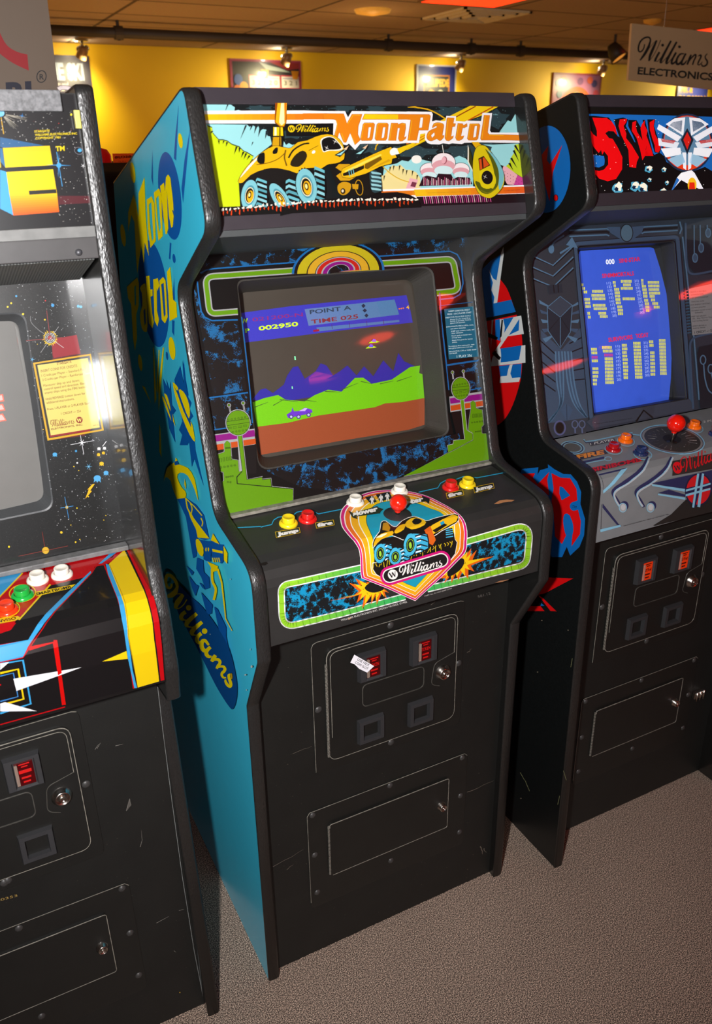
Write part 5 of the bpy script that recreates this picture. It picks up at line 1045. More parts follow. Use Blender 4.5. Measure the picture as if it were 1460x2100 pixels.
def dens(P, k=6):
    out = []
    for a, b in zip(P, P[1:]):
        m = max(1, int(math.hypot(b[0] - a[0], b[1] - a[1]) / k)); out += [(a[0] + (b[0] - a[0]) * i / m, a[1] + (b[1] - a[1]) * i / m) for i in range(m)]
    return out + [P[-1]]
for P, x0, x1 in ((fl, 600, 800), (frt, 1010, 880)):
    P = dens(P, 14); seg_band(P, (246, 248, 244), 14.5)
    cs = colr(P, x0, x1); ap.z += 1
    for i in range(len(P) - 1):
        dx, dy = P[i + 1][0] - P[i][0], P[i + 1][1] - P[i][1]; l = math.hypot(dx, dy) or 1
        ap.line([(P[i][0] - dx / l * 0.6, P[i][1] - dy / l * 0.6), (P[i + 1][0] + dx / l * 0.6, P[i + 1][1] + dy / l * 0.6)], 10.0, cs[i], z=ap.z)
    ap.z += 1
ap.line(c3((-15, 298), (0, 293), (50, 282), (62, 255), (88, 238), (140, 230), (180, 225), (200, 208), (240, 200), (300, 202), (330, 218), (470, 190)), 1.8, CY2)
ap.line([(487, 1083), (535, 1080.5)], 1.8, CY2); ap.line(c3((930, 88), (1045, 62), (1060, 35), (1090, 18), (1150, 14), (1170, 5), (1200, -6), (1280, 2)) + [(1034, 970)], 1.8, CY2)
# bursts
def burst(c, pts, hole):
    ap.poly(pts, (236, 104, 22)); cx, cy = c; ap.poly([(cx + (p[0] - cx) * 0.80, cy + (p[1] - cy) * 0.80) for p in pts], (250, 206, 22)); 
    random.seed(5); ap.dots([(cx + math.cos(t) * r, cy + math.sin(t) * r * 0.7) for t, r in ((random.uniform(0, 6.28), random.uniform(18, 30)) for _ in range(26))], 0.8, (30, 22, 10), 5); ap.poly(hole, (28, 28, 28))
burst((765, 1205), c7((395, 368), (560, 340), (605, 300), (540, 245), (610, 262), (582, 215), (650, 245), (665, 238), (760, 270), (808, 312), (775, 300), (795, 355), (760, 310), (725, 390), (720, 320), (688, 388), (690, 330), (628, 418), (640, 335), (590, 380), (608, 325)), spl(c7((645, 275), (690, 240), (760, 262), (770, 290), (710, 310), (665, 300)), True, 3))
burst((925, 1155), c3((1090, 600), (1060, 600), (1085, 560), (1120, 520), (1160, 490), (1205, 440), (1195, 480), (1243, 420), (1235, 470), (1276, 430), (1250, 490), (1380, 468), (1250, 520), (1240, 525), (1262, 560), (1225, 545), (1225, 605), (1190, 560), (1165, 612), (1150, 570), (1125, 628), (1120, 580), (1080, 632)), spl(c3((1100, 560), (1130, 500), (1190, 480), (1200, 510), (1170, 555), (1110, 590)), True, 3))
# shield
PO = c1((22, 200), (30, 160), (55, 125), (110, 80), (180, 45), (260, 25), (350, 18), (440, 22), (530, 38), (620, 65), (700, 105), (780, 150), (835, 195), (862, 240), (874, 300), (872, 360), (862, 430), (800, 500), (700, 600), (600, 690), (525, 758), (450, 725), (340, 675), (240, 635), (165, 605), (158, 560), (156, 480), (148, 420), (120, 370), (75, 320), (35, 265))
PI_ = c1((205, 215), (212, 185), (228, 155), (255, 130), (290, 112), (330, 102), (370, 98), (440, 98), (500, 105), (560, 120), (620, 145), (680, 165), (715, 190), (740, 215), (748, 260), (748, 330), (745, 400), (700, 460), (640, 530), (590, 590), (525, 662), (470, 640), (400, 605), (330, 580), (270, 560), (262, 530), (255, 480), (250, 420), (248, 350), (230, 300), (210, 250))
def shield(t, c):
    L_ = lerp_loop(PO, PI_, t); ap.poly(spl(L_[:20] , False, 3) + [L_[20]] + L_[21:25] + spl(L_[24:] + [L_[0]], False, 3)[1:], c)
WH, MG, OR2, YO, YE2, BL2 = (250, 246, 240), (214, 22, 122), (238, 112, 28), (246, 176, 30), (250, 206, 24), (28, 160, 190)
for t, c in ((0, WH), (0.035, MG), (0.15, WH), (0.19, OR2), (0.36, WH), (0.40, YO), (0.66, WH), (0.70, YE2), (0.955, (20, 20, 20)), (0.975, BL2)): shield(t, c)
# rocky ledge with a generic six-wheeled rover
led = c1((240, 505), (300, 490), (420, 460), (560, 410), (700, 370), (790, 345), (803, 365), (790, 440), (760, 480), (700, 520), (300, 600), (262, 575), (240, 540))
ap.poly(shrink(led, -1.2), WH); ap.poly(led, (26, 24, 22)); random.seed(8)
for k in range(30):
    t = k / 30; x, y = c1((245 + 545 * t, 505 - 155 * t))[0]; ap.line([(x, y), (x + random.uniform(-2, 5), y + random.uniform(2, 5)), (x + random.uniform(-2, 2), y + random.uniform(6, 15))], 1.3, (226, 196, 30), z=ap.z + 1)
ap.z += 2
ap.poly(c1((250, 400), (300, 345), (560, 300), (720, 270), (780, 300), (790, 350), (700, 375), (560, 415), (420, 462), (300, 492), (248, 500)), (24, 22, 20))
bd = spl(c1((240, 405), (250, 350), (290, 300), (300, 240), (330, 232), (365, 260), (400, 270), (440, 230), (520, 200), (600, 230), (650, 215), (790, 182), (815, 205), (800, 240), (700, 290), (640, 330), (560, 340), (440, 350), (360, 320), (280, 360)), True, 2)
ap.poly(shrink(bd, -1.2), WH); ap.poly(bd, (24, 22, 20))
ap.poly(spl(c1((244, 400), (262, 345), (300, 315), (375, 296), (370, 325), (300, 350)), True, 2), (230, 176, 20)); ap.poly(spl(c1((262, 340), (300, 318), (340, 310), (300, 336)), True, 2), (255, 246, 200)); ap.poly(c1((306, 290), (312, 245), (340, 240), (360, 275), (352, 300)), (196, 140, 24)); ap.poly(spl(c1((385, 300), (420, 262), (460, 250), (450, 285), (400, 312)), True, 2), (232, 180, 24)); ap.poly(spl(c1((455, 255), (500, 212), (560, 212), (600, 240), (560, 270), (500, 285)), True, 2), (236, 186, 26)); ap.poly(spl(c1((505, 235), (530, 212), (570, 225), (560, 245), (525, 255)), True, 2), (22, 20, 20))
ap.poly(c1((600, 290), (640, 255), (780, 186), (812, 200), (800, 232), (700, 285), (630, 320)), (240, 188, 28)); ap.poly(c1((640, 290), (720, 245), (740, 255), (660, 305)), (26, 24, 20)); ap.poly(c1((585, 290), (625, 262), (640, 300), (660, 350), (640, 385), (610, 370)), (214, 96, 26)); ap.poly(c1((690, 240), (715, 228), (722, 245), (698, 258)), (40, 160, 200))
ap.poly(c1((725, 285), (770, 270), (782, 330), (740, 345)), (30, 28, 28)); 
for k in range(4): ap.line(c1((728, 290 + k * 14), (776, 282 + k * 14)), 2.0, (70, 180, 216), z=ap.z)
for (cx, cy), rx, ry, dep in (((288, 440), 42, 66, 78), ((388, 458), 44, 58, 92), ((488, 383), 46, 74, 116)):
    ap.poly(c1((cx, cy - ry), (cx + dep, cy - ry * 0.95), (cx + dep * 1.1, cy + ry * 0.3), (cx + dep * 0.7, cy + ry * 0.6), (cx, cy + ry)), (24, 24, 26)); ap.poly(c1((cx, cy - ry * 0.94), (cx + dep * 0.95, cy - ry * 0.88), (cx + dep * 1.02, cy + ry * 0.25), (cx + dep * 0.66, cy + ry * 0.55), (cx, cy + ry * 0.9)), (60, 172, 212))
    for k in range(4):
        y = cy - ry * 0.8 + k * ry * 0.42; ap.poly(c1((cx + rx * 0.7, y), (cx + dep * 0.6, y - 12), (cx + dep * 1.0, y + 2), (cx + dep * 1.0, y + 9), (cx + dep * 0.6, y - 2), (cx + rx * 0.75, y + 9)), (24, 24, 26), z=ap.z + 1)
        ap.poly(c1((cx + rx * 0.75, y + 10), (cx + dep * 0.6, y - 1), (cx + dep * 0.62, y + 6), (cx + rx * 0.78, y + 16)), (246, 250, 250), z=ap.z + 1)
    ap.z += 1
    x, y = c1((cx, cy))[0]; ap.poly([(x + p[0] * rx / 3.268, y + p[1] * ry / 3.268) for p in star(0, 0, 1.05, 0.93, 16)], (24, 24, 26)); ap.poly(ell(x, y, rx / 3.268 * 0.93, ry / 3.268 * 0.93, 10), (70, 182, 218)); ap.poly(ell(x, y + 0.5, rx / 3.268 * 0.6, ry / 3.268 * 0.62, 10), (24, 26, 28)); ap.loop(ell(x, y + 0.5, rx / 3.268 * 0.45, ry / 3.268 * 0.48, 10), 0.9, (150, 206, 60)); ap.poly(ell(x, y + 1, rx / 3.268 * 0.2, ry / 3.268 * 0.25), (150, 206, 60))
# maker's pill
pa, pb = c1((348, 585))[0], c1((694, 480))[0]
for r, c in ((19.2, MG), (14.6, WH), (12.4, (30, 29, 30))): ap.poly(capsule(pa, pb, r), c)
w_badge(ap, c1((370, 576))[0], 10.2, WH, (24, 24, 24), -17); wordmark(ap, c1((424, 584))[0], c1((700, 516))[0], WH, h=0.68, bold=1.4)
# words and icons
def chip(P, c=(30, 29, 29)): ap.poly(P, c)
chip(c1((190, 78), (240, 66), (268, 108), (228, 122))); chip(c1((262, 60), (352, 40), (372, 86), (290, 108)))
def man(x, y, s=1.0):
    ap.z += 1; z = ap.z; P = lambda *q: c1(*[(x + a * s, y + b * s) for a, b in q])
    ap.poly(ell(*P((0, -16))[0], 1.5 * s, 1.4 * s, n=8), WH, z=z); ap.poly(P((-10, -9), (12, -12), (16, 6), (11, 8), (8, -3), (9, 12), (14, 30), (8, 32), (2, 14), (0, 33), (-6, 34), (-5, 12), (-8, 0), (-12, 8), (-16, 6)), WH, z=z)
man(236, 92); man(296, 80); man(338, 70)
chip(c1((78, 168), (110, 184), (272, 138), (276, 146), (314, 158), (290, 178), (292, 186), (132, 208), (140, 226), (106, 214))); ap.text('slower', c1((112, 206))[0], c1((278, 168))[0], 9.0, WH, bold=0.06)
chip(c1((440, 112), (572, 80), (570, 68), (622, 88), (618, 122), (594, 106), (470, 132))); ap.text('faster', c1((424, 138))[0], c1((584, 102))[0], 9.0, WH, bold=0.06)
for txt, a, b in (('Jump', (84, 362), (212, 336)), ('fire', (324, 308), (416, 290)), ('fire', (1106, 130), (1190, 110)), ('Jump', (1268, 94), (1372, 70))):
    p, q = c3(a)[0], c3(b)[0]; ex = (q[0] - p[0], q[1] - p[1]); l = math.hypot(*ex); e = (ex[0] / l, ex[1] / l); n_ = (e[1], -e[0])
    R = lambda u, v: (p[0] + e[0] * u + n_[0] * v, p[1] + e[1] * u + n_[1] * v)
    ap.poly([R(-3, -2.6 if txt == 'fire' else -3.4), R(l + 3, -2.8), R(l + 3, 8.6), R(-3, 9.4)], (236, 190, 24)); ap.poly([R(-2, -1.8 if txt == 'fire' else -2.6), R(l + 2, -2.0), R(l + 2, 7.8), R(-2, 8.4)], (30, 29, 28)); ap.text(txt, R(0, 0), R(l, 0), 6.6, WH, bold=0.07)
ap.text('WILLIAMS ELECTRONICS INC. MOON PATROL ©1982', (697, 1271), (832, 1233), 3.8, (226, 224, 218)); ap.text('PART No. 31-1967-2007-U-NP', (868, 1221), (924, 1205), 2.4, (200, 196, 190))
# worn patches down to the board
ap.poly(c6((1128, 194), (1150, 180), (1180, 176), (1212, 178), (1200, 184), (1165, 188), (1145, 194)), (186, 128, 84)); ap.poly(c6((1126, 500), (1150, 490), (1186, 485), (1160, 494)), (170, 120, 84)); ap.poly([(710, 1265), (717, 1263), (718, 1265), (712, 1268)], (190, 160, 130)); ap.poly(c6((180, 432), (205, 426), (212, 432), (200, 440), (186, 440)), (22, 20, 18))
cp_o = [c for c in moon.children if c.name.startswith('control_panel')][0]
ap.dim = 0.95; ap.build('control_panel_print', cp_o)
B_YEL = mat('yellow_button_plastic', (238, 206, 28), rough=0.25, coat=0.4, var=0.03); B_RED = mat('red_button_plastic', (206, 26, 24), rough=0.25, coat=0.4, var=0.03); B_WHT = mat('white_button_plastic', (236, 230, 216), rough=0.28, coat=0.3, var=0.03)
for (x, y), m, lb in (((591.4, 1075), B_YEL, 'yellow push button at left'), ((631, 1066), B_RED, 'red push button at left'), ((728.4, 1032.5), B_WHT, 'white start button at left'), ((819, 1010), B_WHT, 'white start button at right'), ((924, 1001), B_RED, 'red push button at right'), ((958.5, 995.5), B_YEL, 'yellow push button at right')):
    push_button(moon, CP, x, y, m, 1.0, lb)
joystick(moon, CP, 815, 1056, (817, 1031), 0.0165, mat('red_joystick_ball', (224, 34, 16), rough=0.16, coat=0.6, var=0.02), mat('dust_washer', (44, 43, 44), rough=0.5, var=0.1), 0.029)
# sticker on the left coin slot, stamped number, wear on the front panel
FS = Surf([(0.018 - 0.0225, 0.0), (0.018 - 0.0225, 0.93)]); zc = zm(640, 1240, 4.5625)
stk = Art(FS, 0.0, rough=0.5, var=0.02); stk.poly(zc((395, 468), (580, 575), (515, 636), (440, 600), (400, 560), (358, 542)), (238, 236, 242)); stk.text('USE NEX', zc((420, 520))[0], zc((528, 578))[0], 5.0, (24, 24, 26), bold=0.01); stk.text('COIN SLOT', zc((398, 548))[0], zc((518, 612))[0], 5.0, (24, 24, 26), bold=0.01)
s_o = stk.build('paper_sticker', [c for c in moon.children if c.name.startswith('coin_door') and 'frame' not in c.name][0]); s_o['label'] = 'torn white sticker reading USE NEX COIN SLOT'
FP = Surf([(0.018, 0.0), (0.018, 0.93)]); wr = Art(FP, 0.0003, rough=0.6, var=0.2)
wr.text('581.12', (980, 1226), (1006, 1219), 5, (84, 80, 76)); random.seed(4)
for (x0, y0, x1, y1, w) in ((560, 1778, 622, 1742, 0.9), (958, 1625, 1012, 1600, 1.0), (700, 1764, 716, 1757, 1.3), (650, 1828, 662, 1818, 1.0), (884, 1240, 892, 1234, 1.0), (600, 1545, 640, 1530, 0.7), (958, 1338, 966, 1330, 1.0), (588, 1782, 602, 1772, 0.8), (985, 1736, 990, 1752, 2.4), (992, 1740, 996, 1748, 1.8)):
    n = 5; wr.line([(x0 + (x1 - x0) * k / n + random.uniform(-1, 1), y0 + (y1 - y0) * k / n + random.uniform(-1, 1)) for k in range(n + 1)], w, (96, 88, 78), w1=w * 0.3)
for _ in range(60): x, y = random.uniform(580, 1000), random.uniform(1560, 1900); wr.poly(ell(x, y, random.uniform(0.3, 1.0), random.uniform(0.3, 0.7), n=5), (92, 84, 72), z=wr.z)
fp_o = [c for c in moon.children if c.name.startswith('front_panel')][0]; wr.build('scuff_marks', fp_o)
# ------------------------------------------------------------------ middle cabinet: side print
SSF = SideSurf(0.0); asd = Art(SSF, 0.0003, rough=0.32, coat=0.35, coat_rough=0.12, var=0.0)
asd.STEP = 0.00014; d1, d2, d3, d4 = zm(220, 180, 3.282), zm(300, 760, 2.839), zm(160, 560, 3.89), zm(100, 160, 3.89)
DB, SY = (14, 92, 172), (254, 228, 4)
asd.poly(ell(*d4((968, 940))[0], 22.5, 90.5, -6, 40), DB); asd.poly(ell(*d3((606, 165))[0], 29, 110, -6, 40), DB)
for P in (d4((1038, 210), (1018, 660), (1000, 640), (1010, 480)), d4((1132, 385), (1073, 1000), (1060, 880), (1085, 650)), d4((828, 570), (835, 860), (820, 800)), d4((968, 1310), (980, 1320), (972, 1450), (960, 1440)), d3((768, 40), (775, 200), (760, 280), (755, 180)), d3((752, 375), (772, 380), (768, 502), (752, 470)), d3((845, 690), (862, 850), (885, 980), (868, 960), (840, 760))): asd.poly(P, DB, z=1)
asd.z = 2
asd.poly(ell(*d4((1002, 1440))[0], 3, 9.5, -6), DB); asd.poly(ell(*d3((713, 660))[0], 2.2, 8.4, -6), DB)
for c, rx, ry in ((d4((1055, 500))[0], 4.4, 15.5), (d4((675, 755))[0], 4.8, 21), (d4((598, 1255))[0], 4.8, 23), (d3((755, 600))[0], 6.4, 23.5), (d3((502, 715))[0], 3.8, 17)): asd.poly(ell(c[0], c[1], rx, ry, -7), SY)
for P, H in ((d4((640, 1230), (640, 1070), (682, 930), (702, 990), (722, 1120), (722, 920), (770, 790), (775, 950), (780, 1100), (805, 1420), (772, 1310), (765, 1480), (745, 1340), (728, 1440), (712, 1560), (702, 1400), (690, 1150), (665, 1090)), None),
             (d4((788, 970), (826, 944), (850, 1000), (860, 1300), (818, 1355), (796, 1200)), d4((806, 1010), (824, 990), (842, 1280), (830, 1300), (812, 1150))), (d4((845, 912), (886, 880), (905, 930), (916, 1260), (882, 1298), (866, 1150)), d4((864, 960), (882, 938), (900, 1190), (888, 1235), (874, 1110))),
             (d4((895, 862), (926, 834), (934, 900), (942, 790), (960, 768), (978, 800), (1000, 1000), (1002, 1060), (990, 1050), (1004, 1100), (996, 1185), (984, 1195), (966, 1100), (948, 880), (960, 1200), (948, 1245), (938, 1245)), None),
             (d3((395, 110), (478, 35), (492, 80), (490, 260), (470, 330), (475, 520), (460, 620), (445, 520), (430, 250), (405, 200)), d3((455, 110), (468, 95), (470, 250), (458, 265))), (spl(d3((500, 120), (530, 85), (550, 120), (560, 420), (545, 470), (515, 440), (500, 330), (520, 260), (515, 160)), True, 2), d3((528, 300), (542, 280), (548, 400), (536, 420))),
             (d3((548, 25), (575, 20), (582, 130), (600, 130), (601, 180), (585, 190), (597, 320), (612, 390), (600, 440), (572, 400), (556, 200)), None), (d3((606, 50), (642, 40), (656, 100), (640, 140), (634, 120), (636, 300), (652, 370), (640, 425), (617, 380)), None), (d3((655, 60), (685, 30), (705, 60), (722, 350), (700, 402), (674, 370)), d3((670, 90), (690, 78), (706, 330), (692, 350))), (d3((715, -10), (742, -50), (765, 210), (790, 235), (797, 350), (738, 382)), None)):
    asd.poly(P, SY, holes=[H] if H else None, z=asd.z)
asd.z += 1
for P in (d3((605, 592), (612, 594), (632, 1000), (618, 1045)), d3((650, 612), (657, 614), (640, 960), (632, 930)), d3((684, 592), (692, 596), (660, 1000), (650, 1110), (648, 900)), d3((515, 895), (540, 910), (590, 1040), (560, 985)), d3((655, 1200), (664, 1240), (672, 1470), (655, 1420))): asd.poly(P, SY, z=asd.z)
asd.poly(d3((822, 740), (850, 880), (840, 690), (885, 990), (912, 1035), (895, 1085), (926, 1142), (900, 1172), (925, 1230), (945, 1420), (1010, 1700), (935, 1480), (915, 1545), (893, 1345), (880, 1372), (818, 1372), (838, 1290), (812, 1250), (840, 1180), (775, 850)), (10, 90, 166)); asd.poly(d3((685, 840), (718, 910), (712, 850), (738, 930), (745, 860), (757, 1050), (788, 1096), (762, 1130), (783, 1350), (735, 1240), (700, 1010)), (10, 90, 166))
asd.poly(spl(d3((765, 888), (790, 1000), (840, 1150), (900, 1290), (943, 1345), (915, 1240), (850, 1100), (800, 960)), True, 2), SY); asd.poly(spl(d3((762, 870), (785, 885), (808, 915), (800, 935), (780, 910)), True, 2), SY); asd.poly(spl(d3((812, 930), (850, 945), (885, 1010), (902, 1090), (895, 1160), (850, 1050)), True, 2), SY); asd.poly(d3((908, 1178), (925, 1215), (944, 1325), (915, 1260)), SY)
asd.poly(spl(d3((680, 985), (705, 1060), (755, 1180), (735, 1100), (700, 1000)), True, 2), SY); asd.poly(spl(d3((698, 960), (720, 975), (740, 1040), (750, 1100), (720, 1030)), True, 2), SY); asd.poly(d3((765, 1120), (775, 1160), (788, 1222), (770, 1180)), SY)
# rover, gun, rocks
asd.poly(spl(d2((108, 650), (130, 565), (175, 530), (178, 505), (190, 520), (200, 545), (250, 565), (290, 630), (312, 760), (290, 690), (250, 610), (205, 592), (188, 620), (215, 680), (235, 700), (238, 735), (185, 745), (150, 640), (120, 620)), True, 2), SY); asd.poly(d2((172, 530), (190, 522), (200, 545), (175, 550)), DB); asd.poly(d2((233, 628), (240, 660), (240, 690), (230, 660)), SY)
asd.poly(d2((190, 745), (240, 740), (300, 780), (345, 840), (375, 975), (350, 985), (310, 970), (300, 1080), (282, 1090), (240, 850)), DB); asd.line(d2((236, 738), (290, 790), (335, 842)), 2.0, SY); asd.line(d2((240, 740), (250, 800), (280, 850)), 2.6, SY); asd.poly(d2((250, 800), (290, 860), (378, 975), (310, 970), (300, 920), (270, 860)), SY); asd.line(d2((268, 770), (278, 800), (272, 835)), 2.2, SY, smooth=True); asd.line(d2((330, 855), (340, 880), (335, 905)), 2.2, SY, smooth=True)
asd.poly(d2((305, 980), (390, 992), (388, 1110), (360, 1105), (345, 1095), (350, 1040), (310, 1015)), DB); asd.poly(spl(d2((300, 985), (318, 980), (345, 1030), (340, 1080), (310, 1050)), True, 2), SY); asd.poly(d2((388, 990), (400, 945), (440, 1008), (462, 1010), (462, 1110), (450, 1120), (395, 1085)), DB); asd.poly(d2((390, 985), (402, 945), (440, 1008)), SY); asd.poly(d2((398, 1035), (460, 1048), (460, 1062), (400, 1050)), SY); asd.poly(d2((465, 1015), (488, 1060), (486, 1122), (468, 1100)), SY)
for k in range(4): asd.poly(d2((398 + k * 12, 1086), (404 + k * 12, 1086), (410 + k * 12, 1112), (404 + k * 12, 1112)), SY, z=asd.z)
for k in range(2): asd.poly(ell(*d2((362 + k * 14, 1038))[0], 1.4, 4.2), SY, z=asd.z)
asd.poly(d2((370, 1108), (432, 1135), (430, 1160), (400, 1170), (390, 1140)), SY); asd.line(d2((398, 1150), (400, 1220), (420, 1270), (408, 1332)), 5.0, SY, smooth=True); asd.line(d2((432, 1150), (455, 1230), (470, 1360), (478, 1440), (515, 1510)), 4.0, SY, w1=1.5)
for P in (d2((310, 1085), (345, 1100), (350, 1170), (380, 1200), (385, 1260), (360, 1270), (335, 1200), (305, 1150)), d2((245, 1130), (290, 1170), (280, 1190)), d2((262, 1190), (300, 1240), (320, 1250), (300, 1310), (280, 1260)), d2((322, 1230), (342, 1240), (360, 1275), (340, 1260)), d2((333, 1285), (400, 1360), (395, 1410), (370, 1420), (350, 1350)), d2((410, 1370), (430, 1385), (480, 1490), (480, 1545), (496, 1625), (470, 1590), (440, 1520))): asd.poly(P, DB, z=asd.z)
asd.z += 1
asd.poly(spl(d2((190, 1240), (270, 1310), (340, 1370), (430, 1490), (500, 1620), (540, 1790), (543, 1890), (525, 1958), (500, 1955), (420, 1830), (330, 1650), (250, 1500), (190, 1380)), True, 3), (8, 76, 140))
wordmark(asd, d2((120, 1290))[0], d2((508, 1850))[0], SY, h=0.62, bold=1.5, up=(0.10, -1.0)); asd.poly(ell(*d2((514, 1774))[0], 2.6, 7.5, -5), BLK); asd.poly(ell(*d2((514, 1774))[0], 1.9, 6.5, -5), (196, 160, 30))
for (x, y, rx, ry) in ((523, 1365, 2, 3), (512, 1413, 1, 1.5), (510, 1382, 2.4, 1.6), (479, 1186, 0.9, 1.4), (437, 1299, 0.8, 1.0), (520, 1330, 0.6, 2.4)): asd.poly(ell(x, y, rx, ry, n=6), (196, 206, 196), z=asd.z)
asd.build('side_print', moon_sides[0])
# ------------------------------------------------------------------ right cabinet
sini = thing('arcade_cabinet', 'black arcade cabinet with blue score screen and red SINI lettering, at right', 'arcade machine', 'upright arcade cabinets in the row')
SX = 0.773
M_BLACKLAM = mat('black_laminate', (17, 19, 19), rough=0.35, spec=0.4, var=0.2, vscale=200)
SP = [(-0.050, 0), (-0.040, 1.077), (0.137, 1.111), (0.242, 1.492), (0.049, 1.607), (0.111, 1.806), (0.64, 1.655), (0.70, 1.43), (0.70, 0)]
sini_sides = side_panels(sini, SP, [0, 0.05, 0.05, 0.045, 0.035, 0.022, 0.01, 0.01, 0], 7, SX, SX + 0.64, M_BLACKLAM, M_BLACKVINYL)
SA, SB = SX + T, SX + 0.64 - T
SMARQ = Surf([(0.079, 1.602), (0.139, 1.800)])
SBEZ = Surf([(0.153, 1.098), (0.276, 1.557)])
SCP = Surf([(-0.036, 0.918), (-0.038, 1.034), (-0.035, 1.049), (-0.026, 1.062), (-0.012, 1.071), (0.008, 1.0755), (0.154, 1.095)])
slab('marquee_panel', [(0.079, 1.602), (0.139, 1.800)], SA, SB, 0.006, M_BLACKVINYL, sini)
slab('speaker_panel', [(0.276, 1.557), (0.078, 1.6045)], SA, SB, 0.012, M_SPEAKER, sini)
slab('control_panel', [(q.y, q.z) for q in SCP.p], SA + 0.001, SB - 0.001, 0.012, mat('control_panel_grey', (124, 127, 129), rough=0.42, spec=0.4, var=0.05, vscale=30), sini)
slab('front_panel', [(0.036, 0.0), (0.036, 0.97)], SA, SB, 0.018, M_BLACKPAINT, sini)
slab('top_panel', [(0.139, 1.800), (0.64, 1.645)], SA, SB, -0.01, M_BLACKPAINT, sini)
box('back_panel', SA, SB, 0.66, 0.68, 0.0, 1.60, M_BLACKPAINT, sini)
coin_door(sini, plane_T((0.036, 0), (0.036, 1)), 0.765, 0.015, lens=M_ORLENS, words='25¢')
cash_door(sini, plane_T((0.036, 0), (0.036, 1)), 0.770, 0.012)
# ------------------------------------------------------------------ right cabinet: prints
s5, s6, s7, s8, s9, sm_, sl = zm(1060, 180, 4.04), zm(1100, 160, 4.056), zm(1000, 500, 3.174), zm(1120, 840, 4.294), zm(1190, 470, 4.884), zm(940, 480, 4.2), zm(1060, 850, 4.2)
R1, B1, N1 = (222, 8, 14), (22, 98, 176), (12, 12, 14)
as_ = Art(SMARQ, 0.0006, emis=0.35, rough=0.35, var=0.0)
as_.poly(s6((400, 295), (900, 305), (1500, 318), (3000, 352), (3000, 860), (1500, 960), (480, 978)), N1)
as_.poly(s6((400, 298), (1075, 312), (1500, 325), (1500, 800), (1400, 740), (1320, 770), (1240, 780), (1150, 740), (1080, 700), (1060, 650), (1020, 620), (980, 640), (900, 560), (700, 500), (620, 450), (560, 360), (440, 330)), B1)
as_.poly(s6((455, 640), (560, 650), (570, 720), (520, 745), (460, 740)), B1); as_.poly(s6((425, 400), (440, 400), (440, 500), (430, 480)), B1)
for P in (s6((420, 320), (470, 315), (600, 330), (650, 400), (672, 480), (600, 480), (560, 470), (600, 520), (690, 600), (720, 700), (690, 800), (600, 865), (520, 850), (470, 770), (560, 740), (570, 650), (520, 600), (450, 560), (430, 450), (470, 500), (500, 490), (470, 400)),): as_.poly(P, N1)
Sg = s6((462, 330), (500, 332), (545, 335), (580, 332), (625, 365), (655, 410), (668, 478), (640, 445), (595, 442), (570, 460), (600, 500), (632, 508), (680, 590), (712, 660), (710, 760), (660, 840), (590, 860), (520, 838), (478, 790), (470, 765), (520, 775), (560, 762), (595, 720), (592, 650), (560, 610), (545, 640), (535, 600), (515, 625), (470, 570), (440, 480), (437, 420), (470, 470), (500, 490), (500, 440))
as_.poly(Sg, R1)
Sh = [s6((640, 345), (720, 330), (760, 345), (740, 400), (850, 600), (840, 740), (750, 755), (730, 600), (660, 420)), s6((760, 350), (830, 352), (900, 470), (880, 350), (900, 350), (960, 600), (975, 660), (880, 690), (800, 480), (760, 400)), s6((920, 345), (985, 345), (975, 400), (1035, 590), (1020, 625), (980, 620), (930, 450))]
for P in Sh: as_.poly(P, N1, z=as_.z)
as_.z += 1
for P in (s6((690, 345), (750, 340), (745, 368), (722, 400), (745, 465), (742, 500), (790, 560), (850, 660), (832, 700), (825, 748), (770, 742), (762, 600), (700, 470), (680, 400)), s6((795, 370), (828, 356), (822, 400), (835, 450), (880, 520), (862, 420), (875, 385), (898, 352), (896, 390), (920, 440), (912, 480), (955, 600), (970, 650), (945, 650), (905, 600), (915, 560), (900, 650), (878, 685), (860, 600), (830, 500), (790, 440)), s6((938, 370), (980, 345), (972, 400), (985, 470), (1030, 560), (1025, 600), (1012, 622), (985, 615), (980, 560), (960, 500), (940, 430))): as_.poly(P, R1, z=as_.z)
as_.z += 1
# the device beyond the lettering is left as a plain faceted emblem
cx, cy = s6((1250, 540))[0]
as_.poly(ell(cx, cy, 53, 60, 0, 32), (30, 44, 70)); as_.poly(ell(cx, cy, 49, 56, 0, 32), (226, 60, 20)); as_.poly(ell(cx, cy - 4, 47, 50, 0, 32), (90, 130, 160))
for sx in (-1, 1):
    for (pts, col) in ((((4, -52), (26, -50), (44, -38), (8, -14)), (238, 240, 246)), (((10, -46), (30, -42), (36, -36), (12, -22)), (50, 80, 110)), (((12, -12), (58, -38), (62, -28), (20, -2)), (238, 240, 246)), (((16, 0), (60, -10), (58, 6), (22, 12)), (226, 232, 240)), (((24, -4), (54, -8), (52, -2), (28, 2)), (196, 30, 20)), (((14, 10), (54, 12), (44, 30), (12, 24)), (240, 242, 246)), (((10, 22), (40, 34), (20, 50), (4, 40)), (150, 190, 214)), (((2, 20), (10, 20), (8, 52), (2, 56)), (236, 240, 246))):
        as_.poly([(cx + sx * p[0], cy + p[1]) for p in pts], col, z=as_.z + 1)
as_.z += 2
as_.poly([(cx, cy - 30), (cx + 13, cy - 6), (cx, cy + 24), (cx - 13, cy - 6)], (26, 34, 50)); as_.poly([(cx, cy - 22), (cx + 8, cy - 6), (cx, cy + 14), (cx - 8, cy - 6)], (206, 30, 22))
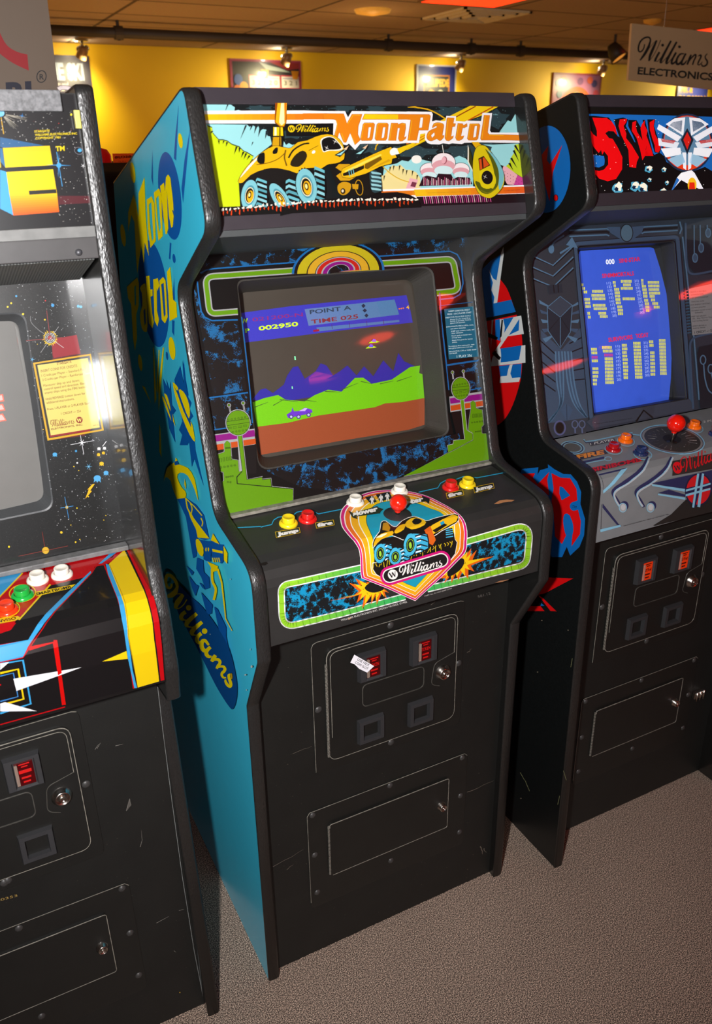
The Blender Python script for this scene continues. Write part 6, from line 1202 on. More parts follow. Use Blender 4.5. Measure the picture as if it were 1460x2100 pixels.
as_.poly(s6((1115, 945), (1165, 830), (1200, 790), (1285, 768), (1310, 790), (1395, 942), (1290, 900), (1200, 850)), (246, 246, 250)); as_.poly(s6((1115, 945), (1165, 830), (1185, 850), (1140, 920)), (40, 110, 190)); as_.poly(ell(*s6((1290, 890))[0], 9, 15), (246, 190, 30)); as_.poly(s6((1268, 870), (1310, 870), (1316, 958), (1262, 958)), (226, 40, 16))
random.seed(21)
for x, y, r in ((928, 760, 8.2), (1055, 765, 5.6), (935, 850, 4.6), (1080, 875, 4.6), (670, 920, 12.5), (815, 905, 11), (880, 920, 12), (1050, 950, 8)):
    c = s6((x, y))[0]; as_.poly(spl(star(c[0], c[1], r, r * 0.8, 5, random.random(), 0.15), True, 2), (78, 160, 190), z=as_.z + 1); as_.poly(spl(star(c[0] + r * 0.15, c[1] - r * 0.25, r * 0.75, r * 0.55, 5, 1, 0.2), True, 2), (240, 236, 214), z=as_.z + 2); as_.poly(spl(star(c[0] - r * 0.2, c[1] + r * 0.15, r * 0.42, r * 0.3, 5, 2, 0.2), True, 2), (14, 34, 60), z=as_.z + 3)
as_.z += 4
as_.dots([(random.uniform(1212, 1460), random.uniform(238, 398)) for _ in range(46)], 0.8, (240, 240, 230), 4)
as_.build('marquee_print', [c for c in sini.children if c.name.startswith('marquee_panel')][0])
SL = (SMARQ.p[1] - SMARQ.p[0]).length
for v0, v1 in ((-0.001, 0.023), (SL - 0.021, SL + 0.001)): box('marquee_retainer', SA, SB, -0.0045, 0.0, v0, v1, M_RETAINER, sini, 0.0008, T=plane_T((0.079, 1.602), (0.139, 1.800)))
# bezel
hs_px = fillet([(1183, 506), (1383, 493), (1409, 820), (1217, 854)], [7, 7, 7, 7], 4)
hs_uv = [SBEZ.uv(*p) for p in hs_px]
SBL = SBEZ.L[1]
bzs = prism_y('screen_bezel', [(SA, 0), (SB, 0), (SB, SBL), (SA, SBL)], 0, 0.004, mat('bezel_glass_grey', (50, 58, 70), rough=0.35, coat=1.0, coat_rough=0.02, var=0.15, vscale=400), sini, plane_T((0.153, 1.098), (0.276, 1.557)), holes=[hs_uv])
ab = Art(SBEZ, 0.0002, rough=0.38, coat=1.0, coat_rough=0.02, var=0.08, vscale=500)
SB1, SB2, SDK = (84, 118, 148), (62, 84, 110), (28, 30, 34)
ab.poly(s7((290, 230), (330, 70), (360, 30), (560, 0), (585, 40), (690, 1120), (640, 1160), (640, 1240), (390, 1240)), (52, 58, 66))
ab.poly(s7((345, 560), (480, 690), (610, 540), (640, 900), (660, 1130), (380, 1170)), (62, 80, 102))
# portholes, chevrons and wing bars left of the tube
for k, y in enumerate((60, 130, 200)):
    ab.line(s7((300 - k * 8, y + 30), (430, y + 20 + 62), (560, y - 36)), 3.6, SDK); ab.line(s7((300 - k * 8, y + 22), (425, y + 80), (556, y - 44)), 2.6, SB1)
for k in range(5):
    ab.line(s7((330 + k * 6, 620 + k * 70), (440, 720 + k * 60)), 2.4, SDK, z=ab.z); ab.line(s7((530, 650 + k * 60), (630, 600 + k * 70)), 2.4, SDK, z=ab.z)
for k in range(5):
    o = k * 15; ab.line(spl(s7((440 + o * 0.7, 700), (450 + o * 0.7, 900), (470 + o * 0.2, 1040), (400 - o * 0.2 + 20, 1140), (385 + o * 0.2, 1165))), 3.0, (SB1, SB2)[k % 2], z=ab.z + 1); ab.line(spl(s7((500 + o * 0.7, 700), (520 + o * 0.7, 900), (560 + o * 0.6, 1040), (640 + o * 0.1, 1130))), 3.0, (SB1, SB2)[k % 2], z=ab.z + 1)
ab.z += 2
ab.loop(ell(*s7((468, 1198))[0], 11, 14), 3.0, (84, 88, 128)); ab.poly(ell(*s7((468, 1198))[0], 8, 11), (30, 26, 26)); ab.poly(s7((470, 1080), (510, 1040), (555, 1080), (515, 1155)), SB2); ab.line(s7((512, 1045), (515, 1150)), 0.8, SDK)
for x in (566, 612): ab.loop(ell(*s7((x, 1175))[0], 6, 7.5), 2.2, (84, 96, 128)); ab.line(s7((x, 1195), (x + 2, 1232)), 3, (84, 96, 128))
# plain faceted ornament where the mask is
mx, my = s7((470, 510))[0]
for sgn in (-1, 1):
    for k in range(5): ab.poly([(mx + sgn * 8, my - 24 + k * 12), (mx + sgn * (44 - k * 2), my - 46 + k * 20), (mx + sgn * (42 - k * 3), my - 38 + k * 20)], (SB1, SB2)[k % 2], z=ab.z + 1)
ab.z += 2
gem = [(mx, my - 52), (mx + 24, my - 34), (mx + 20, my + 20), (mx, my + 52), (mx - 24, my + 18), (mx - 26, my - 30)]
ab.poly(shrink(gem, -1.6), SB1); ab.poly(gem, (38, 46, 56)); ab.poly([(mx, my - 52), (mx + 24, my - 34), (mx, my - 10), (mx - 26, my - 30)], (58, 68, 82)); ab.line([(mx, my - 10), (mx, my + 50)], 1.4, SB1); ab.line([(mx - 26, my - 30), (mx, my - 10), (mx + 24, my - 34)], 1.4, SB1); ab.line([(mx - 24, my + 18), (mx, my - 10), (mx + 20, my + 20)], 1.2, SDK)
ab.poly(s7((385, 270), (480, 262), (485, 320), (395, 330)), (42, 50, 60)); ab.line(s7((425, 268), (430, 320)), 2, SDK); ab.line(s7((455, 266), (458, 318)), 2, SDK)
# frame round the tube and header ornament
ab.loop(fillet([(1178, 500), (1388, 486), (1416, 824), (1212, 862)], 8, 4), 7.5, SB2); ab.loop(fillet([(1174, 496), (1393, 481), (1420, 828), (1207, 868)], 8, 4), 1.2, SDK); ab.loop(fillet([(1183, 506), (1383, 493), (1409, 820), (1217, 854)], 7, 4), 1.6, (16, 18, 24))
for y0, y1, w in ((1255, 1240, 2.8), (1305, 1285, 2.8), (1280, 1262, 4.2)): ab.line(s6((270, y0 + 14), (580, y0), (600, y0 + 10)), w, SB1 if w < 3 else SDK); ab.line(s6((870, y1 + 10), (890, y1), (1170, y1 - 16)), w, SB1 if w < 3 else SDK)
ab.poly(s6((580, 1240), (690, 1240), (700, 1330), (740, 1370), (610, 1290)), SB2); ab.poly(s6((890, 1230), (790, 1240), (790, 1320), (760, 1370), (870, 1290)), SB2); ab.poly(ell(*s6((745, 1290))[0], 13.5, 18.5), SDK); ab.poly(ell(*s6((745, 1290))[0], 11.8, 16.8), (80, 108, 128))
ab.line(s6((225, 1310), (150, 1360), (120, 1400)), 3.4, SB1, smooth=True); ab.poly(ell(*s6((118, 1425))[0], 6, 9), SB1); ab.poly(s6((290, 1325), (340, 1420), (240, 1390)), SB1); ab.line(s6((190, 1460), (300, 1390)), 4, SB1)
ab.poly(s7((640, 1160), (690, 1118), (1310, 1010), (1340, 1060), (1330, 1080), (680, 1200)), (60, 68, 82)); ab.text('WILLIAMS ELECTRONICS INC.', s7((700, 1176))[0], s7((940, 1138))[0], 2.2, SDK)
for k in range(2): ab.line(s7((960, 1160 - k * 4), (1010, 1085 - k * 2), (1070, 1135 - k * 4)), 3.2, (40, 40, 42), z=ab.z)
ab.line([(1398, 486), (1422, 700), (1432, 820)], 3.0, SB1); ab.line([(1392, 480), (1396, 470), (1392, 455)], 3, SB1)
ab.poly(zm(1190, 470, 4.884)((1040, 0), (1319, -20), (1319, 450), (1150, 460), (1080, 380)), (32, 40, 50)); ab.line(spl(zm(1190, 470, 4.884)((1045, -60), (1050, 200), (1060, 360), (1110, 450), (1319, 420))), 4.2, SB2)
for x, y in ((1140, 290), (1200, 190), (1270, 40)): q = s9((x, y))[0]; ab.poly(ell(q[0], q[1], 6, 10), SB1); ab.poly(ell(q[0], q[1], 4, 7.5), SB2); ab.line(s9((x - 8, y - 40), (x - 10, -40)), 2.2, SB1)
ab.poly(s9((1160, 1240), (1180, 1180), (1319, 1150), (1500, 1100), (1500, 1760), (1190, 1800)), (30, 37, 46)); ab.line(spl(s9((1120, 1800), (1090, 1250), (1110, 1110), (1220, 1060), (1400, 1030))), 4.2, SB2)
for x, y in ((1218, 1310), (1295, 1400)): q = s9((x, y))[0]; ab.loop(ell(q[0], q[1], 5.5, 9), 2.4, SB1); ab.line(spl(s9((x + 6, y + 45), (x + 20, 1500), (x + 60, 1620), (x + 140, 1660))), 2.6, SB1)
ab.poly(s9((1072, 600), (1319, 545), (1560, 500), (1580, 1010), (1110, 1065)), (136, 138, 140))
for k in range(15): ab.line(s9((1030 + k * 2.2, 622 + k * 30), (1068 + k * 2.2, 616 + k * 30)), 2.2, (56, 96, 124), z=ab.z)
for tx, x0, x1, yb in (('CREATE A BOMB(S)', 1085, 1250, 640), ('WARRIOR SHIPS', 1095, 1222, 668), ('KEEP SPACE SCANNER', 1090, 1270, 700), ('shows your sector', 1100, 1230, 735), ('SAVE ENERGY CRYSTALS', 1090, 1290, 768), ('(1) most powerful', 1100, 1240, 795), ('(2) collect crystals to send', 1100, 1300, 825), ('Sinibombs', 1135, 1215, 845), ('KEEP THE GALAXY', 1100, 1250, 885), ('safe... Stop Warrior Ships', 1105, 1310, 905), ('from building Sinistar', 1110, 1270, 930), ('(AND SURVIVE) to', 1110, 1250, 980), ('destroy Sinistar', 1115, 1240, 1000)):
    ab.text(tx, s9((x0, yb))[0], s9((x1, yb - (x1 - x0) * 0.09))[0], 2.6, (34, 34, 36))
ab.text('1 CREDIT — 25¢', s9((1130, 1048))[0], s9((1330, 1022))[0], 4.6, (30, 30, 32), bold=0.01)
ab.build('bezel_print', bzs)
surround(SBEZ, hs_uv, [(SBEZ.uv(1300, 670)[0] + (u - SBEZ.uv(1300, 670)[0]) * 0.98, SBEZ.uv(1300, 670)[1] + (v - SBEZ.uv(1300, 670)[1]) * 0.98) for u, v in hs_uv], 0.040, mat('dark_surround', (40, 40, 42), rough=0.5, var=0.2, vscale=500), sini)
cu2 = sum(p[0] for p in hs_uv) / len(hs_uv); cv2 = sum(p[1] for p in hs_uv) / len(hs_uv)
CRT2 = CrtSurf((0.153, 1.098), (0.276, 1.557), 0.045, cu2, cv2, max(p[0] for p in hs_uv) - cu2 + 0.02, max(p[1] for p in hs_uv) - cv2 + 0.01, 0.016)
crt2 = crt_glass(CRT2, mat('picture_tube_dark', (44, 46, 52), rough=0.3, coat=0.8, coat_rough=0.05, var=0.03), sini)
ac = Art(CRT2, 0.0004, rough=0.3, coat=0.8, coat_rough=0.05, emis=0.55, var=0.03)
ac.poly(s9((-10, 225), (0, 218), (300, 200), (600, 185), (700, 182), (735, 195), (800, 400), (860, 640), (905, 900), (915, 1150), (905, 1500), (880, 1745), (500, 1810), (180, 1868), (130, 1850), (100, 1500), (40, 900), (-30, 300)), (50, 82, 188))
YS = (200, 200, 84)
for tx, a, b, h, c in (('000', (255, 352), (342, 346), 9.5, (226, 232, 240)), ('SINI-STAR', (388, 338), (600, 318), 8.2, (196, 30, 60)), ('SINIMMORTALS', (218, 488), (536, 462), 8.2, (200, 34, 62)), ('SURVIVORS', (282, 1130), (524, 1098), 8.4, (206, 34, 62)), ('TODAY', (556, 1092), (684, 1076), 8.4, (206, 34, 62))): ac.text(tx, s9(a)[0], s9(b)[0], h, c, bold=0.03)
random.seed(31)
def column(x, y, n, dx, dy, w, lo=1.0, c=YS, gaps=()):
    for k in range(n):
        if k in gaps: continue
        ww = w * random.uniform(lo, 1.0); xx, yy = x + dx * k, y + dy * k
        m = max(2, int(ww / 13)); 
        for j in range(m):
            cwd = ww / m; ac.poly(s9((xx + j * cwd + 1, yy), (xx + (j + 1) * cwd - 2, yy - 1.5), (xx + (j + 1) * cwd - 1, yy + 26), (xx + j * cwd + 3, yy + 28)), c, z=ac.z)
ac.z += 1
column(5, 545, 3, 12, 36, 60, 0.4); column(35, 690, 3, 6, 36, 62, 0.9); column(68, 830, 2, 6, 38, 28)
column(115, 610, 1, 0, 0, 110, 1); column(108, 650, 2, 6, 34, 140, 0.9); column(122, 750, 2, 8, 34, 140, 0.9); column(178, 830, 2, 14, 32, 90, 0.8)
column(322, 520, 2, 8, 34, 30, 0.8); column(336, 590, 5, 4, 34, 54, 0.95); column(366, 765, 3, 4, 34, 56, 0.9)
column(402, 510, 1, 0, 0, 110); column(425, 545, 1, 0, 0, 80); column(402, 580, 1, 0, 0, 122); column(420, 685, 1, 0, 0, 124)
column(605, 500, 2, 4, 32, 26, 0.7); column(612, 560, 4, 5, 33, 46, 0.95); column(636, 700, 4, 6, 34, 46, 0.7); column(672, 520, 4, 4, 36, 118, 0.9); column(690, 660, 4, 14, 36, 100, 0.4)
column(104, 1190, 2, 3, 36, 62, 0.95); column(110, 1270, 1, 0, 0, 62, 1, (170, 60, 140)); column(112, 1306, 1, 3, 36, 62); column(118, 1385, 5, 1, 38, 62, 0.6)
column(214, 1172, 2, 8, 36, 104, 0.9); column(236, 1248, 1, 0, 0, 88, 1, (170, 60, 140)); column(240, 1285, 8, 1, 34, 88, 0.95); column(412, 1150, 10, 2, 36, 56, 0.8); column(526, 1130, 11, 2, 34, 76, 0.98); column(684, 1115, 2, 4, 36, 50, 0.7); column(696, 1225, 7, 0.5, 36, 50, 0.9); column(784, 1102, 11, 1.2, 33, 68, 0.98)
for x, y, n, s_, dx, dy in ((262, 555, 10, 11, 6.4, 36), (540, 532, 10, 21, 6.2, 35), (352, 1186, 10, 11, 1.4, 37), (630, 1152, 10, 21, 2, 36)):
    for k in range(n): ac.text('%d)' % (s_ + k), s9((x + dx * k, y + dy * k))[0], s9((x + 44 + dx * k, y - 5 + dy * k))[0], 4.8, (140, 160, 220), bold=0.02, z=ac.z)
ac.build('screen_picture', crt2)
# control panel
ap = Art(SCP, 0.0004, rough=0.42, var=0.02, vscale=200)
LBL, NVY, CHR = (132, 188, 214), (44, 46, 84), (70, 66, 64)
ap.poly(s8((940, 1020), (1100, 920), (1220, 800), (1340, 720), (1460, 690), (3000, 300), (3000, 900), (1460, 900), (960, 1022)), (40, 38, 36))
ap.line(s8((330, 262), (345, 282), (420, 275), (700, 215), (760, 205)), 2.2, LBL); ap.line(s8((330, 272), (350, 294), (430, 288)), 1.4, NVY)
for c, r, w, col in (((232, 336), (24, 13), 1.6, LBL), ((232, 336), (21, 11), 1.4, NVY), ((232, 336), (18.5, 9.6), 1.2, LBL)): q = s8(c)[0]; ap.loop(ell(q[0], q[1], r[0], r[1], 8), w, col)
ap.poly(ell(*s8((230, 336))[0], 16, 8.4, 8), (92, 90, 86))
ap.poly(s8((375, 300), (600, 255), (610, 278), (390, 325)), CHR); ap.text('1 PLAYER', s8((390, 316))[0], s8((600, 274))[0], 4.0, (226, 222, 214), bold=0.01)
ap.poly(s8((240, 405), (500, 352), (545, 375), (540, 390), (292, 448)), (50, 46, 42)); ap.text('FIRE', s8((272, 440))[0], s8((512, 392))[0], 8.2, (232, 140, 24), bold=0.05)
ap.line(s8((300, 472), (400, 450), (510, 425)), 4.0, NVY); ap.line(s8((320, 484), (420, 462), (520, 445)), 1.8, LBL); ap.loop(ell(*s8((545, 437))[0], 7, 4), 1.4, LBL)
ap.poly(s8((385, 520), (830, 428), (855, 450), (420, 556)), (50, 46, 42)); ap.text('SINIBOMB', s8((402, 552))[0], s8((842, 456))[0], 8.0, (196, 26, 36), bold=0.04)
for (a, b) in (((588, 350), 15), ((697, 278), 15), ((845, 395), 16), ((1305, 165), 14)): q = s8(a)[0]; ap.loop(ell(q[0] + 1, q[1] + 1, b + 2.6, (b + 2.6) * 0.56, 10), 1.6, LBL)
ap.line(s8((760, 222), (800, 228), (830, 230)), 2.0, LBL)
q = s8((1110, 268))[0]; ap.poly(ell(q[0], q[1], 68, 29, 9, 40), (134, 132, 130)); ap.loop(ell(q[0], q[1], 66, 28, 9, 40), 2.2, LBL); ap.loop(ell(q[0], q[1], 63.5, 26.5, 9, 40), 1.0, NVY); ap.poly(ell(q[0], q[1], 58.5, 24.5, 9, 40), (58, 55, 53))
for k in range(24):
    t = 2 * math.pi * k / 24; c_, s_ = math.cos(t), math.sin(t); e = lambda r: (q[0] + 58 * r * c_ * 0.99 - 24 * r * s_ * 0.156, q[1] + 58 * r * c_ * 0.156 + 24 * r * s_ * 0.99); ap.line([e(0.62 if k % 2 else 0.55), e(0.88)], 1.0, (206, 202, 196), z=ap.z)
ap.poly(ell(q[0] - 1, q[1] - 1, 19, 9, 9), (34, 30, 30)); ap.poly(s8((1085, 462), (1300, 420), (3000, 90), (3000, 220), (1460, 520), (1105, 583)), (50, 44, 42)); w_badge(ap, s8((1150, 512))[0], 9.4, (206, 20, 30), (50, 40, 40), -10, 12); wordmark(ap, s8((1208, 552))[0], (1490, 930), (206, 20, 30), h=0.85, bold=1.0)
ap.line(s8((700, 524), (460, 580)), 3.2, NVY); ap.poly(s8((655, 535), (712, 520), (600, 650), (498, 738), (495, 712), (580, 630)), LBL); ap.line(s8((470, 590), (492, 640), (494, 700)), 0.7, (40, 40, 50))
for dx in (0, 202):
    ap.line(spl(s8((900 + dx - 25 * 0, 425), (830 + dx, 530), (700 + dx, 630), (620 + dx - 14, 690), (600 + dx - 18, 735), (640 + dx - 20, 800), (690 + dx - 40, 855))), 6.5, NVY); ap.line(spl(s8((920 + dx - 10, 428), (850 + dx, 540), (730 + dx, 640), (640 + dx - 14, 705), (612 + dx - 18, 745), (640 + dx - 30, 800), (672 + dx - 30, 850))), 3.4, (180, 184, 188)); ap.line(spl(s8((912 + dx - 10, 428), (845 + dx, 535), (725 + dx, 636), (630 + dx - 14, 700), (604 + dx - 18, 745), (632 + dx - 30, 800), (662 + dx - 30, 850))), 1.2, LBL)
    c = s8((668 + dx * 1.2 - 0, 860))[0]; ap.poly(ell(c[0] + 3, c[1] - 4, 8.5, 9.5), NVY); ap.poly(ell(c[0], c[1], 8.2, 9.8), LBL); ap.poly(ell(c[0], c[1], 6.8, 8.4), (160, 162, 164)); ap.poly(ell(c[0] + 0.6, c[1] - 1, 5, 6.2), (190, 192, 194))
ap.line(s8((920, 430), (918, 420), (895, 420)), 1.4, LBL); ap.poly(s8((490, 825), (630, 1005), (655, 1018), (615, 1012), (488, 860)), NVY); ap.poly(s8((645, 1010), (650, 1026), (470, 1075), (468, 1050)), LBL); ap.line(s8((482, 830), (472, 1050)), 0.7, (40, 40, 50)); ap.text('WILLIAMS ELECTRONICS INC. "SINISTAR" COPYRIGHT 1982', s8((672, 1024))[0], s8((1070, 920))[0], 1.9, (50, 50, 52))
ap.poly(s8((918, 645), (1400, 540), (3000, 180), (3000, 400), (1460, 720), (1220, 705)), NVY); ap.poly(s8((918, 652), (1215, 695), (1218, 720), (925, 668)), LBL); ap.poly(s8((975, 735), (1215, 770), (1215, 790), (975, 748)), LBL); ap.poly(s8((975, 730), (1070, 700), (1215, 745), (1215, 765)), NVY); ap.poly(s8((1400, 600), (1460, 580), (1460, 700), (1420, 740)), NVY)
c = s8((1330, 700))[0]; ap.poly(ell(c[0], c[1], 27.5, 34, 10), (36, 34, 60)); ap.poly(ell(c[0], c[1], 24.5, 31, 10), (206, 30, 36))
for P in (s8((1325, 552), (1385, 555), (1300, 860), (1270, 855)), s8((1215, 690), (1440, 635), (1442, 680), (1215, 742))): ap.poly(P, (36, 34, 70))
for P in (s8((1318, 560), (1338, 556), (1292, 860), (1274, 856)), s8((1360, 556), (1380, 560), (1345, 855), (1320, 850)), s8((1218, 700), (1436, 640), (1436, 656), (1218, 718)), s8((1216, 740), (1434, 684), (1434, 702), (1216, 760))): ap.poly(P, LBL)
ap.text('2 PLAYERS', s8((1380, 130))[0], s8((1600, 88))[0], 4.0, (226, 222, 214), bold=0.01)
ap.build('control_panel_print', [c for c in sini.children if c.name.startswith('control_panel')][0])
def clearbtn(key, rgb): return mat(key, rgb, rough=0.12, coat=1.0, var=0.12, vscale=200, emis=0.12)
BO, BR, BB = clearbtn('clear_orange_plastic', (226, 96, 10)), clearbtn('clear_red_plastic', (150, 12, 20)), clearbtn('clear_blue_plastic', (26, 40, 76))
for (x, y), m, lb in (((1282, 904), BO, 'clear orange button at left'), ((1257, 922), BR, 'clear red button'), ((1313, 930), BB, 'dark blue button'), ((1422.7, 876), BO, 'clear orange button at right'), ((1467, 892), BB, 'dark blue button at right'), ((1474, 878), BR, 'clear red button at right')): push_button(sini, SCP, x, y, m, 0.98, lb)
joystick(sini, SCP, 1377, 908, (1386.6, 868), 0.0205, mat('bright_red_ball', (232, 24, 10), rough=0.14, coat=0.7, var=0.02), mat('dark_washer', (30, 28, 28), rough=0.5, var=0.1), 0.012)
# side print: bolt disc, creature-free colour fields, letter R
asd = Art(SideSurf(SX), 0.0003, rough=0.4, var=0.02)
RS, BS, WS = (206, 10, 14), (10, 96, 170), (196, 200, 198)
def nxt(nm):
    global asd
    asd.build(nm, sini_sides[0]); asd = Art(SideSurf(SX), 0.0003, rough=0.4, var=0.02); asd.STEP = 0.00014
asd.STEP = 0.00014
asd.poly(ell(*s5((250, 675))[0], 48, 89.5, 2, 40), BS); asd.poly(s5((378, 472), (300, 700), (272, 942), (225, 760), (190, 580), (262, 480), (250, 600), (275, 635)), RS); asd.poly(ell(*s5((324, 912))[0], 5.0, 7.2), (20, 10, 12)); asd.poly(ell(*s5((324, 912))[0], 4.0, 6.2), RS)
nxt('bolt_disc_print')
fld = spl(sm_((360, 388), (420, 470), (470, 600), (510, 720), (545, 860), (552, 1000), (545, 1200), (520, 1320), (470, 1470), (410, 1580), (340, 1645), (250, 1660), (150, 1400), (140, 900), (200, 500), (260, 300), (330, 360)), True, 3)
asd.poly(fld, RS)
asd.poly(sm_((180, 330), (280, 230), (385, 160), (350, 400), (330, 620), (300, 700), (180, 740), (140, 600)), BS); asd.poly(sm_((390, 110), (392, 180), (360, 420), (330, 640), (300, 760), (280, 1000), (290, 700), (310, 560), (330, 400), (370, 160)), WS); asd.poly(sm_((262, 300), (300, 380), (330, 400), (320, 560), (285, 480), (300, 420)), WS)
asd.poly(sm_((200, 620), (458, 565), (498, 672), (490, 680), (200, 740)), BS); asd.poly(sm_((200, 760), (520, 690), (500, 670), (200, 730)), N1); asd.poly(sm_((320, 740), (370, 730), (360, 920), (320, 900)), BS)
asd.poly(sm_((360, 735), (545, 702), (568, 860), (430, 880), (350, 1010), (320, 1000), (400, 880), (370, 930)), WS); asd.poly(sm_((390, 730), (480, 715), (400, 850), (405, 800)), BS); asd.poly(sm_((530, 730), (525, 830), (480, 850), (440, 870)), BS); asd.poly(sm_((378, 735), (390, 740), (378, 880), (362, 900), (368, 820)), N1)
asd.poly(sm_((430, 882), (542, 864), (548, 950), (360, 985)), RS); asd.poly(sm_((350, 990), (583, 955), (584, 1108), (360, 1130), (280, 1140), (300, 1060)), WS); asd.poly(sm_((370, 985), (550, 958), (530, 1080), (460, 1095), (370, 1105), (375, 1050)), BS); asd.poly(sm_((355, 1135), (552, 1115), (545, 1240), (370, 1250)), BS); asd.poly(sm_((450, 1125), (475, 1120), (455, 1200), (470, 1240), (540, 1232), (530, 1272), (360, 1282), (370, 1225), (425, 1220), (435, 1170)), WS)
for P in (sm_((250, 840), (350, 890), (335, 912), (245, 880)), sm_((320, 1000), (375, 1065), (358, 1085), (300, 1030))): asd.poly(P, N1)
nxt('large_disc_print')
asd.poly(sl((40, 470), (186, 455), (178, 520), (200, 480), (270, 460), (268, 430), (330, 475), (400, 512), (465, 515), (520, 580), (555, 670), (548, 770), (588, 900), (580, 1040), (540, 1140), (460, 1215), (430, 1140), (390, 1228), (300, 1228), (200, 900), (20, 560)), (10, 96, 170))
asd.poly(sl((40, 510), (158, 505), (140, 545), (180, 600), (280, 495), (262, 560), (280, 700), (200, 640), (60, 560)), RS)
asd.poly(sl((300, 505), (380, 545), (460, 548), (515, 640), (522, 740), (470, 760), (458, 800), (490, 830), (528, 820), (552, 920), (545, 1030), (472, 1135), (480, 1030), (488, 960), (460, 870), (420, 858), (400, 920), (425, 1040), (390, 1115), (330, 1050), (320, 860), (300, 740), (318, 640)), RS); asd.poly(sl((370, 618), (400, 628), (460, 697), (388, 738), (368, 680)), (10, 96, 170)); asd.poly(spl(sl((410, 862), (450, 862), (485, 940), (486, 1020), (460, 1060), (425, 1040), (402, 940)), True, 3), (10, 96, 170)); asd.poly(ell(*sl((492, 790))[0], 8, 9), (10, 96, 170)); asd.text('TM', (1173.5, 1041), (1182, 1043), 5.5, N1)
nxt('letter_print')
asd.poly(sl((220, 1402), (485, 1412), (240, 1540), (160, 1560)), RS); asd.poly(sl((185, 1555), (225, 1580), (342, 1695), (290, 1692)), RS); asd.poly(sl((240, 1693), (205, 1650), (100, 1650), (60, 1693)), RS); asd.poly(sl((205, 1648), (240, 1648), (212, 1624)), (10, 96, 170))
nxt('star_tip_print')
for (x0, y0, x1, y1) in ((1067, 1584, 1076, 1600), (1077, 1600, 1086, 1622), (1144, 1650, 1148, 1632), (1171, 1368, 1174, 1350), (1156, 1580, 1162, 1600)): asd.line([(x0, y0), (x1, y1)], 0.9, (120, 120, 84))
for (x, y) in ((1103, 1378), (1069, 1637), (1112, 1272), (1166, 1292)): asd.poly(ell(x, y, 1.6, 1.1, n=6), (110, 100, 84))
asd.build('scuff_marks', sini_sides[0])
FPs = plane_T((0.036, 0), (0.036, 1)); fps_o = [c for c in sini.children if c.name.startswith('front_panel')][0]
hs = box('hasp', 1.300, 1.336, -0.012, 0.0, 0.292, 0.312, M_CHROME, sini, 0.002, T=FPs)
hb = bmesh.new()
for k in range(3): tube(hb, (1.306 + k * 0.013, -0.014, 0.288), (1.306 + k * 0.013, -0.014, 0.316), 0.003, 10)
bm_obj('hasp_knuckle', hb, M_CHROME, hs, T=FPs, smooth=True)
# ------------------------------------------------------------------ left cabinet
sg = thing('arcade_cabinet', 'arcade cabinet at left with red, blue and yellow striped control panel', 'arcade machine', 'upright arcade cabinets in the row')
GX0, GX1 = -0.787, -0.123
GP = [(-0.016, 0), (0.081, 0.76), (0.081, 0.800), (0.000, 0.814), (-0.012, 0.885), (0.002, 0.985), (0.032, 1.065), (0.043, 1.229), (0.077, 1.428), (0.094, 1.602), (0.102, 1.800), (0.62, 1.76), (0.74, 1.5), (0.74, 0)]
sg_sides = side_panels(sg, GP, [0, 0, 0, 0.004, 0.02, 0.03, 0.05, 0.05, 0.05, 0.05, 0.012, 0.01, 0.01, 0], 12, GX0, GX1, M_BLACKLAM, M_BLACKVINYL)
GA, GB = GX0 + T, GX1 - T
GMARQ = Surf([(0.100, 1.600), (0.108, 1.790)])
GBEZ = Surf([(0.191, 1.040), (0.260, 1.528)])
GCP = Surf([(-0.012, 0.862), (-0.017, 0.935), (-0.014, 0.985), (-0.005, 1.004), (0.012, 1.018), (0.03, 1.024), (0.192, 1.040)])
slab('marquee_panel', [(0.100, 1.600), (0.108, 1.790)], GA, GB, 0.006, M_BLACKVINYL, sg)
slab('control_panel', [(q.y, q.z) for q in GCP.p], GA + 0.001, GB - 0.001, 0.012, mat('control_panel_gloss_black', (24, 23, 23), rough=0.22, spec=0.5, var=0.1, vscale=30, coat=0.5), sg)
slab('front_panel', [(0.016, 0.0), (0.083, 0.83)], GA, GB, 0.018, M_BLACKPAINT, sg)
slab('top_panel', [(0.108, 1.790), (0.62, 1.75)], GA, GB, -0.01, M_BLACKPAINT, sg)
box('back_panel', GA, GB, 0.70, 0.72, 0.0, 1.70, M_BLACKPAINT, sg)
G_T = plane_T((0.016, 0), (0.083, 0.83))
coin_door(sg, G_T, -0.793, -0.038)
cash_door(sg, G_T, -0.785, -0.030)
# ------------------------------------------------------------------ left cabinet: prints
g6, g7, g8 = zm(0, 1130, 4.056), zm(0, 180, 5.527), zm(0, 600, 3.75)
ag = Art(GMARQ, 0.0006, emis=0.05, rough=0.3, coat=0.6, coat_rough=0.03, var=0.0)
ag.poly([(-300, 192), (0, 189), (157, 194), (196, 462), (0, 476), (-300, 500)], (24, 23, 25)); ag.poly(g7((640, 1225), (1025, 1225), (1035, 1305), (655, 1325)), (84, 26, 34))
ag.poly(g7((0, 560), (500, 655), (30, 680), (0, 670)), (34, 92, 140)); ag.poly(g7((0, 680), (25, 690), (60, 905), (0, 830)), (40, 110, 160)); ag.poly(g7((0, 930), (75, 955), (150, 1445), (0, 1370)), (60, 164, 226)); ag.poly(g7((0, 780), (12, 905), (0, 905)), (230, 200, 10)); ag.poly(g7((0, 905), (60, 905), (75, 950), (0, 930)), (30, 28, 24))
YG, OG = (240, 214, 8), (240, 88, 6)
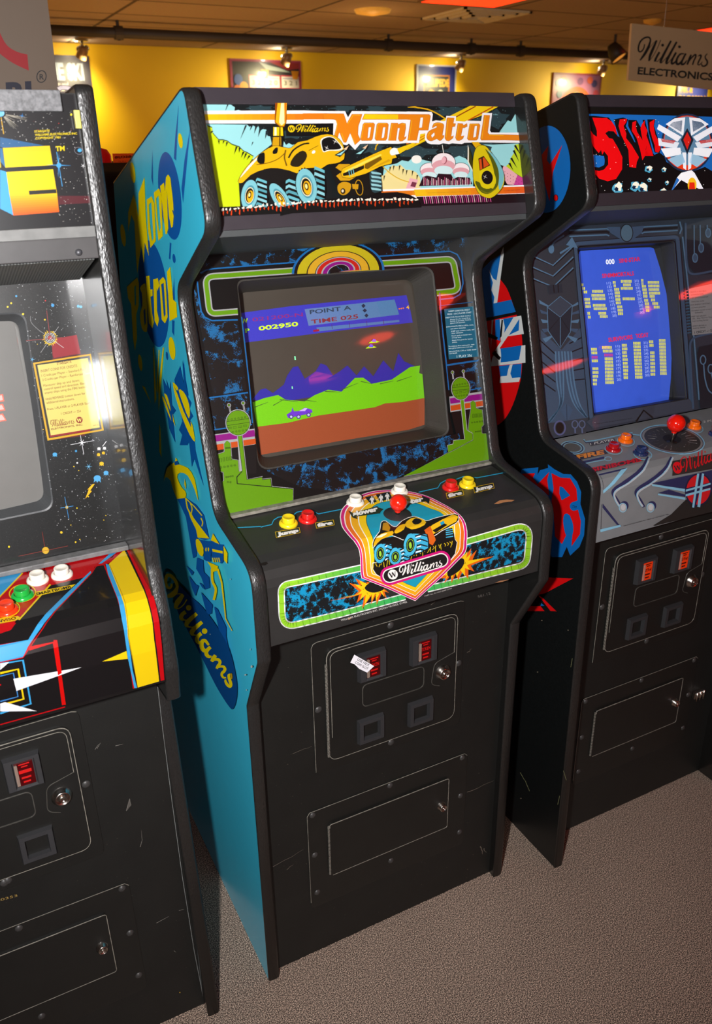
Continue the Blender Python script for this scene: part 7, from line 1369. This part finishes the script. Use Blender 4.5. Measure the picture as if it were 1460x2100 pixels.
ag.grad(g7((30, 682), (60, 905), (598, 878), (562, 657)), (240, 196, 12), YG, 4); ag.grad(g7((70, 955), (104, 1200), (644, 1190), (600, 925)), YG, (244, 200, 8), 5); ag.grad(g7((104, 1200), (150, 1448), (668, 1408), (644, 1190)), (244, 200, 8), OG, 9); ag.poly(g7((325, 1168), (634, 1150), (640, 1194), (332, 1212)), (36, 32, 28))
for tx, a, b in (('STARGATE', (388, 508), (562, 500)), ('WILLIAMS ELECTRONICS INC', (394, 546), (872, 530)), ('COPYRIGHT 1981', (402, 586), (684, 574))): ag.text(tx, g7(a)[0], g7(b)[0], 4.4, YG, bold=0.02)
ag.text('TM', g7((630, 718))[0], g7((732, 712))[0], 9.6, YG, bold=0.03)
ag.poly(star(*g7((662, 878))[0], 27, 1.3, 4, 0.03), (70, 160, 220)); ag.line(g7((640, 728), (704, 1118)), 1.3, (70, 160, 220)); ag.poly(ell(*g7((665, 880))[0], 5, 5), (70, 160, 226)); ag.poly(ell(*g7((5, 290))[0], 8, 7), (110, 190, 230)); ag.line(g7((10, 335), (40, 525)), 1.6, (220, 170, 20)); ag.poly(ell(*g7((900, 710))[0], 4.2, 3.6), (70, 170, 230)); ag.loop(ell(*g7((890, 715))[0], 9, 7, 20), 0.7, (140, 140, 150))
ag.poly(star(*g7((248, 320))[0], 6, 1, 4, 0.2), (30, 120, 190)); ag.poly(star(*g7((938, 885))[0], 6, 1, 5, 0.2), (220, 220, 220)); ag.poly(ell(*g7((805, 305))[0], 2, 2.6), YG)
random.seed(41)
for k in range(16): t = random.uniform(0.15, 1.25); r = random.uniform(25, 58); ag.line([(3 + math.cos(t) * 9, 234 + math.sin(t) * 7), (3 + math.cos(t) * r, 234 + math.sin(t) * r * 0.75)], 0.8, (196, 190, 170), w1=0.2, z=ag.z)
def stars(a, n, fx, c=(206, 204, 196), r=0.8):
    a.z += 1
    for _ in range(n):
        p = fx(); q = r * random.choice((0.6, 0.8, 1.0, 1.4)); a.poly(ell(p[0], p[1], q, q * 0.8, n=5), c, z=a.z)
def in_sg():
    while True:
        x, y = random.uniform(0, 190), random.uniform(228, 458)
        if x < 160 + (y - 200) * 0.13 and not (y > 296 and x < 112 + (y - 296) * 0.06): return (x, y)
stars(ag, 190, in_sg); stars(ag, 10, in_sg, (200, 50, 40))
ag.dim = 0.86
ag.build('marquee_print', [c for c in sg.children if c.name.startswith('marquee_panel')][0])
GM_T = plane_T((0.100, 1.600), (0.108, 1.790))
box('marquee_retainer', GA, GB, -0.010, 0.0, -0.004, 0.012, mat('clear_edge_strip', (120, 120, 118), rough=0.3, var=0.2), sg, 0.001, T=GM_T); box('marquee_retainer', GA, GB - 0.022, -0.010, 0.0, 0.166, 0.193, mat('dusty_clear_strip', (104, 104, 106), rough=0.5, var=0.5, vscale=200), sg, 0.001, T=GM_T)
box('retainer_rail', GA, GB, 0.088, 0.112, 1.566, 1.597, mat('rail_grey', (66, 64, 64), rough=0.45, var=0.1), sg, 0.0015); carriage_bolt([c for c in sg.children if c.name.startswith('retainer_rail')][0], plane_T((0.088, 1.5), (0.088, 1.6)), -0.176, 0.076, 0.0052, M_SCREW, 'screw'); box('edge_clip', GB - 0.0075, GB + 0.0005, 0.092, 0.100, 1.744, 1.768, mat('yellowed_clip', (196, 186, 96), rough=0.5), sg, 0.001)
# speaker grille: woven mesh
mg = mat('speaker_grille_mesh', (66, 68, 68), rough=0.6, var=0.1)
nt, N, L_, P_ = nodes_of(mg); tc = N.new('ShaderNodeTexCoord'); br = N.new('ShaderNodeTexBrick'); br.offset = 0; br.inputs['Scale'].default_value = 1; br.inputs['Brick Width'].default_value = 0.0045; br.inputs['Row Height'].default_value = 0.0045; br.inputs['Mortar Size'].default_value = 0.0011; br.inputs['Color1'].default_value = (*lin((34, 36, 36)), 1); br.inputs['Color2'].default_value = (*lin((34, 36, 36)), 1); br.inputs['Mortar'].default_value = (*lin((104, 106, 104)), 1)
L_.new(tc.outputs['Object'], br.inputs['Vector']); L_.new(br.outputs['Color'], P_.inputs['Base Color'])
slab('speaker_grille', [(0.262, 1.524), (0.108, 1.572)], GA, GB - 0.004, 0.01, mg, sg)
# bezel with dusty clear sheet
GL = GBEZ.L[1]; hg_px = fillet([(-330, 655), (52, 640), (112, 1045), (-300, 1130)], [26, 26, 26, 26], 7); hg_uv = [GBEZ.uv(*p) for p in hg_px]
hg_uv = [(max(u, GA + 0.03), v) for u, v in hg_uv]
bzg = prism_y('screen_bezel', [(GA, 0), (GB, 0), (GB, GL), (GA, GL)], 0, 0.004, mat('dusty_bezel_black', (26, 27, 27), rough=0.3, coat=1.0, coat_rough=0.06, var=0.3, vscale=300, speck=(700, 0.70, (110, 110, 110))), sg, plane_T((0.191, 1.040), (0.260, 1.528)), holes=[hg_uv])
ab = Art(GBEZ, 0.0002, rough=0.35, coat=1.0, coat_rough=0.06, var=0.03)
def in_bz():
    while True:
        x, y = random.uniform(0, 262), random.uniform(560, 1110)
        if x < 172 + (y - 570) * 0.165 and x > 46 + (y - 650) * 0.16: return (x, y)
stars(ab, 520, in_bz, (196, 198, 200), 0.75); stars(ab, 14, in_bz, (236, 196, 20), 1.6)
ab.poly(g8((398, 360), (590, 325), (620, 470), (405, 505)), (140, 16, 30)); ab.poly(g8((405, 480), (415, 505), (660, 470), (655, 1100), (400, 1135)), (90, 14, 22))
c = g8((385, 348))[0]
for r, col in ((16, (226, 186, 20)),): ab.poly(star(c[0], c[1], r, 11.5, 22, 0, 0.12), col)
ab.poly(ell(c[0], c[1], 11.5, 11.5), (30, 30, 30)); ab.loop(ell(c[0], c[1], 9.5, 9.5), 1.0, (200, 200, 200)); ab.loop(ell(c[0], c[1], 6.5, 6.5), 1.2, (180, 180, 180)); ab.poly(ell(c[0], c[1], 4.5, 4.5), (180, 60, 50))
ab.line(g8((200, 370), (480, 345)), 1.3, (130, 44, 44)); ab.line(g8((358, 138), (385, 350)), 1.3, (130, 44, 44)); ab.line(g8((385, 350), (490, 425)), 0.8, (190, 190, 190)); ab.line(g8((312, 462), (450, 262)), 0.8, (170, 170, 170)); ab.line(spl(g8((235, 180), (240, 230), (300, 290), (370, 335))), 1.1, (120, 120, 122))
ab.poly(g8((253, 540), (698, 470), (798, 1060), (365, 1138)), (206, 160, 14)); ab.poly(g8((270, 550), (688, 484), (782, 1050), (376, 1120)), (40, 34, 28)); ab.poly(g8((380, 1085), (700, 1040), (690, 1066), (385, 1112)), (140, 16, 26)); ab.poly(g8((286, 558), (674, 503), (766, 1036), (390, 1098)), (216, 200, 104))
BR_ = (128, 62, 34)
for tx, x0, x1, yb, hh, bb in (('STARGATE', 438, 550, 556, 20, 0.02), ('INSERT COINS FOR CREDITS', 314, 594, 614, 20, 0), ('1 Credit per Player – Standard Fleet', 320, 664, 648, 18, 0), ('2 Credits per Player – Reinforced Fleet', 326, 690, 680, 18, 0), ('Maneuver ship up and down;', 334, 612, 724, 18, 0), ('control speed and direction. Blast', 338, 660, 752, 18, 0), ('enemy ships using the FIRE button.', 344, 672, 780, 18, 0), ('Hold REVERSE button down for', 352, 656, 828, 18, 0), ('additional instructions.', 358, 572, 856, 18, 0), ('Press 1-PLAYER or 2-PLAYER Start', 364, 694, 906, 18, 0), ('1 CREDIT — 25¢', 470, 622, 940, 18, 0), ('ELECTRONICS, INC.', 394, 636, 1056, 13, 0.02), ('© 1981', 384, 440, 990, 9, 0), ('3993-25', 714, 756, 1026, 8, 0)):
    ab.text(tx, g8((x0, yb))[0], g8((x1, yb - (x1 - x0) * 0.152))[0], hh / 3.75, BR_, bold=bb)
wordmark(ab, g8((392, 1032))[0], g8((570, 1004))[0], (140, 70, 36), h=0.83, bold=1.15); w_badge(ab, g8((609, 979))[0], 6.6, (140, 36, 26), (244, 224, 116), -9)
for p, r, col in (((124, 28), 2.2, (60, 150, 200)), ((404, 98), 3.4, (60, 150, 210)), ((600, 105), 3, (90, 170, 210)), ((620, 110), 3, (90, 170, 210)), ((348, 62), 1.4, (200, 40, 40)), ((583, 1217), 2.4, (60, 140, 190)), ((592, 1308), 1.8, (220, 220, 220)), ((58, 110), 2, YEL), ((85, 82), 2, YEL), ((176, 165), 2.2, YEL), ((470, 1842), 2.6, (226, 186, 30)), ((580, 1916), 1.8, (226, 186, 30)), ((349, 1980), 7.2, (206, 164, 34)), ((68, 1952), 2, YEL), ((512, 1648), 3, (226, 186, 30)), ((590, 1655), 1.4, YEL)): ab.poly(ell(*g8(p)[0], r, r, n=12), col)
ab.line(g8((540, 1168), (722, 1136)), 1.0, (210, 210, 214)); ab.line(g8((616, 1095), (642, 1240)), 1.0, (210, 210, 214)); ab.poly(star(*g8((628, 1152))[0], 8, 1.6, 6), (230, 230, 234)); ab.poly(star(*g8((680, 1336))[0], 8, 1.0, 6), (110, 180, 220)); ab.poly(star(*g8((246, 514))[0], 6, 1.2, 5), (90, 160, 200)); ab.line(g8((496, 1568), (526, 1732)), 1.0, (60, 140, 200)); ab.line(g8((462, 1655), (562, 1638)), 1.0, (60, 140, 200)); ab.line(g8((322, 1835), (342, 1950)), 0.8, (140, 50, 40)); ab.line(g8((140, 2024), (520, 1945)), 0.8, (140, 50, 40))
# small plain blobs descending to the lower right
for p, r, col in (((420, 1245), 4.6, (70, 160, 210)), ((758, 1200), 3.4, (216, 216, 216)), ((800, 1196), 3.4, (216, 216, 216)), ((755, 1245), 3.4, (226, 180, 20)), ((792, 1232), 3.2, (226, 180, 20)), ((778, 1315), 4.4, (226, 180, 20)), ((812, 1386), 5.0, (80, 164, 216)), ((745, 1430), 7.4, (80, 164, 216))):
    q = g8(p)[0]; ab.poly(ell(q[0], q[1] - r * 0.2, r, r * 0.8), col); ab.poly([(q[0] - r * 0.8, q[1]), (q[0] + r * 0.8, q[1]), (q[0] + r, q[1] + r), (q[0] + r * 0.4, q[1] + r * 0.5), (q[0], q[1] + r), (q[0] - r * 0.4, q[1] + r * 0.5), (q[0] - r, q[1] + r)], col)
ab.poly(g8((726, 1468), (690, 1520), (704, 1522), (652, 1584), (680, 1510), (668, 1512), (708, 1470)), (236, 180, 20)); ab.line(g8((785, 1180), (815, 1140)), 1.4, (220, 220, 220))
ab.dim = 0.92; ab.build('bezel_print', bzg)
box('bezel_sill', GA, GB, 0.168, 0.190, 1.0405, 1.050, mat('sill_grey', (110, 110, 110), rough=0.35, var=0.3, vscale=80), sg, 0.002)
M_SG_SUR = mat('grey_surround', (66, 68, 70), rough=0.45, var=0.15, vscale=500)
gu, gv = sum(p[0] for p in hg_uv) / len(hg_uv), sum(p[1] for p in hg_uv) / len(hg_uv)
surround(GBEZ, hg_uv, [(gu + (u - gu) * 0.925, gv + (v - gv) * 0.92) for u, v in hg_uv], 0.030, M_SG_SUR, sg)
CRT3 = CrtSurf((0.191, 1.040), (0.260, 1.528), 0.034, gu, gv, (max(p[0] for p in hg_uv) - gu) * 0.97, (max(p[1] for p in hg_uv) - gv) * 0.97, 0.014)
crt3 = crt_glass(CRT3, mat('picture_tube_grey', (112, 111, 108), rough=0.35, coat=0.9, coat_rough=0.04, var=0.03), sg)
ac = Art(CRT3, 0.0004, rough=0.35, coat=0.6, emis=0.5, var=0.0)
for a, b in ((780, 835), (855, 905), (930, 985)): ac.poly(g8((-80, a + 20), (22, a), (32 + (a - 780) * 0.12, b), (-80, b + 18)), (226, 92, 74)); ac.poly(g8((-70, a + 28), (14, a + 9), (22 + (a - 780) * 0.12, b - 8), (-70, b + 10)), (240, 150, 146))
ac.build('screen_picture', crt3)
# control panel
ap = Art(GCP, 0.0004, rough=0.2, coat=0.5, coat_rough=0.05, var=0.0)
RD, LB, YW, BK = (196, 12, 20), (60, 164, 222), (242, 206, 18), (24, 23, 24)
ap.poly(g6((-900, 370), (0, 185), (1010, -30), (860, 120), (790, 130), (760, 190), (420, 540), (360, 640), (190, 885), (0, 920), (-900, 1100)), RD)
ap.poly(g6((0, 172), (960, -22), (1000, -20), (985, -5), (0, 192)), LB); ap.poly(g6((0, 162), (960, -36), (1000, -36), (960, -24), (0, 170)), (214, 16, 24)); ap.poly(g6((-900, 340), (0, 190), (188, 186), (-10, 390), (-900, 600)), LB); ap.line(g6((188, 186), (-10, 392)), 2.6, YW)
ap.poly(g6((420, 290), (700, 222), (700, 236), (300, 600), (150, 560), (120, 600)), BK)
ap.poly(g6((90, 660), (345, 380), (600, 330), (760, 190), (420, 540), (240, 740), (0, 780), (-900, 950), (-900, 900), (0, 690)), BK); ap.poly(g6((940, 55), (960, 0), (1030, -20), (1010, 60), (880, 115), (820, 110)), RD)
ap.poly(g6((865, 120), (1000, 430), (1060, 820), (1105, 1140), (550, 1290), (0, 1440), (-900, 1700), (-900, 1150), (0, 915), (190, 885), (380, 580), (760, 190), (790, 140)), BK)
ap.poly(g6((755, 170), (760, 190), (430, 530), (350, 630), (235, 790), (190, 880), (-900, 1130), (-900, 1000), (0, 785), (235, 740), (330, 590), (560, 350)), LB); ap.line(g6((765, 185), (800, 130), (870, 112), (960, 50), (1030, -25)), 1.8, RD); ap.line(g6((768, 182), (440, 530), (360, 640), (190, 885), (0, 925), (-400, 1010)), 2.0, RD)
ap.poly(g6((820, 112), (850, 105), (985, 5), (975, -5), (930, 10)), LB)
for P, w, c_ in ((g6((-900, 500), (130, 560), (160, 575), (420, 282)), 3.2, YW),): ap.line(P[1:], w, c_)
ap.poly(g6((290, 345), (630, 280), (590, 315), (305, 382)), YW); ap.text('SMARTBOMB', g6((300, 374))[0], g6((594, 312))[0], 5.2, BK, bold=0.03, shear=-0.1); ap.poly(g6((-60, 570), (150, 545), (170, 560), (130, 585), (-60, 620)), YW); ap.text('INVISO', g6((-30, 605))[0], g6((136, 572))[0], 5.2, BK, bold=0.03)
for a in ((188, 355), (55, 485)): ap.loop(ell(*g6(a)[0], 27, 17, -6), 2.2, YW)
ap.text('THRUST', g6((215, 195))[0], g6((385, 155))[0], 4.0, BK, bold=0.02)
ap.line(g6((868, 120), (985, 410), (1025, 600), (1080, 900), (1110, 1140)), 3.4, RD); ap.poly(g6((880, 112), (905, 120), (1025, 420), (1060, 700), (1100, 980), (1138, 1135), (1116, 1138), (1060, 880), (1010, 560), (985, 420), (900, 200)), LB); ap.poly(g6((905, 115), (1030, 0), (1040, 0), (1200, 330), (1235, 440), (1280, 740), (1322, 1080), (1142, 1132), (1060, 700), (1035, 460), (1000, 360)), YW); ap.line(g6((912, 120), (1040, 430), (1066, 700), (1142, 1130)), 0.8, (120, 60, 20))
ap.poly(g6((1055, 0), (1105, 0), (1230, 260), (1300, 470), (1365, 1068), (1330, 1078), (1290, 780), (1240, 440), (1200, 310)), RD); ap.line(g6((1042, 0), (1205, 340), (1240, 450), (1290, 760), (1330, 1080)), 2.4, BK)
ap.poly(g6((848, 915), (1050, 828), (1060, 892)), YW)
for P, w, c_ in ((g6((240, 812), (452, 758), (530, 1275)), 8.0, (214, 16, 14)), (g6((0, 935), (190, 905), (255, 1265), (0, 1345)), 4.0, LB), (g6((0, 1012), (150, 978), (195, 1225), (0, 1278)), 4.4, YW), (g6((0, 1036), (110, 1010), (148, 1205), (0, 1245)), 2.6, (60, 130, 200))): ap.line(P, w, c_)
ap.line(g6((0, 1438), (540, 1290)), 2.2, (196, 12, 20)); ap.poly(g6((75, 920), (0, 985), (0, 930)), (246, 246, 250)); ap.poly(g6((678, 962), (110, 1058), (135, 1158)), (246, 246, 250)); ap.poly(g6((0, 1262), (40, 1250), (305, 1325), (0, 1328)), (246, 246, 250)); ap.poly(g6((444, 740), (474, 740), (512, 1010), (480, 1030)), (214, 16, 14)); ap.poly(ell(*g6((2, 1107))[0], 1.6, 1.6), RD)
cpg = [c for c in sg.children if c.name.startswith('control_panel')][0]; ap.dim = 0.88; ap.build('control_panel_print', cpg)
for (x, y), m, lb in (((77.7, 1191), B_WHT, 'white button nearer the joystick'), ((127.5, 1180), B_WHT, 'white button nearer the side'), ((46.8, 1223), mat('green_button_plastic', (30, 160, 60), rough=0.22, coat=0.5, var=0.03), 'green button'), ((14.8, 1253), mat('orange_red_button_plastic', (224, 54, 20), rough=0.22, coat=0.5, var=0.03), 'orange-red button')): push_button(sg, GCP, x, y, m, 1.06, lb)
GFS = Surf([(0.016, 0.0), (0.083, 0.83)]); wg = Art(GFS, 0.0003, rough=0.6, var=0.2)
wg.text('060353', (-16, 1852), (36, 1838), 4.6, (150, 124, 60)); random.seed(6); g2 = zm(0, 1380, 2.917)
for P in (g2((568, 458), (590, 425)), g2((580, 452), (600, 418)), g2((755, 825), (775, 750), (785, 790)), g2((838, 1040), (850, 1000), (845, 940)), g2((935, 1495), (1010, 1455)), g2((690, 435), (735, 425)), g2((310, 1720), (385, 1680)), g2((1070, 1420), (1100, 1412)), g2((1040, 1660), (1052, 1670))): wg.line(P, 1.2, (104, 100, 94), w1=0.4)
wg.poly(ell(*g2((1075, 1910))[0], 1.2, 1.2, n=6), (200, 160, 30)); wg.line([(322, 1400), (334, 1500), (352, 1640), (374, 1800), (398, 1950), (423, 2078)], 1.3, (104, 106, 104)); wg.build('scuff_marks', [c for c in sg.children if c.name.startswith('front_panel')][0])
carriage_bolt([c for c in sg.children if c.name.startswith('coin_door_frame')][0], G_T, -0.464, 0.492)
# white cord loop on top of the left cabinet
cord = bmesh.new(); z = zm(0, 180, 5.527); sw = WallSurf(0.30); pts = [sw.xyz(*sw.uv(*p), 0) for p in spl(z((660, 20), (700, -2), (780, 5), (825, 30), (800, 60), (765, 40)), False, 4)]
for a_, b_ in zip(pts, pts[1:]): tube(cord, a_, b_, 0.0035, 8)
bm_obj('cord_loop', cord, mat('white_cord', (206, 190, 186), rough=0.4), sg)
